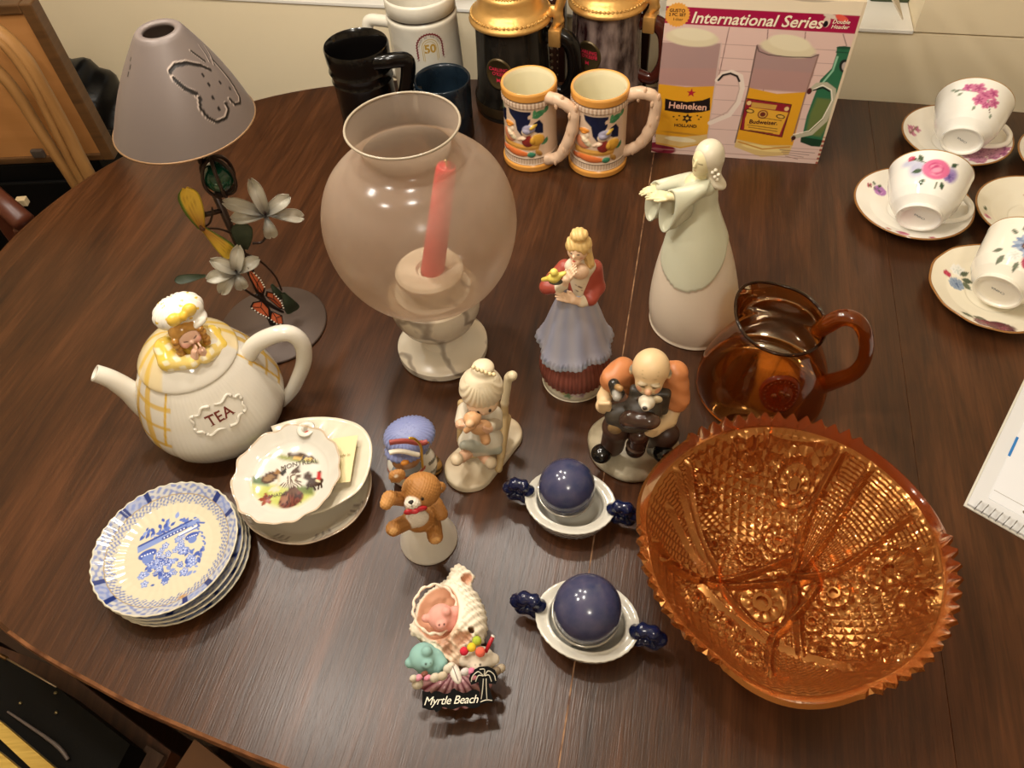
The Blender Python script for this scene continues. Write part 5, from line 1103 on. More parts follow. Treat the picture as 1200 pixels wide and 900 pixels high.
# orange monarch
om = mat('monarch_wing', rough=0.4, attr=True)
def mon_col(u, v):
    p = Paint(u, v, '#c4603a'); p.mix(np.clip(1-v*2.2, 0, 1)*0.8, '#4a1e14')
    for a in (.25, .5, .72): p.line([(0.5, 0.0), (a, 1.0)], .02, '#221310', soft=.02)
    p.mix(np.clip((u-.80)*14, 0, 1), '#1a100d'); p.mix(np.clip((.10-u)*14, 0, 1)*0.8, '#1a100d'); p.mix(np.clip((v-.9)*14, 0, 1), '#1a100d')
    for i in range(9): p.ell(.93, .12+.1*i, .055, .03, '#e9e2d2')
    for i in range(5): p.ell(.1+.2*i, .96, .05, .028, '#e9e2d2')
    return p.c
mb = mesh_obj('monarch_butterfly', *tube([L(300, 345, -.024), L(316, 357, -.024), L(332, 366, -.022)], [.0016, .0026, .0014], 8, smooth=12), M('#1c120e', 0.5), t)
def wing_poly(pts, m, parent, dots, edge):
    P = [L(x, y, yy) for x, y, yy in pts]; c = np.mean(P, 0); V = []; n = len(P)
    rings = (1.0, 0.86, 0.78, 0.4, 0.0); col = []
    for k, q in enumerate(rings):
        for p_ in P: V.append(c+(p_-c)*q+np.array([0, -0.0012*(1-q), 0.0012*(1-q)]))
        col += [lin(('#1a100d', '#1a100d', '#c4603a', '#c96640', '#b8532f')[k])]*n
    F = [(k*n+i, k*n+(i+1) % n, (k+1)*n+(i+1) % n, (k+1)*n+i) for k in range(len(rings)-1) for i in range(n)]
    w_ = mesh_obj('wing', V, F, m, parent, col=np.array(col))
    dd = []
    for i in range(n):
        if not edge[i]: continue
        a, b2 = P[i], P[(i+1) % n]; k = max(1, int(np.linalg.norm(b2-a)/0.0042))
        for j in range(k): q = a+(b2-a)*(j+.5)/k; q = q+(c-q)*0.05; dd.append(ball(q+np.array([0, -.0008, .0008]), (.0011, .0006, .0011), 8, 5))
    for d_ in dd: mesh_obj('wing_spot', *d_, M('#e9e2d2', 0.5), w_)
    vs = []
    for i in range(0, n, 2): vs.append(tube([P[0]*0.15+c*0.85+np.array([0, -.0014, .0014]), P[i]*0.9+c*0.1+np.array([0, -.0012, .0012])], .0004, 5))
    mesh_obj('wing_veins', *join(vs), M('#1a100d', 0.5), w_)
wing_poly([(303, 344, -.024), (291, 322, -.03), (290, 313, -.032), (296, 318, -.032), (305, 327, -.032), (311, 338, -.03), (309, 346, -.026)], om, mb, 0, [0, 0, 1, 1, 1, 0, 0])
wing_poly([(311, 347, -.025), (312, 341, -.028), (320, 343, -.03), (330, 354, -.03), (333, 363, -.028), (328, 362, -.025)], om, mb, 0, [0, 0, 1, 1, 0, 0])
wing_poly([(307, 352, -.026), (296, 354, -.034), (293, 360, -.036), (304, 368, -.036), (317, 374, -.034), (316, 362, -.028)], om, mb, 0, [0, 0, 1, 1, 0, 0])
wing_poly([(318, 364, -.026), (316, 374, -.032), (326, 381, -.034), (332, 380, -.032), (331, 370, -.026)], om, mb, 0, [0, 1, 1, 0, 0])

# --- teapot
L = Loc(265, 491, 4); L2 = Loc(265, 491, -25)
def T2(px, py, y=0.0): return L.R.T @ (L2.R @ L2(px, py, y))
t = thing('figural_teapot', 'white teapot shaped as a praying girl in a yellow gingham dress', 'teapot', L)
tp = [(0, .001), (.052, 0), (.0565, .004), (.068, .017), (.0748, .037), (.0730, .056), (.0655, .079), (.0545, .100), (.0465, .111), (.043, .116), (.040, .117)]
tr_ = spline(tp, 120); trf = lambda z: np.interp(z, tr_[15:, 1], tr_[15:, 0])
white = '#dbd4c6'; yel = '#d6ac3a'
def gingham(p, T, z, a, col=yel):
    for q in (-1.62, -1.28, 1.30, 1.62, -2.2, 2.2, -2.8, 2.8): p.mix(a*np.clip((0.085-abs(T-q-(z-.05)*1.5*np.sign(q)))*50, 0, 1)*0.85, col)
    for q in (.012, .030, .052, .074, .094): p.mix(a*np.clip((0.0024-abs(z-q))*1500, 0, 1)*0.8, col)
def tpaint(p, T, r, z, s):
    lim = 0.98-np.clip((z-.05)/.06, 0, 1)*0.18; ap_ = np.clip((lim-np.abs(T))*40, 0, 1)*np.clip((z-.0115)*900, 0, 1)
    a = (1-ap_)*(r > .03); gingham(p, T, z, a)
    p.mix(np.clip((0.03-abs(np.abs(T)-lim-0.09))*60, 0, 1)*(z > .05), yel)
    p.h += ap_*0.0011+ap_*0.00022*np.sin(T*95)*(z > .02)
painted_lathe('body', tp, 260, 130, white, tpaint, mat('teapot_glaze', rough=0.16, attr=True, coat=0.3), t, cap=False)
P = [T2(206, 480), T2(178, 478), T2(152, 458), T2(130, 444), T2(111, 437)]
V, F = tube(P, [.020, .0155, .0115, .0095, .0088], 18, smooth=40, caps=False)
n_ = 18; ring = V[-n_:]; c_ = ring.mean(0); d_ = c_-V[-3*n_:-2*n_].mean(0); d_ /= np.linalg.norm(d_)
V = np.concatenate([V, c_+(ring-c_)*0.72, c_+(ring-c_)*0.66-d_*0.016]); k_ = len(V)//n_
F += [((k_-3)*n_+j, (k_-3)*n_+(j+1) % n_, (k_-2)*n_+(j+1) % n_, (k_-2)*n_+j) for j in range(n_)]+[((k_-2)*n_+j, (k_-2)*n_+(j+1) % n_, (k_-1)*n_+(j+1) % n_, (k_-1)*n_+j) for j in range(n_)]+[[(k_-1)*n_+j for j in range(n_)]]
mesh_obj('spout', V, F, M(white, 0.16, coat=0.3), t)
P = [T2(284, 428), T2(298, 405), T2(320, 393), T2(340, 391), T2(354, 403), T2(356, 424), T2(348, 446), T2(340, 460), T2(328, 470)]
V, F = tube(P, [.0085, .0085, .0085, .0082, .008, .0075, .007, .0065, .008], 14, smooth=60, flat=1.1); mesh_obj('handle', V, F, M(white, 0.16, coat=0.3), t)
# lid with the girl's upper body
def lidp(p, T, r, z, s):
    f = np.clip((0.95-np.abs(T))*30, 0, 1); gingham(p, T, z*0.9, (1-f)); p.mix((1-f)*0.45, '#e6c35a')
    p.mix(f*np.clip((z-.132)*800, 0, 1), '#e3bb4a')
ldp = [(.038, .1125), (.0485, .1105), (.0495, .1125), (.046, .118), (.039, .126), (.030, .134), (.021, .140), (.012, .144), (0, .146)]
lid = painted_lathe('lid', ldp, 140, 50, white, lidp, PORC, t, cap=False)
skin = '#e3b79c'; hr = '#b98742'
pr = [Cap(L(196, 409, -.006), L(198, 423, -.020), .0125, .0100, '#e7c556', k=.004), Cap(L(198, 424, -.020), L(225, 424, -.036), .0092, .0072, '#ecd07a', k=.003), Cap(L(247, 395, -.006), L(256, 407, -.020), .0125, .0100, '#e7c556', k=.004), Cap(L(256, 408, -.020), L(240, 418, -.036), .0092, .0072, '#ecd07a', k=.003), Ell(L(226, 408, -.010), (.016, .010, .012), '#e7c75c', k=.005)]
def ging2(V, c):
    q = np.clip(np.sin(V[:, 0]*620)*3, -1, 1)+np.clip(np.sin((V[:, 2]+V[:, 1]*.4)*620)*3, -1, 1); a = np.clip(-q/2, 0, 1)[:, None]*0.8; return c*(1-a)+a*np.array(lin('#f2ead2'))
sdf('sleeves', pr, PORC, lid, 0.0011, shade=ging2)
V, F = ball((0, 0, 0), (1, 1, 1), 14, 8)
pr = []
for sgn, w_ in ((-1, (230, 419)), (1, (238, 418))):
    a = L(w_[0]+sgn*2, w_[1], -.037); b_ = L(231, 404, -.036)+np.array([sgn*.0018, 0, 0])
    pr.append(Cap(a, (a+b_)/2, .0038, .0036, skin, k=.001))
    for i in range(4): pr.append(Cap((a+b_)/2+np.array([sgn*.0004, -.0024+.0018*i, 0]), b_+np.array([0, -.0024+.0018*i, -.0006*abs(i-1.5)]), .0013, .0010, skin, k=.0008))
    pr.append(Cap(a+np.array([0, -.0025, .001]), (a+b_)/2+np.array([0, -.004, .003]), .0013, .0011, skin, k=.001))
sdf('hands', pr, PORC, lid, 0.0007)
hc_ = L(218, 391, -.022)
pr = [Ell(hc_, (.0128, .0118, .0140), skin), Ell(hc_+Pn(0, -.0118, -.0018), .0022, skin, k=.002), Ell(hc_+Pn(-.006, -.0085, -.004), .0036, '#e0a590', k=.003), Ell(hc_+Pn(.006, -.0085, -.004), .0036, '#e0a590', k=.003), Cap(hc_+Pn(0, .002, -.012), hc_+Pn(0, .004, -.022), .006, .009, '#e7c75c', k=.003),
      Ell(hc_+Pn(0, -.0113, -.0066), (.0022, .0012, .0007), '#c06a60', op='p')]
for sgn in (-1, 1): pr.append(Cap(hc_+Pn(sgn*.0062, -.0106, .0012), hc_+Pn(sgn*.0032, -.0118, .0006), .0006, .0006, '#4a2a1c', op='p'))
sdf('head', pr, PORC, lid, 0.0007)
pr = [Ell(hc_+Pn(0, .001, .005), (.0140, .0120, .0118), hr), Ell(hc_+Pn(0, -.014, -.004), (.0112, .013, .0135), hr, op='s')]
for sgn in (-1, 1):
    for i in range(5): pr.append(Ell(hc_+Pn(sgn*(.0125+.001*(i % 2)), -.006, .003-.0048*i), (.0036, .004, .0032), hr if i % 2 else '#a8742f', k=.001))
sdf('hair', pr, PORC, lid, 0.0008)
ht_ = L(209, 365, -.006); pr = [Ell(ht_, (.0242, .0200, .0160), '#efe9dc', rot=(-18, 0, 0)), Tor(ht_+Pn(.004, -.007, -.0085), .0140, .0032, '#efe9dc', rot=(-8, 6, 0), k=.004)]
def hatdots(V, c):
    d = V-ht_; a = np.arctan2(d[:, 0], -d[:, 1]); e_ = np.arcsin(np.clip(d[:, 2]/.0165, -1, 1)); q = (np.sin(a*6)*np.sin(e_*7+a*3) > 0.86); c[q] = lin('#e2bd4a'); return c
sdf('bonnet', pr, PORC, lid, 0.0009, shade=hatdots, disp=lambda V: 0.0006*np.sin(np.arctan2(V[:, 0]-ht_[0], -(V[:, 1]-ht_[1]))*18)*np.clip((V[:, 2]-ht_[2]+.004)*120, 0, 1))
bw_ = L(213, 369, -.028); pr = [Ell(bw_+Pn(-.0078, 0, -.001), (.0068, .0052, .0066), '#e2bb4c', rot=(0, -10, 0)), Ell(bw_+Pn(.0078, 0, .001), (.0068, .0052, .0066), '#e2bb4c', rot=(0, -10, 0)), Ell(bw_+Pn(0, -.003, 0), (.0036, .0040, .0042), '#d8ab38')]
sdf('bow', pr, PORC, lid, 0.0008)
# plaque and lettering
ol_t = on_lathe(trf, 0.0016); th0, zz0 = hit(L, lambda z: np.where((z > .005) & (z < .1), np.interp(z, tr_[15:, 1], tr_[15:, 0]), 0), 257, 487)
Vt, Ft = text_shape('TEA', 0.0150, bold=0.0002, spacing=1.1)
# serif strokes for a roman face
ser = []
def sq(x, y, w_, h_): ser.append(np.array([(x-w_, y-h_), (x+w_, y-h_), (x+w_, y+h_), (x-w_, y+h_)]))
xs_ = Vt[:, 0]; top_, bot_ = Vt[:, 1].max(), Vt[:, 1].min()
g_ = math.radians(4); rotm = lambda x, y: (x*math.cos(g_)-y*math.sin(g_), x*math.sin(g_)+y*math.cos(g_))
mesh_obj('lettering', ol_t(th0, zz0)(*rotm(Vt[:, 0]*0.95, Vt[:, 1]*1.0)), Ft, M('#6a2a20', 0.4), t, smooth=False)
x_l, x_r = xs_.min()*0.95, xs_.max()*0.95
for x, y, w_ in ((x_l+0.0035, bot_, .0022), (x_l+.0006, top_-.0012, .0005), (x_l+.0088, top_-.0012, .0005), (x_r-0.0008, bot_, .0017), (x_r-0.0098, bot_, .0017), (x_l+.0115, bot_, .001), (x_l+.0115, top_, .001)):
    q = np.array([(x-w_, y-.0003), (x+w_, y-.0003), (x+w_, y+.0003), (x-w_, y+.0003)]) if w_ > .0006 else np.array([(x-.0003, y-.0012), (x+.0003, y-.0012), (x+.0003, y+.0012), (x-.0003, y+.0012)])
    mesh_obj('lettering_serif', ol_t(th0, zz0)(*rotm(q[:, 0], q[:, 1])), [(0, 1, 2, 3)], M('#6a2a20', 0.4), t, smooth=False)
olf = on_lathe(trf, 0.0020)
for i in range(8):
    a = np.linspace(2*PI*i/8+0.06, 2*PI*(i+1)/8-0.02, 14); w_ = np.linspace(0, 1, 14)
    x = 0.0265*np.sign(np.cos(a))*np.abs(np.cos(a))**0.75*(1+0.05*np.sin(w_*2*PI)); y = 0.0130*np.sign(np.sin(a))*np.abs(np.sin(a))**0.75*(1+0.16*np.sin(w_*2*PI))
    V, F = tube(olf(th0, zz0)(*rotm(x, y)), np.interp(w_, [0, .15, .6, 1], [.0020, .0015, .0016, .0008]), 8); mesh_obj('scroll_moulding', V, F, M(white, 0.16, coat=0.3), t)

# --- marble hurricane lamp
L = Loc(520, 408)
t = thing('hurricane_lamp', 'frosted glass globe candle lamp on a white marble foot', 'lamp', L)
mbl = mat('veined_marble', '#e0d4c0', 0.25)
nt2 = mbl.node_tree; tc2 = nt2.nodes.new('ShaderNodeTexCoord'); wv = nt2.nodes.new('ShaderNodeTexWave'); wv.inputs['Scale'].default_value = 9; wv.inputs['Distortion'].default_value = 9; wv.inputs['Detail'].default_value = 3; wv.inputs['Detail Scale'].default_value = 1.5; wv.bands_direction = 'DIAGONAL'
r2 = nt2.nodes.new('ShaderNodeValToRGB'); r2.color_ramp.elements[0].color = lin('#a39788')+(1,); r2.color_ramp.elements[0].position = 0.0; r2.color_ramp.elements[1].color = lin('#ddd2be')+(1,); r2.color_ramp.elements[1].position = 0.16
nt2.links.new(tc2.outputs['Object'], wv.inputs['Vector']); nt2.links.new(wv.outputs['Fac'], r2.inputs[0]); nt2.links.new(r2.outputs[0], nt2.nodes['Principled BSDF'].inputs['Base Color'])
V, F = lathe([(0, 0), (.050, 0), (.0525, .003), (.0525, .011), (.049, .014), (.024, .020), (.019, .027), (.020, .034), (.030, .043), (.042, .055), (.0485, .070), (.0505, .086), (.049, .095), (.043, .0985), (0, .099)], 80, smooth_n=None, cap=False); mesh_obj('marble_foot', V, F, mbl, t, flat_angle=35)
V, F = lathe([(0, .099), (.024, .099), (.026, .112), (.0345, .118), (.036, .121), (.036, .126), (.033, .129), (.014, .129), (.012, .124), (0, .124)], 48, cap=False); mesh_obj('candle_cup', V, F, M('#e6d9c2', 0.3), t, flat_angle=35)
fg = bpy.data.materials.new('frosted_smoke_glass'); fg.use_nodes = True; n_ = fg.node_tree; n_.nodes.remove(n_.nodes['Principled BSDF']); out = n_.nodes['Material Output']
tr = n_.nodes.new('ShaderNodeBsdfTransparent'); tr.inputs[0].default_value = (0.93, 0.87, 0.80, 1); df = n_.nodes.new('ShaderNodeBsdfPrincipled'); df.inputs['Base Color'].default_value = lin('#b9a490')+(1,); df.inputs['Roughness'].default_value = 0.16; df.inputs['Transmission Weight'].default_value = 0.0
tl = n_.nodes.new('ShaderNodeBsdfTranslucent'); tl.inputs[0].default_value = lin('#c9b49c')+(1,); m1 = n_.nodes.new('ShaderNodeMixShader'); m1.inputs[0].default_value = 0.35; m2 = n_.nodes.new('ShaderNodeMixShader')
lw = n_.nodes.new('ShaderNodeLayerWeight'); lw.inputs[0].default_value = 0.30; mr = n_.nodes.new('ShaderNodeMapRange'); mr.inputs[3].default_value = 0.43; mr.inputs[4].default_value = 0.80
n_.links.new(lw.outputs['Facing'], mr.inputs[0]); n_.links.new(mr.outputs[0], m2.inputs[0]); n_.links.new(df.outputs[0], m1.inputs[1]); n_.links.new(tl.outputs[0], m1.inputs[2]); n_.links.new(tr.outputs[0], m2.inputs[1]); n_.links.new(m1.outputs[0], m2.inputs[2]); n_.links.new(m2.outputs[0], out.inputs[0])
gl = [(.041, .1005), (.056, .108), (.075, .127), (.0885, .153), (.0948, .183), (.0930, .211), (.083, .237), (.065, .256), (.048, .2655), (.0410, .272), (.0405, .278), (.043, .286), (.048, .295), (.0505, .299)]
V, F = lathe(gl, 96, smooth_n=70, cap=False); gb = mesh_obj('glass_globe', V, F, fg, t)
V, F = tube([(.0507*math.cos(a), .0507*math.sin(a), .299) for a in np.linspace(0, 2*PI, 72, endpoint=False)], .0012, 8, closed=True); mesh_obj('globe_lip', V, F, M('#9c8e7a', 0.2), gb)
cdl = empty('taper_candle', L.loc(), L.rz); tag(cdl, 'leaning pink-red taper candle inside the frosted globe', 'candle')
a, b_ = L(507, 322, -.004), L(523, 196, -.002); a[2] = 0.1245
V, F = tube([a, a*.5+b_*.5, b_-(b_-a)*.03, b_], [.0125, .0112, .0098, .005], 20, smooth=24); mesh_obj('wax', V, F, mat('pink_wax', '#e0434a', 0.4, sss=0.2), cdl)
V, F = tube([b_, b_+Pn(.0006, 0, .004), b_+Pn(.0, 0, .008)], .0012, 6, smooth=8); mesh_obj('wick', V, F, M('#d8bc86', 0.8), cdl)
cdl.location.z += 0.0

# --- amber glass
def thin_glass(name, tint, gloss=0.08, dens=0.0, dcol='#804010'):
    m = bpy.data.materials.new(name); m.use_nodes = True; n = m.node_tree; n.nodes.remove(n.nodes['Principled BSDF']); out = n.nodes['Material Output']
    tr = n.nodes.new('ShaderNodeBsdfTransparent'); tr.inputs[0].default_value = tuple(tint)+(1,); g = n.nodes.new('ShaderNodeBsdfGlossy'); g.inputs['Roughness'].default_value = gloss; g.inputs[0].default_value = (1, .93, .82, 1)
    fr_ = n.nodes.new('ShaderNodeFresnel'); fr_.inputs[0].default_value = 1.5; mx = n.nodes.new('ShaderNodeMixShader'); n.links.new(fr_.outputs[0], mx.inputs[0]); n.links.new(tr.outputs[0], mx.inputs[1]); n.links.new(g.outputs[0], mx.inputs[2]); last = mx
    if dens:
        d = n.nodes.new('ShaderNodeBsdfDiffuse'); d.inputs[0].default_value = lin(dcol)+(1,); m3 = n.nodes.new('ShaderNodeMixShader'); m3.inputs[0].default_value = dens; n.links.new(mx.outputs[0], m3.inputs[1]); n.links.new(d.outputs[0], m3.inputs[2]); last = m3
    n.links.new(last.outputs[0], out.inputs[0]); return m
L = Loc(889, 455)
t = thing('amber_jug', 'amber glass jug with a moulded seal and looped handle', 'jug', L)
aj = thin_glass('amber_glass', (0.66, 0.36, 0.13), 0.04, 0.12, '#7a3a10')
jp = [(.0, .003), (.062, .003), (.0665, .006), (.0685, .012), (.066, .030), (.0585, .052), (.048, .074), (.0425, .088), (.0405, .097), (.0415, .105), (.0435, .111)]
jr = spline(jp, 80); jrf = lambda z: np.interp(z, jr[20:, 1], jr[20:, 0])
sp = 2.6
def jfn(T, r, z, s):
    q = np.clip((z-.085)/.027, 0, 1)**1.6; d = np.exp(-((np.arctan2(np.sin(T-sp), np.cos(T-sp)))/0.55)**2); return r+0.007*q*d, z+0.003*q*d+0.005*q*np.cos(T-sp)
V, F = lathe(jp, 96, jfn, smooth_n=80, cap=False); jb = mesh_obj('body', V, F, aj, t)
k_ = 80; rim = np.array([V[i*k_+k_-1] for i in range(96)]); V2, F2 = tube(rim, .0016, 8, closed=True); mesh_obj('rim', V2, F2, thin_glass('amber_rim', (0.30, 0.16, 0.08), 0.03, 0.15, '#3a1c0c'), jb)
ag = mat('amber_solid_glass', '#a04c12', 0.04, trans=0.8, ior=1.45, coat=0.3)
P = [L(957, 390, 0.0), L(970, 380, 0), L(988, 372, 0), L(1006, 378, 0), L(1015, 398, 0), L(1013, 420, 0), L(1002, 436, 0), L(984, 444, 0), L(960, 452, 0.0)]
V, F = tube(P, [.0075, .009, .0085, .0075, .0068, .0068, .0075, .0085, .010], 16, smooth=60); mesh_obj('handle', V, F, ag, t)
th0, zz0 = hit(L, lambda z: np.where((z > .005) & (z < .10), np.interp(z, jr[20:, 1], jr[20:, 0]), 0), 914, 461)
an = np.linspace(0, 2*PI, 48, endpoint=False); rings = []
for q, off in ((1.0, 0.0002), (0.95, .0032), (0.84, .0036), (0.78, .0026), (0.5, .0026), (0.3, .0036), (0.0, .0040)): rings.append(on_lathe(jrf, off)(th0, zz0)(q*0.0205*np.cos(an), q*0.0185*np.sin(an)))
sl = mesh_obj('seal', np.concatenate(rings), [(k*48+i, k*48+(i+1) % 48, (k+1)*48+(i+1) % 48, (k+1)*48+i) for k in range(6) for i in range(48)], thin_glass('amber_seal', (0.50, 0.22, 0.08), 0.06, 0.35, '#6a200a'), t)
for i in range(22): a = 2*PI*i/22; q = on_lathe(jrf, .0034)(th0, zz0)(np.array([.0158*math.cos(a)]), np.array([.0142*math.sin(a)]))[0]; mesh_obj('seal_bead', *ball(q, .0011, 8, 6), ag, sl)
for i in range(3): q = on_lathe(jrf, .0036)(th0, zz0)(np.array([(i-1)*.0065]), np.array([.003*(i == 1)]))[0]; mesh_obj('seal_relief', *ball(q, (.0030, .0022, .0036), 10, 7), ag, sl)

# --- carnival glass bowl
bo = np.array([0.222, 0.280, 0.0]); L = Loc(0, 0, o=bo)
t = thing('carnival_bowl', 'large orange pressed glass bowl with sawtooth rim and hobstar pattern', 'bowl', L)
def bxy(px, py, z=0.06): q = L.R.T@(gp(px, py, z)-np.array([bo[0], bo[1], 0])); return q[0], q[1]
lobes = [math.atan2(*bxy(*q, 0.085)[::-1]) for q in ((768, 560), (1048, 575), (930, 815))]
BR, BH = 0.124, 0.088
bprof = spline([(0, .007), (.030, .007), (.055, .010), (.080, .024), (.099, .044), (.112, .066), (.120, .082), (.1238, .088)], 400)
arc = np.concatenate([[0], np.cumsum(np.hypot(*np.diff(bprof, axis=0).T))]); 
def bowl_surf(rho, A): s_ = rho*arc[-1]; return np.interp(s_, arc, bprof[:, 0]), np.interp(s_, arc, bprof[:, 1])
nR, nA = 190, 420
RH, AA = np.meshgrid(np.linspace(0, 1, nR), np.linspace(-PI, PI, nA, endpoint=False), indexing='ij'); RH = RH.ravel(); AA = AA.ravel()
lob = np.zeros_like(AA)
for q in lobes: lob = np.maximum(lob, np.clip(1-np.abs(np.arctan2(np.sin(AA-q), np.cos(AA-q)))/0.46, 0, 1))
smooth_l = np.clip(lob*5, 0, 1); bell = np.sin(np.clip(lob, 0, 1)*PI/2)
r_, z_ = bowl_surf(RH, AA)
x, y = r_*np.cos(AA), r_*np.sin(AA)
H_ = np.zeros_like(x)
def hz(zx, zy): return bxy(740+zx*0.4, 480+zy*0.4, 0.045)
stars = [(483, 200, 62), (455, 335, 52), (250, 350, 46), (210, 225, 46), (405, 520, 80), (625, 495, 56), (770, 465, 60), (195, 525, 42), (585, 690, 52), (335, 130, 56), (365, 380, 40), (848, 585, 52), (350, 700, 48), (300, 600, 42), (560, 580, 44), (735, 720, 46)]
used_ = np.zeros_like(x)
for zx, zy, q in stars:
    cx, cy = hz(zx, zy); R0 = q*0.4*0.00071*1.32; d = np.hypot(x-cx, y-cy)/R0; a = np.arctan2(y-cy, x-cx)
    ins = d < 1; tri = np.abs(((a*9/PI) % 2)-1)
    hh = np.where(d < .18, .0004, np.where(d < .30, .0019, np.where(d < .62, .0010+.0011*tri*(1-(d-.3)/.32), .0003+.0014*np.abs(((a*9/PI+(d > .8)) % 2)-1)*(1-abs(d-.8)/.22).clip(0, 1))))
    H_ = np.where(ins, hh*2.0, H_); used_ = np.where(ins, 1, used_)
# mitre cut ribs
def cut(pts, w_, h_):
    global H_, used_
    P = spline([hz(*q) for q in pts], 30); dm = np.full(len(x), 1e9)
    for a, b_ in zip(P[:-1], P[1:]):
        e_ = b_-a; tt = np.clip(((x-a[0])*e_[0]+(y-a[1])*e_[1])/(e_@e_+1e-12), 0, 1); dm = np.minimum(dm, np.hypot(x-a[0]-tt*e_[0], y-a[1]-tt*e_[1]))
    H_ = np.where(dm < w_, np.maximum(H_*0.2, h_*(1-dm/w_)), H_); used_ = np.where(dm < w_, 1, used_)
for pts in (((110, 300), (200, 400), (285, 460)), ((130, 220), (200, 350), (260, 450)), ((60, 420), (200, 460), (340, 440), (500, 380)), ((90, 455), (280, 470), (500, 455)), ((590, 170), (530, 300), (505, 455)), ((690, 190), (600, 330), (520, 430)), ((830, 330), (680, 400), (510, 460)), ((800, 340), (650, 420), (500, 440)), ((215, 480), (360, 600), (530, 700), (640, 760)), ((280, 470), (400, 610), (470, 650)), ((500, 450), (495, 560), (440, 640), (400, 780)), ((510, 470), (520, 600), (520, 690)), ((575, 470), (540, 520), (505, 560)), ((160, 200), (210, 330), (270, 420))):
    cut(pts, 0.0046, 0.0042)
fa, fb = hz(500, 450)
fan = np.arctan2(y-fb, x-fa)
H_ = np.where(used_ < .5, np.where(smooth_l > .3, .0010*np.abs(((fan*26) % 2)-1)+.0005*np.abs(((RH*70) % 2)-1), .0015*np.maximum(np.abs(((x*230+y*110) % 2)-1), np.abs(((x*95-y*245) % 2)-1))), H_)
H_ *= 1.5*np.clip((0.94-RH)*25, 0, 1)
# rim: sawtooth between the smooth lobes
teeth = np.abs(((AA*64/(2*PI)) % 1)-0.5)*2
edge_ = np.clip((RH-0.955)/0.045, 0, 1); tooth = (1-smooth_l)*edge_*(teeth-0.25)*0.0085
dipz = 0.010*bell*np.clip((RH-.6)/.4, 0, 1)**2; outr = 0.006*bell*np.clip((RH-.6)/.4, 0, 1)**2
nr_ = np.gradient(bprof[:, 1], arc); 
slope = np.interp(RH*arc[-1], arc, np.arctan2(np.gradient(bprof[:, 1]), np.gradient(bprof[:, 0])))
r2_ = r_-H_*np.sin(slope)+tooth*0.75+outr; z2_ = z_+H_*np.cos(slope)+tooth*0.7-dipz
inner = np.stack([r2_*np.cos(AA), r2_*np.sin(AA), z2_], 1).reshape(nR, nA, 3)
thk = 0.0045; ro = r_+thk*np.sin(slope)+tooth*0.75+outr; zo = z_-thk*np.cos(slope)+tooth*0.7-dipz
outer = np.stack([ro*np.cos(AA), ro*np.sin(AA), np.maximum(zo, 0.0022)], 1).reshape(nR, nA, 3)[::2, ::2]
def polar_faces(a, b_, off=0): return [(i*b_+j+off, i*b_+(j+1) % b_+off, (i+1)*b_+(j+1) % b_+off, (i+1)*b_+j+off) for i in range(a-1) for j in range(b_)]
cg = bpy.data.materials.new('carnival_glass'); cg.use_nodes = True; n_ = cg.node_tree; pb = n_.nodes['Principled BSDF']; out = n_.nodes['Material Output']
pb.inputs['Base Color'].default_value = lin('#dc9850')+(1,); pb.inputs['Metallic'].default_value = 0.78; pb.inputs['Roughness'].default_value = 0.22; pb.inputs['Coat Weight'].default_value = 0.4; pb.inputs['Coat Roughness'].default_value = 0.05
tr = n_.nodes.new('ShaderNodeBsdfTransparent'); tr.inputs[0].default_value = (0.72, 0.32, 0.11, 1); mx = n_.nodes.new('ShaderNodeMixShader'); mx.inputs[0].default_value = 0.42
n_.links.new(tr.outputs[0], mx.inputs[1]); n_.links.new(pb.outputs[0], mx.inputs[2]); n_.links.new(mx.outputs[0], out.inputs[0])
Vb = np.concatenate([inner.reshape(-1, 3), outer.reshape(-1, 3)]); no, na2 = outer.shape[0], outer.shape[1]; off = nR*nA
Fb = polar_faces(nR, nA)+[f[::-1] for f in polar_faces(no, na2, off)]
for j in range(na2): a, b_ = (nR-1)*nA+2*j, (nR-1)*nA+(2*j+1) % nA; c_, d_ = off+(no-1)*na2+j, off+(no-1)*na2+(j+1) % na2; Fb.append((a, b_, (nR-1)*nA+(2*j+2) % nA, d_, c_))
bwl = mesh_obj('bowl_body', Vb, Fb, cg, t, smooth=False)
bwl.data.materials.append(thin_glass('amber_bowl_outside', (0.62, 0.25, 0.08), 0.10, 0.34, '#9a4418'))
_mi = np.zeros(len(bwl.data.polygons), int); _mi[(nR-1)*nA:(nR-1)*nA+(no-1)*na2] = 1; _mi[int(.945*(nR-1))*nA:(nR-1)*nA] = 1; bwl.data.polygons.foreach_set('material_index', _mi)
V, F = lathe([(.040, .0005), (.050, .0), (.0505, .004), (.046, .007), (.042, .004), (.040, .0005)], 64, cap=False); mesh_obj('foot_ring', V, F, cg, t)

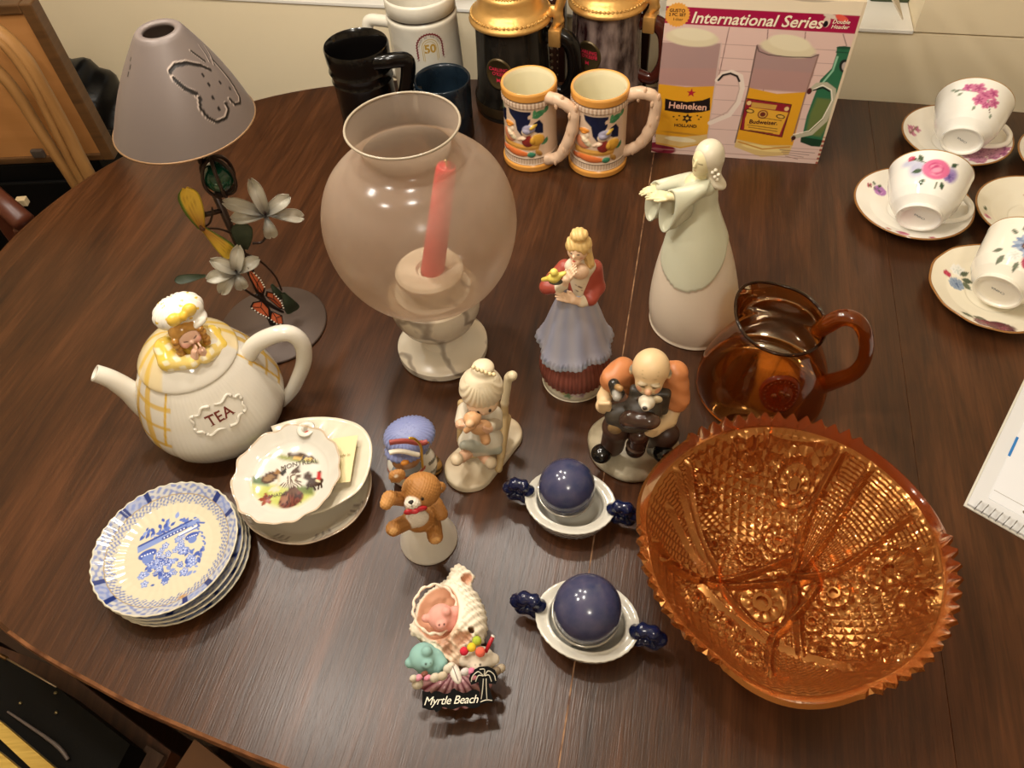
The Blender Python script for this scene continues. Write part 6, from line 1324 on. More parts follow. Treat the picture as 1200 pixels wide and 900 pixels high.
# --- handled dishes with blue eggs
navy = mat('navy_glaze', '#131a3c', 0.08, coat=0.3)
egg_m = mat('pearl_blue_glaze', '#343a58', 0.17, noise=(70, 0.4, '#62586e', (1, 1, 1)), coat=0.25)
def cellar(cpx, h0, h1, egg, epx, lab_d, lab_e, sc=1.0):
    zc = 0.028*sc; o = gp(*cpx, zc); A_, B_ = gp(*h0, zc), gp(*h1, zc); ang = math.atan2((B_-A_)[1], (B_-A_)[0])
    a_, b_ = 0.0455*sc, 0.0365*sc
    t = empty('handled_dish', (o[0], o[1], TZ), ang); tag(t, lab_d, 'dish', 'white dishes with navy handles')
    prof = [(0, .002), (.5, .002), (.54, 0), (.60, .002), (.86, .008), (.955, .021), (.985, .0265), (1.0, .0275), (.995, .029), (.955, .0292), (.80, .0270), (.76, .0275), (.735, .0265), (.70, .020), (.5, .008), (0, .006)]
    P = []
    for i, (q, w_) in enumerate(zip(prof[:-1], prof[1:])):
        n = 12 if i in (3, 4, 5) else 3
        for j in range(n): P.append((q[0]+(w_[0]-q[0])*j/n, q[1]+(w_[1]-q[1])*j/n))
    P.append(prof[-1]); P = np.array(P); n = 240; k = len(P); th = np.linspace(-PI, PI, n, endpoint=False); T = np.repeat(th, k); r = np.tile(P[:, 0], n); z = np.tile(P[:, 1], n); idx = np.tile(np.arange(k), n)
    p = Paint(T, z, '#d2cdc0'); out_ = (idx < 52) & (z > .004); saw = np.abs(((T*36/PI) % 2)-1)
    p.mix(out_*((z < .0252+.0022*saw) & (z > .0236+.0022*saw)), '#1c2038'); p.mix(out_*((z < .0195+.003*saw) & (z > .0165+.003*saw)), '#2a3050'); p.mix(out_*((z < .012+.003*saw) & (z > .008+.003*saw)), '#2a3050'); p.mix(out_*(z < .005), '#20243c')
    r = r*(1+.012*(saw-.5)*np.clip(1-abs(z-.0275)/.003, 0, 1)*(idx < 60)); V = np.stack([r*a_*np.sin(T), -r*b_*np.cos(T), z*sc], 1); mesh_obj('dish', V, grid_faces(n, k, True), PORC, t, col=p.c)
    for sgn in (-1, 1):
        Pn_ = [(sgn*a_*.93, -.0, .0285*sc), (sgn*a_*1.02, 0, .0365*sc), (sgn*a_*1.20, 0, .0385*sc), (sgn*a_*1.38, 0, .0300*sc), (sgn*a_*1.34, 0, .018*sc), (sgn*a_*1.05, 0, .016*sc), (sgn*a_*.88, 0, .017*sc)]
        C_ = spline(Pn_, 44); rr = .0060*sc*(1+0.16*np.sin(np.arange(44)*0.9)); V, F = tube(C_, rr, 12); mesh_obj('handle', V, F, navy, t)
    e_ = empty('blue_egg', (0, 0, 0)); tag(e_, lab_e, 'egg', 'pearly blue eggs')
    er = egg*sc; ez = 0.0285*sc+math.sqrt(max(er*er-(0.0255*sc)**2, 0)); g = gp(*epx, ez); e_.location = (g[0], g[1], TZ+ez); e_.rotation_euler = (math.radians(4), math.radians(6), 0)
    prf = [(er*math.sin(q)*(1-0.06*math.cos(q)), -er*1.08*math.cos(q)) for q in np.linspace(0, PI, 40)]; V, F = lathe(prf, 56, cap=False); mesh_obj('shell', V, F, egg_m, e_)
    V, F = tube([(er*.985*math.cos(q), er*.985*math.sin(q), -er*.32) for q in np.linspace(0, 2*PI, 60, endpoint=False)], .0012, 8, closed=True); mesh_obj('rim_band', V, F, M('#b9b4a8', 0.15, metal=0.4), e_)
cellar((668, 587), (612, 566), (722, 590), 0.0278, (664, 571), 'white dish with navy handles standing nearer the seated old man', 'pearly blue egg in the dish nearer the seated old man', 0.97)
cellar((688, 726), (628, 703), (748, 735), 0.0292, (688, 714), 'white dish with navy handles standing nearer the seashell souvenir', 'pearly blue egg in the dish nearer the seashell souvenir', 1.0)
# ================================================================ figurines
def loft(rings, n=24, caps=(True, True)):
    """rings: list of (centre, axis_a, axis_b)"""
    V = []; th = np.linspace(0, 2*PI, n, endpoint=False)
    for c, a, b_ in rings: V += [np.asarray(c)+math.cos(q)*np.asarray(a)+math.sin(q)*np.asarray(b_) for q in th]
    F = [(k*n+i, k*n+(i+1) % n, (k+1)*n+(i+1) % n, (k+1)*n+i) for k in range(len(rings)-1) for i in range(n)]
    if caps[0]: F.append(list(range(n))[::-1])
    if caps[1]: F.append([(len(rings)-1)*n+i for i in range(n)])
    return np.array(V), F
def hit_off(L, rf, cx, px, py):
    v = L.R.T @ (CR @ np.array([px-600, py-450, FPX])); v /= np.linalg.norm(v); c = L.R.T @ (np.array([0, 0, CH])-L.o)
    t = np.linspace(0.2, 1.4, 5000); P = c+t[:, None]*v; r = np.hypot(P[:, 0]-cx(P[:, 2]), P[:, 1]); i = np.argmax(r < rf(P[:, 2])); q = P[i]
    return math.atan2(q[0]-cx(q[2]), -q[1]), float(q[2])
def hand(a, b_, up, w, col, curl=0.3, th_side=1, k=.0008):
    """palm from wrist a to knuckles, four unequal fingers bending, thumb on the side"""
    a = np.asarray(a, float); b_ = np.asarray(b_, float); d = b_-a; l = np.linalg.norm(d); d /= l; up = np.asarray(up, float); up = up-d*(up@d); up /= np.linalg.norm(up); s = np.cross(d, up)
    pr = []
    pk = a+d*l*0.5
    for i in range(4):
        o = s*w*(i-1.5)*0.5; pr.append(Cap(a+o*0.55, pk+o, w*.36, w*.33, col, k=k*2))
        ln = l*(.44, .52, .48, .38)[i]; m_ = pk+o*1.05+d*ln*.55-up*curl*ln*.12; e_ = m_+d*ln*.5-up*curl*ln*.45
        pr.append(Cap(pk+o, m_, w*.26, w*.24, col, k=k)); pr.append(Cap(m_, e_, w*.24, w*.19, col, k=k))
    t0 = a+d*l*.12+s*w*.8*th_side; t1 = t0+d*l*.25+s*w*.55*th_side+up*w*.2; pr.append(Cap(t0, t1, w*.30, w*.25, col, k=k)); pr.append(Cap(t1, t1+d*l*.17, w*.25, w*.2, col, k=k))
    return pr

# --- lady with bell sleeves
L = Loc(812, 373)
t = thing('robed_lady_figurine', 'tall pale porcelain lady in a robe stretching both hands forward', 'figurine', L)
drs, tun, ivory, skn = '#dccbb4', '#c9c8ae', '#e2d9bc', '#dcd0a4'
lp = spline([(.0, 0), (.047, 0), (.0505, .006), (.0515, .025), (.049, .050), (.0440, .078), (.0375, .105), (.030, .130), (.0225, .152), (.0175, .170), (.0165, .182), (.0150, .192), (.008, .200), (0, .201)], 150)
lrf = lambda z: np.where((z > 0) & (z < .2), np.interp(z, lp[20:, 1], lp[20:, 0]), 0); lcx = lambda z: -0.0185*(np.asarray(z)/.2)
hem = sorted(hit_off(L, lrf, lcx, *q) for q in ((775, 303), (780, 322), (791, 337), (808, 342), (826, 337), (842, 318), (851, 288)))
hT = [q[0] for q in hem]; hZ = [q[1] for q in hem]
def ladyp(p, T, r, z, s):
    zh = np.interp(T, [-PI]+[hT[0]-.35]+hT+[hT[-1]+.35]+[PI], [.165]+[.125]+hZ+[.125]+[.165]); a = np.clip((z-zh)*1500, 0, 1); p.mix(a, tun); p.h += a*0.0016
    p.mix(np.clip((z-.1935)*1500, 0, 1), skn)
ob = painted_lathe('robe', lp, 200, 150, drs, ladyp, mat('satin_porcelain', rough=0.30, attr=True), t, smooth=False, cap=False)
me = ob.data; co = np.zeros(len(me.vertices)*3); me.vertices.foreach_get('co', co); co = co.reshape(-1, 3); co[:, 0] += lcx(co[:, 2]); me.vertices.foreach_set('co', co.ravel()); me.update()
SAT = ob.data.materials[0]
# arms under the sleeves and the sleeves themselves
def sleeve(sh, el, wr, drop, y0):
    S_, E_, W_ = L(*sh), L(*el), L(*wr); D_ = L(*drop)
    up = np.array([0, 0, 1.0]); rings = []
    for f in np.linspace(0, 1, 14):
        c = S_*(1-f)**2+2*E_*f*(1-f)+W_*f*f; h_ = 0.0085+(np.linalg.norm(D_-W_)*0.5-0.0085)*f**2.2; cc = c-up*(h_-0.0085)*0.98+(D_-W_)*np.array([1, 0, 0])*0.5*f**2
        rings.append((cc, np.array([0.10*h_, 0, h_]), np.array([-0.0085*f, 0.0088, 0])))
    c, a, b_ = rings[-1]; rings += [(c+Pn(-.0006, 0, 0), a*.93, b_*.88), (c+Pn(.010, 0, .002), a*.8, b_*.7), (c+Pn(.022, 0, .006), a*.35, b_*.4)]
    V, F = loft(rings, 28); o = mesh_obj('sleeve', V, F, M(tun, 0.30), t); fix_normals(o)
sleeve((808, 211, .012), (795, 214, .016), (770, 221, .014), (758, 266, .014), 0)
sleeve((830, 219, -.010), (812, 226, -.020), (785, 231, -.022), (777, 280, -.022), 0)
pr = [Cap(L(806, 212, .010), L(775, 220, .014), .008, .006, tun, k=.006), Cap(L(828, 219, -.008), L(800, 228, -.018), .0088, .0075, tun, k=.006), Ell(L(816, 222, 0), (.0155, .0165, .014), tun, k=.008), Cap(L(821, 212, 0), L(825, 203, 0), .0075, .0055, skn, k=.003)]
sdf('shoulders', pr, SAT, t, 0.0011)
pr = [Cap(L(784, 224, .014), L(776, 222, .014), .0042, .004, skn)]+hand(L(778, 222, .014), L(751, 223, .010), (0, 0, 1), .0058, skn, 0.5, 1)
pr += [Cap(L(792, 231, -.021), L(784, 230, -.021), .0042, .004, skn)]+hand(L(786, 230, -.021), L(758, 228, -.014), (0, -.3, 1), .0058, skn, 0.3, -1)
sdf('hands', pr, SAT, t, 0.0008)
hc_ = L(825, 188, -.004)
fn_ = Pn(-.62, -.78, .10); fn_ /= np.linalg.norm(fn_); fs_ = Pn(.78, -.62, 0); fs_ /= np.linalg.norm(fs_); fu_ = Pn(0, 0, 1)
FP = lambda a, b_, c: hc_+fn_*a+fs_*b_+fu_*c
pr = [Ell(hc_, (.0110, .0110, .0152), skn), Cap(FP(.0106, 0, .0030), FP(.0126, 0, -.0025), .0010, .0017, skn, k=.002), Ell(FP(.0062, 0, -.0110), (.0048, .0048, .0046), skn, k=.004), Cap(hc_+Pn(.002, .002, -.010), hc_+Pn(.001, .002, -.030), .0056, .0062, skn, k=.003),
      Ell(FP(.0104, 0, -.0070), (.0020, .0020, .0007), '#b98a66', op='p'), Ell(FP(.0088, 0, -.0062), (.0028, .0028, .0022), skn, k=.002)]
for sg in (-1, 1): pr += [Cap(FP(.0090, sg*.0066, .0016), FP(.0104, sg*.0026, .0012), .0007, .0006, '#8a7f5a', op='p'), Cap(FP(.0090, sg*.0066, .0056), FP(.0104, sg*.0026, .0060), .0004, .0004, '#b3a680', op='p')]
sdf('head', pr, SAT, t, 0.0007)
hcol = '#d2c8b0'
pr = [Ell(hc_+Pn(.0040, .004, .0045), (.0142, .0145, .0150), hcol), Cap(hc_+Pn(.0085, .002, -.002), hc_+Pn(.0125, .000, -.020), .0080, .0070, hcol, k=.008), Ell(hc_+Pn(.0175, -.001, -.023), (.0085, .008, .0050), hcol, rot=(0, 25, 0), k=.006), Ell(FP(.0150, .000, -.006), (.0128, .0128, .0205), hcol, op='s', k=.002), Cap(FP(.013, 0, .011), hc_+Pn(.004, .004, .022), .0007, .0007, '#b9ab88', op='p')]
sdf('veil', pr, SAT, t, 0.0009)
for i, (dx, dz) in enumerate(((.006, -.002), (.009, -.006), (.0085, .001), (.012, -.003), (.0115, -.009))): mesh_obj('veil_flower', *ball(hc_+Pn(dx+.004, -.0090-.0008*(i % 2), dz-.004), (.0019, .0018, .0019), 10, 7), M('#eee6d0', 0.3), t)

# --- girl with a bird
L = Loc(673, 442)
t = thing('bird_girl_figurine', 'porcelain girl in red jacket and blue apron holding a yellow bird', 'figurine', L)
ivy = '#d9d0b8'
def basep(p, T, r, z, s):
    p.u = T*.034
    for x, zz_, c1, c2 in ((-.012, .014, '#c9b878', '#a8904a'), (-.006, .010, '#8fa07a', '#5f7a58'), (.001, .013, '#cdb4b4', '#a8888c'), (.009, .011, '#c4aeb0', '#9a7d84'), (.006, .016, '#8fa07a', '#5f7a58')): p.flower(x, zz_, .005, c1, c2, 5)
painted_lathe('base', [(0, 0), (.033, 0), (.0352, .002), (.0352, .007), (.033, .012), (.029, .016), (0, .018)], 90, 60, ivy, basep, PORC, t, cap=False)
def ruf(nw, amp): return lambda T, r, z, s: (r*(1+amp*np.sin(nw*T+2*np.sin(3*T))*np.clip((.06-z)/.04, .15, 1)), z)
def skp(p, T, r, z, s): p.mix(0.5+0.5*np.sin(T*56+np.sin(T*9)*2), '#7d4438')
painted_lathe('red_skirt', [(0, .016), (.0335, .0155), (.0375, .020), (.0385, .030), (.036, .042), (.030, .054), (0, .055)], 200, 50, '#98584a', skp, BISQ, t, ruf(42, .022), cap=False)
def apn(p, T, r, z, s):
    p.mix(np.clip((.0680-z)*500, 0, 1)*(0.35+0.3*np.sin(T*70)), '#3a4a54'); p.mix(np.clip((.0650-z)*700, 0, 1)*0.45, '#aab0b4'); p.mix(0.3+0.3*np.sin(T*11+z*30), '#b3aeb4')
def apf(T, r, z, s): q = np.clip((.125-z)/.07, 0, 1); return r*(1+q*(0.045*np.sin(7*T+1)+0.03*np.sin(11*T))+(z < .068)*0.02*np.sin(46*T)), z+0.006*q*np.sin(T*3+.5)-.004*q*np.cos(T)
painted_lathe('blue_apron', [(.032, .062), (.0395, .0600), (.0395, .0645), (.0350, .074), (.031, .086), (.0260, .104), (.0200, .123), (.0142, .136), (.0125, .141), (0, .142)], 220, 80, '#9c9eb2', apn, BISQ, t, apf, cap=False)
red, wht, sk2, hair = '#9e4638', '#e0d2b8', '#ecc9a8', '#d4b070'
tc_ = L(680, 323, 0)
Lm = lambda x, y, yy: L(x, y, yy)
pr = [Cap(Lm(678, 338, 0), Lm(680, 316, 0), .0118, .0125, wht, k=.004), Ell(Lm(680, 312, -.003), (.0150, .010, .010), wht, k=.004), Cap(Lm(680, 308, 0), Lm(679, 298, 0), .0058, .0052, sk2, k=.003)]
pr += [Ell(Lm(680, 318, -.012), (.0075, .005, .0085), sk2, k=.003)]
for x, y in ((673, 334), (680, 337), (687, 335), (675, 341), (684, 342)): pr.append(Cap(Lm(x-2, y-1, -.0125), Lm(x+2, y+1, -.0125), .0009, .0009, '#5a3a2c', op='p'))
sdf('bodice', pr, BISQ, t, 0.0009)
pr = [Cap(Lm(696, 314, .002), Lm(699, 336, .000), .0085, .0080, red, k=.004), Cap(Lm(699, 336, 0), Lm(692, 350, -.014), .0080, .0072, red, k=.004), Cap(Lm(692, 315, 0), Lm(689, 338, -.006), .0072, .006, red, k=.004), Cap(Lm(662, 314, .002), Lm(650, 327, -.004), .0085, .0078, red, k=.004), Cap(Lm(650, 327, -.004), Lm(641, 336, -.012), .0078, .007, red, k=.004), Cap(Lm(641, 336, -.012), Lm(651, 337, -.016), .0068, .0062, red, k=.003), Cap(Lm(667, 315, 0), Lm(671, 338, -.006), .006, .0045, red, k=.003), Ell(Lm(680, 318, .008), (.016, .007, .012), red, k=.004)]
sdf('jacket', pr, BISQ, t, 0.0009)
pr = [Cap(Lm(690, 351, -.014), Lm(682, 354, -.018), .0060, .0052, wht, k=.002), Cap(Lm(682, 354, -.018), Lm(672, 352, -.021), .0036, .0034, sk2, k=.002)]+hand(Lm(675, 352, -.020), Lm(653, 346, -.024), (0, -.5, .8), .0046, sk2, .2, 1)
pr += [Cap(Lm(652, 338, -.016), Lm(660, 334, -.020), .0058, .005, wht, k=.002), Cap(Lm(660, 334, -.020), Lm(664, 328, -.022), .0036, .0033, sk2, k=.002)]+hand(Lm(662, 331, -.021), Lm(673, 314, -.024), (-.6, -.5, .3), .0044, sk2, .3, -1)
sdf('hands', pr, BISQ, t, 0.0008)
hc_ = Lm(677, 292, -.005)
pr = [Ell(hc_, (.0098, .0098, .0122), sk2), Ell(hc_+Pn(-.0035, -.0098, -.0012), (.0014, .0018, .0022), sk2, k=.0015), Ell(hc_+Pn(-.0018, -.0075, -.009), (.0042, .0038, .0036), sk2, k=.003), Ell(hc_+Pn(-.0034, -.0095, -.0062), (.0019, .0014, .0008), '#b8483c', op='p')]
for dx in (-.0062, .0006): pr += [Ell(hc_+Pn(dx, -.0085, .0016), (.0016, .0022, .0008), '#3a2c2a', op='p'), Cap(hc_+Pn(dx-.0015, -.0085, .0042), hc_+Pn(dx+.0016, -.0088, .0042), .0005, .0005, '#8a5a34', op='p')]
for dx in (-.0062, .0035): pr.append(Ell(hc_+Pn(dx, -.0085, -.0035), (.0020, .002, .0015), '#e2a58c', op='p'))
sdf('head', pr, BISQ, t, 0.0007)
pr = [Ell(hc_+Pn(.0008, .0018, .0042), (.0122, .0116, .0108), hair), Ell(hc_+Pn(-.0025, -.014, -.0035), (.0085, .0095, .0105), hair, op='s', k=.002), Ell(hc_+Pn(.001, .001, .0165), (.0082, .008, .0058), hair, k=.002), Cap(hc_+Pn(.0085, .002, -.003), hc_+Pn(.0115, -.001, -.014), .0050, .0045, hair, k=.003), Ell(hc_+Pn(.0118, -.002, -.017), (.0042, .004, .005), hair, k=.002)]
sdf('hair', pr, BISQ, t, 0.0008, disp=lambda V: 0.00035*np.sin(V[:, 0]*1500+V[:, 2]*500))
b0 = Lm(650, 325, -.028); yl = '#e0cc62'
pr = [Ell(b0, (.0062, .005, .0048), yl, rot=(0, -20, 0)), Ell(b0+Pn(-.0005, -.001, .0072), .0038, yl, k=.002), Ell(b0+Pn(.006, 0, .0035), (.0055, .0028, .0022), yl, rot=(0, -30, 0), k=.002), Cap(b0+Pn(-.004, 0, -.001), b0+Pn(-.011, .001, -.004), .003, .0018, '#d0b850', k=.002), Cap(b0+Pn(-.003, -.002, .0085), b0+Pn(-.0055, -.003, .0078), .0011, .0005, '#c98a3a', k=.001), Ell(b0+Pn(.001, 0, -.0055), (.0066, .0042, .0018), '#3a3a30', k=.001)]
sdf('bird', pr, BISQ, t, 0.0007)

# --- seated old man
L = Loc(741, 524)
t = thing('cobbler_figurine', 'bald old cobbler in an orange shirt mending a shoe', 'figurine', L)
V, F = lathe([(0, 0), (.045, 0), (.0475, .003), (.0465, .007), (.043, .010), (0, .0105)], 72, lambda T, r, z, s: (r*(1+.02*np.sin(3*T)+.012*np.sin(7*T)), z), cap=False); V[:, 1] *= 0.92
mesh_obj('base', V, F, mat('stone_base', '#c6b99c', 0.4, noise=(45, 0.7, '#8d8066', (1, 1, 1))), t)
sk, org, brn, gry, blk_ = '#d9b98c', '#c07a4a', '#4a3226', '#3f382f', '#14110e'
Q = lambda zx, zy, y=0: L(680+zx/5.452, 395+zy/5.455, y)
pr = [Cap(Q(440, 330, .014), Q(420, 480, .014), .0215, .0190, org, k=.008), Ell(Q(440, 290, .008), (.0350, .0180, .0150), org, k=.010), Cap(Q(270, 215, .004), Q(210, 270, -.006), .0128, .0122, org, k=.010), Cap(Q(600, 235, .004), Q(615, 400, -.006), .0128, .0120, org, k=.010)]
sdf('shirt', pr, BISQ, t, 0.0011, disp=lambda V: 0.0004*np.sin(V[:, 2]*500+V[:, 0]*300))
pr = [Cap(Q(195, 300, -.006), Q(155, 380, -.014), .0075, .0068, sk, k=.003), Cap(Q(155, 380, -.014), Q(150, 430, -.022), .0064, .0060, sk, k=.003), Ell(Q(150, 440, -.024), (.0078, .0075, .0072), sk, k=.002)]
for i in range(4): pr.append(Cap(Q(128+18*i, 425, -.031), Q(130+18*i, 465, -.031), .0021, .0020, sk, k=.0008))
pr.append(Cap(Q(180, 425, -.029), Q(190, 450, -.031), .0020, .0018, sk, k=.001))
pr += [Cap(Q(600, 440, -.006), Q(565, 530, -.018), .0080, .0070, sk, k=.003), Cap(Q(565, 530, -.018), Q(490, 585, -.030), .0070, .0056, sk, k=.003), Ell(Q(455, 600, -.033), (.0082, .0058, .0056), sk, k=.002)]
for i in range(4): pr.append(Cap(Q(455+12*i, 590, -.037), Q(425+12*i, 618+4*i, -.037), .0020, .0018, sk, k=.0008))
pr.append(Cap(Q(465, 580, -.036), Q(440, 570, -.038), .0020, .0017, sk, k=.001))
sdf('arms', pr, BISQ, t, 0.0009)
hc_ = Q(452, 195, -.010)
pr = [Ell(hc_, (.0168, .0172, .0178), sk), Ell(hc_+Pn(0, -.012, -.0105), (.0118, .0085, .0095), sk, k=.005), Ell(hc_+Pn(0, -.0205, -.0095), (.0030, .0034, .0032), '#d8a580', k=.002), Cap(hc_+Pn(0, .004, -.012), hc_+Pn(0, .012, -.024), .010, .012, sk, k=.004)]
for sg in (-1, 1): pr += [Ell(hc_+Pn(sg*.0165, .000, -.006), (.0026, .0042, .0050), sk, k=.001), Ell(hc_+Pn(sg*.0152, .004, -.003), (.0052, .0085, .0080), '#8a8270', op='p'), Ell(hc_+Pn(sg*.0058, -.0182, -.0052), (.0030, .0026, .0010), '#3a2c22', op='p'), Ell(hc_+Pn(sg*.0060, -.0178, -.0024), (.0044, .0026, .0012), '#a08c6c', k=.001), Ell(hc_+Pn(sg*.0078, -.0170, -.010), (.0034, .003, .003), '#d69a78', op='p'), Cap(hc_+Pn(sg*.0045, -.0195, -.0125), hc_+Pn(sg*.001, -.0205, -.0130), .0014, .0013, '#8a7a62', k=.001)]
for i in range(3): pr.append(Cap(hc_+Pn(-.007, -.0160+.0018*i, .0035+.0030*i), hc_+Pn(.007, -.0160+.0018*i, .0035+.0030*i), .0004, .0004, '#a88a60', op='p'))
sdf('head', pr, BISQ, t, 0.0008)
pr = [Bx(Q(440, 400, -.014), (.0190, .0050, .0165), gry, rd=.004, k=.005), Cap(Q(230, 500, -.030), Q(430, 470, -.028), .0105, .0130, gry, k=.008), Ell(Q(330, 520, -.026), (.0230, .0150, .0110), '#4a4034', k=.008), Cap(Q(380, 350, -.004), Q(330, 260, .002), .0030, .0028, '#5a4a3a', k=.002), Cap(Q(530, 350, -.004), Q(570, 250, .004), .0030, .0028, '#5a4a3a', k=.002)]
sdf('apron', pr, BISQ, t, 0.0011)
pr = [Cap(Q(420, 520, 0), Q(230, 570, -.026), .0140, .0125, brn, k=.006), Cap(Q(230, 580, -.026), Q(205, 690, -.022), .0122, .0118, brn, k=.006), Cap(Q(440, 540, 0), Q(540, 620, -.016), .0140, .0120, brn, k=.006), Cap(Q(550, 620, -.016), Q(500, 700, -.016), .0120, .0110, brn, k=.006), Ell(Q(222, 582, -.0385), (.0070, .0042, .0080), '#8a6e48', k=.001)]
sdf('trousers', pr, BISQ, t, 0.0011)
for a, b_ in ((Q(185, 720, -.020), Q(135, 745, -.034)), (Q(470, 720, -.018), Q(530, 742, -.030))):
    a[2] = max(a[2], .016); b_[2] = max(b_[2], .016); sdf('shoe', [Cap(a, b_, .0075, .0085, blk_, k=.004), Ell(b_, (.0100, .0105, .0068), blk_, k=.004)], PORC, t, 0.0010)
q = Q(370, 650, -.034); sdf('last_stand', [Cap(q+Pn(0, 0, .006), q+Pn(0, 0, -.016), .0105, .0078, '#3f241a', k=.003), Ell(Q(350, 720, -.034), (.0092, .0085, .0085), '#2a1c15', k=.003), Tor(Q(355, 690, -.034), .0072, .0022, '#6a5648', k=.002)], PORC, t, 0.0010)
pr = [Cap(Q(300, 530, -.040), Q(430, 535, -.042), .0080, .0085, '#3c2a22', k=.004), Ell(Q(455, 535, -.042), (.0082, .0070, .0058), '#4a342a', k=.004), Ell(Q(320, 515, -.040), (.0075, .0065, .0075), '#3c2a22', k=.003), Ell(Q(440, 540, -.0502), .0011, '#d8d0c0', op='p'), Cap(Q(290, 555, -.047), Q(420, 575, -.048), .0012, .0012, '#6a4a3a', op='p')]
sdf('mended_shoe', pr, PORC, t, 0.0009)
sdf('hammer', [Cap(Q(215, 300, -.022), Q(240, 360, -.028), .0052, .0062, '#26221e', k=.002), Cap(Q(232, 360, -.030), Q(235, 385, -.034), .0042, .0040, '#9a948a', k=.001), Cap(Q(240, 320, -.028), Q(255, 330, -.030), .0030, .003, '#a07a4c', k=.001)], PORC, t, 0.0009)
pr = [Ell(Q(425, 415, -.034), (.0075, .0070, .0072), '#cfc4ac'), Ell(Q(418, 445, -.040), (.0042, .0045, .0036), '#ddd4c0', k=.002), Ell(Q(412, 455, -.0438), (.0016, .0012, .0012), '#231a16'), Ell(Q(380, 398, -.030), (.0028, .0022, .0040), '#4a3a2e', k=.001), Ell(Q(490, 398, -.030), (.0050, .0024, .0046), '#c9b894', k=.001)]
for dx in (395, 440): pr.append(Ell(Q(dx, 415, -.0405), (.0011, .0016, .0011), '#1a1410', op='p'))
sdf('puppy_head', pr, BISQ, t, 0.0008)

# --- girl in the rocking chair
L = Loc(568, 533)
t = thing('rocking_chair_girl_figurine', 'cream bisque girl hugging a teddy bear in a rocking chair', 'figurine', L)
G = lambda zx, zy, y=0: L(520+zx/5.29, 410+zy/5.294, y)
crm = '#ddceb0'; b_a, b_b = gp(551, 552), gp(588, 512)
la, lb = L.R.T@(b_a-L.o), L.R.T@(b_b-L.o); pr = [Cap(la+Pn(0, 0, .002), lb+Pn(0, 0, .002), .0265, .0225, crm), Bx((0, 0, .0045), (.08, .08, .0045), crm, rd=.003, op='i', k=.002)]
def brownb(V, c): a = np.clip((.5+.5*np.sin(V[:, 0]*130+V[:, 1]*90))*np.clip((V[:, 2]-.0075)*900, 0, 1), 0, 1)[:, None]*0.45; return c*(1-a)+a*np.array(lin('#a98a60'))
sdf('base', pr, BISQ, t, 0.0012, shade=brownb)
hc_ = G(232, 235, -.004)
pr = [Ell(hc_, (.0205, .0195, .0225), crm), Ell(hc_+Pn(.004, .004, .0235), (.0105, .010, .0065), crm, k=.004)]
sdf('hair', pr, BISQ, t, 0.0009, disp=lambda V: 0.00045*np.sin(np.arctan2(V[:, 0]-hc_[0], V[:, 2]-hc_[2]-.03)*46)*((V[:, 2]-hc_[2]) < .016))
pr = [Ell(hc_+Pn(-.001, -.0090, -.0125), (.0150, .0115, .0105), '#e0bf9c'), Ell(hc_+Pn(-.0012, -.0195, -.014), (.0016, .0016, .0014), '#dcae8c', k=.001)]
for dx in (-.0060, .0050): pr.append(Ell(hc_+Pn(dx, -.0195, -.0115), (.0015, .0022, .0024), '#2c2018', op='p'))
sdf('face', pr, BISQ, t, 0.0008)
for i in range(6): mesh_obj('pearl', *ball(G(185+25*i, 108+9*i+(6 if i in (1, 2, 3, 4) else 0), -.0145), .0021, 10, 8), M('#e6d2a4', 0.3), t)
drc = '#d3c8b2'
pr = [Cap(G(225, 380, .004), G(225, 470, .004), .0150, .0165, drc, k=.006), Cap(G(130, 375, -.004), G(112, 440, -.016), .0078, .0066, drc, k=.004), Cap(G(315, 400, -.002), G(320, 460, -.012), .0082, .0070, drc, k=.004), Ell(G(228, 560, -.012), (.0225, .0175, .0135), '#cdc3ae', k=.006), Cap(G(130, 590, -.024), G(330, 620, -.024), .0050, .0050, '#a8a898', k=.004)]
sdf('dress', pr, BISQ, t, 0.0010, disp=lambda V: 0.0004*np.sin(V[:, 0]*420))
sk3 = '#dcae8c'
pr = [Cap(G(112, 440, -.016), G(135, 470, -.024), .0056, .0046, drc, k=.002), Ell(G(105, 462, -.022), (.0052, .0048, .0056), sk3, k=.002), Cap(G(320, 462, -.014), G(285, 475, -.026), .0066, .0060, drc, k=.002), Ell(G(265, 490, -.030), (.0058, .0046, .0050), sk3, k=.002)]
for i in range(4): pr.append(Cap(G(250+9*i, 482+4*i, -.0335), G(243+9*i, 500+4*i, -.0335), .0014, .0013, sk3, k=.0006)); pr.append(Cap(G(98+8*i, 470, -.0262), G(100+8*i, 486, -.0262), .0013, .0012, sk3, k=.0006))
sdf('arms', pr, BISQ, t, 0.0008)
bt = '#cf9f72'
pr = [Ell(G(175, 430, -.030), (.0082, .0072, .0076), bt), Ell(G(160, 460, -.037), (.0040, .0034, .0032), '#d8b088', k=.002), Ell(G(158, 405, -.029), .0028, bt, k=.001), Ell(G(215, 415, -.029), .0028, bt, k=.001), Ell(G(230, 480, -.028), (.0105, .0070, .0085), bt, k=.003), Cap(G(250, 520, -.030), G(260, 560, -.034), .0048, .0048, bt, k=.002), Cap(G(180, 475, -.032), G(140, 500, -.032), .0030, .0028, bt, k=.002), Ell(G(157, 458, -.0405), (.0012, .001, .0010), '#5a3a24', op='p'), Ell(G(155, 435, -.0368), (.0008, .0012, .0008), '#3a2a1c', op='p'), Ell(G(180, 432, -.0372), (.0008, .0012, .0008), '#3a2a1c', op='p')]
sdf('teddy_bear', pr, BISQ, t, 0.0008)
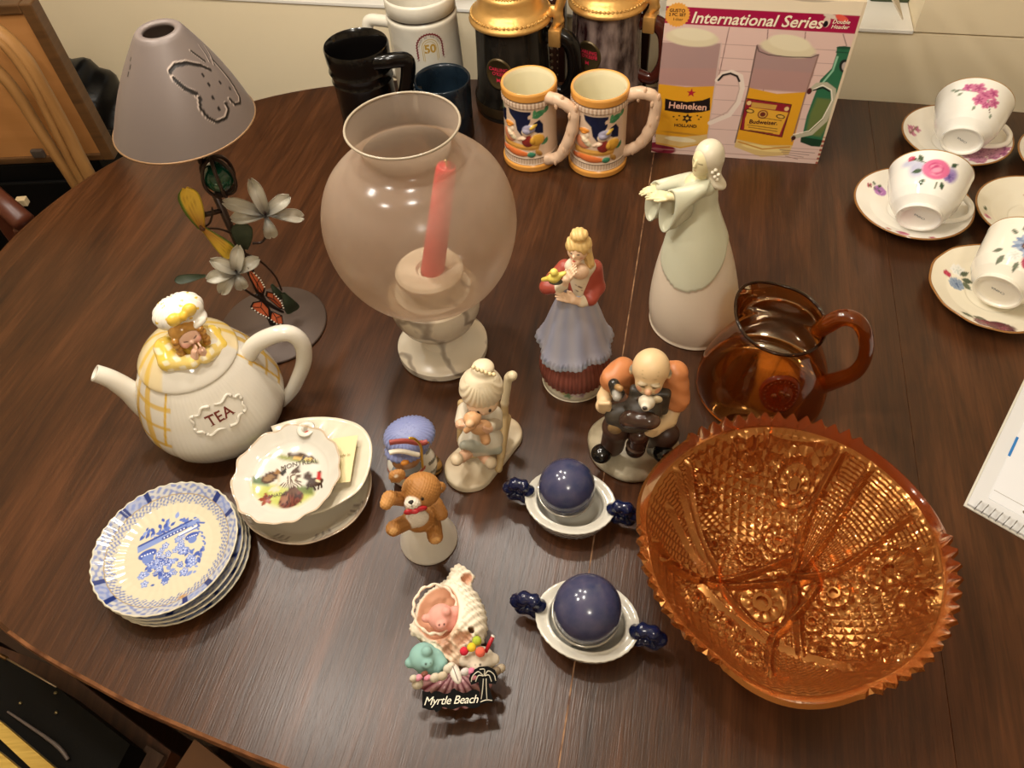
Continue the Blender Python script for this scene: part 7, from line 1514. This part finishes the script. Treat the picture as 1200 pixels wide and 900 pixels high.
pr = [Cap(G(170, 620, -.020), G(110, 670, -.032), .0066, .0054, sk3, k=.002), Ell(G(80, 680, -.036), (.0062, .0068, .0056), '#cdb898', k=.002), Cap(G(240, 640, -.020), G(265, 680, -.030), .0066, .0054, sk3, k=.002), Ell(G(292, 700, -.034), (.0062, .0068, .0060), '#cdb898', k=.002)]
sdf('legs', pr, BISQ, t, 0.0009)
chm = '#c4a878'
pr = [Cap(G(400, 175, .022), G(378, 330, .018), .0042, .0040, '#d9c9a6', k=.002), Cap(G(378, 330, .018), G(372, 520, .010), .0040, .0040, chm, k=.002), Cap(G(415, 165, .022), G(425, 160, .020), .0052, .005, '#d9c9a6', k=.002), Cap(G(378, 400, .016), G(355, 660, -.020), .0036, .0036, chm, k=.002), Cap(G(395, 420, .016), G(340, 740, -.030), .0040, .0038, chm, k=.003), Cap(G(110, 330, .022), G(105, 560, .012), .0040, .0040, chm, k=.002), Bx(G(235, 400, .024), (.0200, .0030, .0240), chm, rd=.003, k=.003), Bx(G(235, 570, .006), (.0220, .0180, .0035), chm, rd=.003, k=.003)]
sdf('rocking_chair', pr, BISQ, t, 0.0011)

# --- teddy bear on a bell
L = Loc(503, 632)
t = thing('bear_bell', 'brown teddy bear with a red bow sitting on a white bell', 'bell', L)
V, F = lathe([(.0255, .001), (.0275, 0), (.0280, .003), (.0262, .010), (.0230, .022), (.0190, .034), (.0145, .044), (.008, .050), (0, .052)], 64, smooth_n=60, cap=False); mesh_obj('bell', V, F, M('#ded6c8', 0.35), t)
Bq = lambda zx, zy, y=0: L(430+zx/3.214, 400+zy/3.214, y)
fur, fur2 = '#a8733a', '#8a5a2a'
hc_ = Bq(205, 560, -.008)
pr = [Ell(hc_, (.0172, .0158, .0158), fur), Ell(Bq(114, 506, -.004), (.0072, .0046, .0068), fur, k=.002), Ell(Bq(268, 552, -.004), (.0072, .0046, .0068), fur, k=.002), Ell(Bq(172, 606, -.0195), (.0074, .0060, .0058), '#e6dccb', k=.002), Ell(Bq(166, 606, -.0258), (.0022, .0018, .0016), '#201611', k=.001), Ell(Bq(108, 510, -.0090), (.0040, .0026, .0038), '#dcc8ae', op='p'), Ell(Bq(272, 558, -.0090), (.0040, .0026, .0038), '#dcc8ae', op='p')]
for zx, zy in ((143, 578), (208, 590)): pr.append(Ell(Bq(zx, zy, -.0205), (.0015, .0040, .0017), '#1c140f', op='p'))
pr.append(Cap(Bq(167, 612, -.0255), Bq(170, 622, -.0245), .0006, .0006, '#3a2a20', op='p'))
fuzz = lambda V: 0.00035*np.sin(V[:, 0]*1900)*np.sin(V[:, 2]*1700+V[:, 1]*900)
sdf('head', pr, MATTE, t, 0.0008, disp=fuzz)
pr = [Ell(Bq(200, 660, -.006), (.0155, .0140, .0150), fur), Ell(Bq(188, 668, -.0155), (.0110, .0060, .0108), '#e2d8c8', k=.002), Cap(Bq(150, 595, -.004), Bq(85, 590, -.014), .0062, .0058, fur, k=.003), Cap(Bq(85, 590, -.014), Bq(72, 612, -.018), .0056, .0052, '#c08a4c', k=.003), Cap(Bq(258, 610, -.004), Bq(280, 650, -.014), .0064, .0060, fur, k=.003), Cap(Bq(160, 675, -.010), Bq(100, 705, -.026), .0072, .0068, fur, k=.003), Cap(Bq(250, 685, -.010), Bq(257, 735, -.028), .0072, .0070, fur, k=.003), Ell(Bq(97, 715, -.0315), (.0046, .0028, .0044), '#c9975a', op='p'), Ell(Bq(258, 752, -.0340), (.0050, .0028, .0044), '#c9975a', op='p')]
sdf('body', pr, MATTE, t, 0.0008, disp=fuzz)
b0 = Bq(181, 636, -.0250); sdf('bow', [Ell(b0+Pn(-.0050, 0, .0006), (.0050, .0022, .0034), '#b3232c', rot=(0, 15, 0)), Ell(b0+Pn(.0055, 0, -.0008), (.0054, .0022, .0034), '#b3232c', rot=(0, 15, 0)), Ell(b0+Pn(0, -.001, 0), .0022, '#c9313a')], PORC, t, 0.0007)

# --- bonneted figure with brass chain
L = Loc(487, 558)
t = thing('bonnet_bell', 'round figure in a blue bonnet with a brass chain behind the bear', 'figurine', L)
bl_, wh_ = '#7d84ae', '#e2dccd'
pr = [Ell((0, 0, .022), (.0255, .0230, .0265), wh_), Ell(Bq(252, 470, .004), (.0090, .0110, .0150), '#c79a54', k=.002), Bx((0, 0, -.030), (.06, .06, .0305), wh_, rd=.001, op='s', k=.002)]
def redst(V, c):
    for zz_ in (.020, .034): a = np.clip((.0016-abs(V[:, 2]-zz_-.2*V[:, 0]))*1500, 0, 1)[:, None]*(V[:, 0] < .012)[:, None]; c = c*(1-a)+a*np.array(lin('#b8503c'))
    a = ((np.sin(V[:, 2]*520+V[:, 1]*300) > .55) & (V[:, 0] > .0155))[:, None]*0.8; return c*(1-a)+a*np.array(lin('#3a3428'))
sdf('body', pr, PORC, t, 0.0010, shade=redst)
pr = [Ell(Bq(150, 445, -.016), (.0145, .0090, .0095), '#a8784e'), Ell(Bq(143, 457, -.0265), (.0042, .0030, .0026), '#d88a34', k=.001), Ell(Bq(150, 478, -.018), (.0150, .0085, .0085), '#8b9096', k=.002)]
for zx in (118, 172): pr.append(Ell(Bq(zx, 438, -.0245), (.0024, .0026, .0015), '#1c1612', op='p'))
sdf('face', pr, PORC, t, 0.0008)
hb = Bq(160, 355, -.004); pr = [Ell(hb, (.0250, .0215, .0130), bl_), Ell(Bq(150, 402, -.010), (.0215, .0165, .0072), bl_, k=.004)]
sdf('bonnet', pr, BISQ, t, 0.0009, disp=lambda V: 0.0005*np.sin(np.arctan2(V[:, 0]-hb[0], V[:, 1]-hb[1])*34))
V, F = tube([Bq(x, y, -.0235) for x, y in ((85, 382), (110, 378), (150, 376), (200, 384), (228, 378))], .0022, 8, smooth=24, flat=1.4); mesh_obj('red_band', V, F, M('#9c4a44', 0.5), t)
V, F = tube([Bq(x, y, -.028) for x, y in ((84, 420), (110, 414), (140, 415), (170, 422), (195, 428))], .0024, 8, smooth=24); mesh_obj('lace_trim', V, F, M('#ece4d0', 0.6), t)
brs = mat('brass', '#d8a83e', 0.3, metal=0.85)
V, F = tube([Bq(x, y, -.029) for x, y in ((158, 366), (175, 366), (195, 382), (205, 405), (207, 440), (210, 475))], .0013, 8, smooth=26); mesh_obj('brass_hook', V, F, brs, t)
for i in range(14): mesh_obj('chain_link', *ball(Bq(205+5*(i % 7), 376+6*(i//7)+4*(i % 3), -.020+.001*(i % 4)), (.0015, .0011, .0015), 8, 6), brs, t)
pr = [Ell(Bq(105, 505, -.020), (.0060, .0055, .0070), '#c49a74')]+[Cap(Bq(92+9*i, 505, -.0262), Bq(94+9*i, 528, -.0262), .0015, .0014, '#c49a74', k=.0006) for i in range(4)]
sdf('hand', pr, PORC, t, 0.0008)

# --- seashell souvenir
L = Loc(533, 806)
t = thing('seashell_souvenir', 'seashell souvenir with tiny flocked bears and black lettering plate', 'souvenir', L)
_tn = math.tan(math.radians(17)); _nk = np.array([0, -math.sin(math.radians(17)), math.cos(math.radians(17))]); _fr = L(470+310/5.146, 660+880/5.143, 0.0)
_v0 = L.R.T @ (CR @ np.array([530-600, 831-450, FPX])); _c0 = L.R.T @ (np.array([0, 0, CH])-L.o); _f0 = _c0-_v0*(_c0[2]/_v0[2]); _f0[2] = 0.010
def K(zx, zy, y=0.0):
    # the souvenir lies back: pixels meet a plane rising gently from its front edge; y<0 lifts toward the viewer
    v = L.R.T @ (CR @ np.array([470+zx/5.146-600, 660+zy/5.143-450, FPX])); q = _f0+_nk*(-y*0.62); t_ = ((q-_c0)@_nk)/(v@_nk); return _c0+v*t_
# scallop fan at the bottom
th = np.linspace(-1.25, 1.25, 90); 
def fanpos(u, v):
    out = []
    for a, w_ in zip(-1.30+2.60*u, v):
        rr = w_*232*(1+0.03*math.cos(a*22)); q = K(328+math.sin(a)*rr*0.98, 640+math.cos(a)*rr*1.0, -.014-.016*math.sin(w_*PI*0.75)-0.0016*math.cos(a*22)*w_+.018*w_**2); q[2] = max(q[2], .0016); out.append(q)
    return np.array(out)
V, F = sheet(fanpos, 120, 30, .0014); u_ = np.repeat(np.linspace(0, 1, 120), 30); c1 = np.array(lin('#74323e')); c2 = np.array(lin('#c69498')); f_ = (0.5+0.5*np.cos((-1.28+2.56*u_)*22))[:, None]**2; cc_ = c1*(1-f_)+c2*f_
fix_normals(mesh_obj('scallop_shell', V, F, PORC, t, col=np.concatenate([cc_, cc_])))
# whelk shell: an open mouth on the left, knobbly whorl on the right, curled tip
pch, wsh = '#dca888', '#e6dac4'
pr = [Ell(K(290, 330, -.012), (.0300, .0310, .0185), wsh), Ell(K(390, 330, -.020), (.0165, .0270, .0190), wsh, k=.006), Cap(K(330, 190, -.014), K(350, 60, -.012), .0120, .0070, wsh, k=.010), Cap(K(350, 70, -.012), K(405, 85, -.014), .0055, .0050, wsh, k=.006), Cap(K(300, 430, -.020), K(325, 560, -.024), .0190, .0090, '#dcc0a4', k=.010), Ell(K(100, 395, -.020), (.0070, .0065, .0050), wsh, k=.006), Ell(np.array([K(300, 400, -.012)[0], K(300, 400, -.012)[1], .012]), (.024, .028, .0125), wsh, k=.008), Ell(np.array([K(320, 250, -.012)[0], K(320, 250, -.012)[1], .014]), (.018, .022, .0145), wsh, k=.008), Bx((0, .05, -.05), (.15, .15, .0505), wsh, op='s', k=.001),
      Ell(K(205, 280, -.040), (.0195, .0250, .0205), pch, rot=(0, 0, -12), op='s', k=.003), Ell(K(240, 455, -.052), (.0078, .0062, .0085), pch, op='s', k=.002), Ell(K(370, 450, -.055), (.0090, .0052, .0085), pch, op='s', k=.002), Ell(K(275, 520, -.048), (.0050, .0050, .0075), pch, op='s', k=.002), Ell(K(400, 90, -.026), (.0050, .0050, .0070), pch, op='s', k=.002), Ell(K(422, 398, -.052), (.0020, .0020, .0060), pch, op='s', k=.001)]
dpk = [Ell(K(205, 280, -.040), (.0203, .0258, .0213), pch, rot=(0, 0, -12), op='p'), Ell(K(240, 455, -.052), (.0086, .0070, .0093), '#c09478', op='p'), Ell(K(370, 450, -.055), (.0098, .0060, .0093), '#c09478', op='p'), Ell(K(275, 520, -.048), (.0058, .0058, .0083), '#b08468', op='p'), Ell(K(400, 90, -.026), (.0056, .0056, .0076), '#d4a080', op='p'), Ell(K(422, 398, -.052), (.0027, .0027, .0067), '#6a4830', op='p')]
wc = K(290, 330, -.012)
def knob(V):
    a = np.arctan2(V[:, 0]-wc[0], V[:, 1]-wc[1]); ins = np.sqrt(((V-K(205, 280, -.040))**2).sum(1)) < .0262
    return np.where(ins, 0.0001*np.sin(V[:, 1]*700), 0.0010*np.sin(V[:, 1]*820+V[:, 0]*260)*np.sin(V[:, 0]*640-V[:, 1]*200)+0.0006*np.sin(V[:, 0]*1500+V[:, 1]*900))
sdf('whelk_shell', pr+dpk, BISQ, t, 0.0010, disp=knob)
# scalloped lip of the mouth
P = []
for i in range(70):
    a = 2*PI*i/70; P.append(K(205+132*math.cos(a)*(1+.04*math.sin(a*13)), 278+148*math.sin(a)*(1+.04*math.sin(a*11)), -.040+.006*math.cos(a)))
V, F = tube(P, .0013+.0004*np.sin(np.arange(70)*1.4), 8, closed=True); mesh_obj('mouth_lip', V, F, M('#ecd9c2', 0.45), t)
def flock_bear(name, head, hr_, col, ears, snout, arms, eyes):
    hc_ = K(*head); c2 = col
    pr = [Ell(hc_, hr_, col)]
    for e_ in ears: pr.append(Ell(K(*e_[:3]), e_[3], col, k=.002))
    pr.append(Ell(K(*snout[:3]), (snout[3], snout[3]*.8, snout[3]*.75), col, k=.002))
    for a, b_, r_ in arms: pr.append(Cap(K(*a), K(*b_), r_, r_*.9, col, k=.003))
    for e_ in eyes: pr.append(Ell(K(*e_[:3]), e_[3], '#2a1a18', op='p'))
    return sdf(name, pr, FELT, t, 0.0008)
flock_bear('pink_bear', (240, 322, -.038), (.0112, .0108, .0098), '#e2a294', [(150, 332, -.040, .0036), (272, 292, -.052, .0040)], (245, 372, -.050, .0046), [((300, 345, -.036), (328, 290, -.036), .0052), ((240, 360, -.032), (310, 365, -.032), .0070)], [(228, 372, -.0560, .0012), (262, 368, -.0560, .0012)])
flock_bear('teal_bear', (135, 565, -.034), (.0120, .0118, .0106), '#8cb4ac', [(55, 600, -.032, .0044), (155, 532, -.050, .0044)], (160, 605, -.048, .0048), [((215, 560, -.034), (245, 605, -.036), .0058), ((150, 640, -.028), (220, 640, -.030), .0068)], [(148, 608, -.0545, .0012), (182, 602, -.0545, .0012)])
flock_bear('cream_bear', (475, 585, -.034), (.0125, .0112, .0098), '#cfc2ae', [(385, 590, -.034, .0050), (558, 580, -.034, .0050)], (465, 622, -.044, .0060), [((470, 635, -.026), (510, 640, -.026), .0080)], [(445, 612, -.0520, .0011), (478, 612, -.0520, .0011)])
for zx, zy, y_, r_, c in ((380, 530, -.050, .0036, '#c9263a'), (425, 507, -.054, .0038, '#e0c02e'), (457, 468, -.052, .0040, '#a8b83a'), (478, 535, -.056, .0042, '#e0664e')): mesh_obj('pompom', *ball(K(zx, zy, y_), r_, 16, 10), M(c, 0.9), t)
a, b_ = K(510, 535, -.052), K(556, 437, -.062); mesh_obj('straw', *tube([a, b_], .0017, 10), M('#b3202c', 0.35), t); mesh_obj('straw_tip', *tube([b_-(b_-a)*.06, b_+(b_-a)*.01], .0018, 10), M('#e8dcd0', 0.4), t)
for zx, zy, y_, r_, c in ((205, 690, -.050, .0046, '#d2c6b0'), (250, 680, -.050, .0044, '#cbbba2'), (285, 635, -.050, .0046, '#d6ccba'), (100, 730, -.040, .0050, '#c9bda6'), (600, 635, -.030, .0046, '#b8a890'), (575, 650, -.034, .0044, '#8a7862'), (385, 655, -.050, .0040, '#d8d0cc'), (300, 620, -.050, .0038, '#e0d6c4'), (75, 695, -.050, .0036, '#cfc3ae')):
    mesh_obj('tiny_shell', *ball(K(zx, zy, y_), (r_, r_*.8, r_*1.1), 12, 8), M(c, 0.3), t)
for zx, zy, y_, r_, c in ((105, 690, -.050, .0040, '#d890a0'), (160, 690, -.050, .0034, '#d88a9c'), (140, 668, -.050, .0034, '#7a4a3c'), (420, 650, -.050, .0038, '#d87a9a'), (440, 690, -.050, .0032, '#a86a70')):
    mesh_obj('pink_bead', *ball(K(zx, zy, y_), (r_, r_*.7, r_*.7), 10, 7), M(c, 0.2), t)
c_ = K(328, 665, -.052); V, F = ball((0, 0, 0), (.0044, .0090, .0032), 16, 12); mesh_obj('white_oblong_shell', V+c_, F, M('#ddd4c6', 0.3), t)
V, F = box(c_+Pn(0, 0, .0030), (.0004, .0070, .0005)); mesh_obj('shell_slit', V, F, M('#6a5a50', 0.5), t, smooth=False)
# lettering plate
p0, p1 = K(135, 832, -.042), K(462, 818, -.042); mid = (p0+p1)/2; ax_ = (p1-p0); wl = np.linalg.norm(ax_); ax_ /= wl; nrm_ = np.array([0, -.40, .92]); upv = np.cross(nrm_, ax_); upv /= np.linalg.norm(upv)
if upv[2] < 0: upv = -upv
pm = lambda off: (lambda x, y: mid+np.outer(x, ax_)+np.outer(y, upv)+(off+.0016)*nrm_)
Vt, Ft = text_shape('Myrtle Beach', .0150, shear=.35, spacing=.92); sc_ = wl*1.0/np.ptp(Vt[:, 0]); Vt = Vt*sc_
bk, _f = text_shape('Myrtle Beach', .0150, shear=.35, bold=.0016, spacing=.92); bk = bk*sc_
g_ = M('#050505', 0.6, spec=0.15); letm = M('#c9c2b0', 0.35, metal=0.3)
X = np.linspace(-wl*.52, wl*.54, 40); top_ = .0062+.0012*np.sin(X*420)+.002*(X < -wl*.38)+.0015*((X > 0) & (X < wl*.1)); bot_ = -.0058-.0010*np.sin(X*380+1)-.0022*((X > -wl*.3) & (X < -wl*.18))
Vp = np.concatenate([pm(-.0012)(X, top_), pm(-.0012)(X, bot_), pm(.0004)(X, top_), pm(.0004)(X, bot_)]); n_ = 40
Fp = [(i, i+1, n_+i+1, n_+i) for i in range(n_-1)]+[(2*n_+i, 3*n_+i, 3*n_+i+1, 2*n_+i+1) for i in range(n_-1)]+[(i, 2*n_+i, 2*n_+i+1, i+1) for i in range(n_-1)]+[(n_+i, n_+i+1, 3*n_+i+1, 3*n_+i) for i in range(n_-1)]
pl = fix_normals(mesh_obj('name_plate', Vp, Fp, g_, t, smooth=False)); mesh_obj('plate_lettering', pm(.0008)(Vt[:, 0], Vt[:, 1]), Ft, letm, pl, smooth=False)
# palm silhouette
pc = K(497, 735, -.050); pb = lambda x, y, o=0.0: pc+x*ax_+y*upv+o*nrm_
out = [(-.0035, -.014), (.0080, -.0130), (.0060, -.0065), (.0042, .001), (.0100, .0005), (.0118, .006), (.0095, .0115), (.0040, .0142), (-.0030, .0142), (-.0095, .0110), (-.0118, .005), (-.0100, .0005), (-.004, .0025), (-.0025, -.006)]
V = np.array([pb(x, y, -.001) for x, y in out]+[pb(x, y, .0006) for x, y in out]); n_ = len(out); F = [list(range(n_))[::-1], list(range(n_, 2*n_))]+[(i, (i+1) % n_, n_+(i+1) % n_, n_+i) for i in range(n_)]
pp_ = fix_normals(mesh_obj('palm_plate', V, F, g_, t, smooth=False))
for pts in (((0, .005), (-.001, -.004), (-.0022, -.0105)), ((.0022, .005), (.0022, -.004), (.0025, -.0105)), ((0, .007), (-.004, .0105), (-.0085, .0075), (-.0100, .003)), ((0, .007), (-.004, .0075), (-.0065, .003)), ((.001, .007), (.004, .0108), (.0085, .0080), (.0100, .003)), ((.001, .007), (.0045, .0075), (.0065, .0025)), ((.0005, .007), (.0010, .0120), (-.003, .0122)), ((-.0030, -.0125), (.002, -.0112), (.0068, -.0118))):
    mesh_obj('palm_line', *tube([pb(x, y, .0010) for x, y in pts], .00045, 6, smooth=16), letm, pp_)
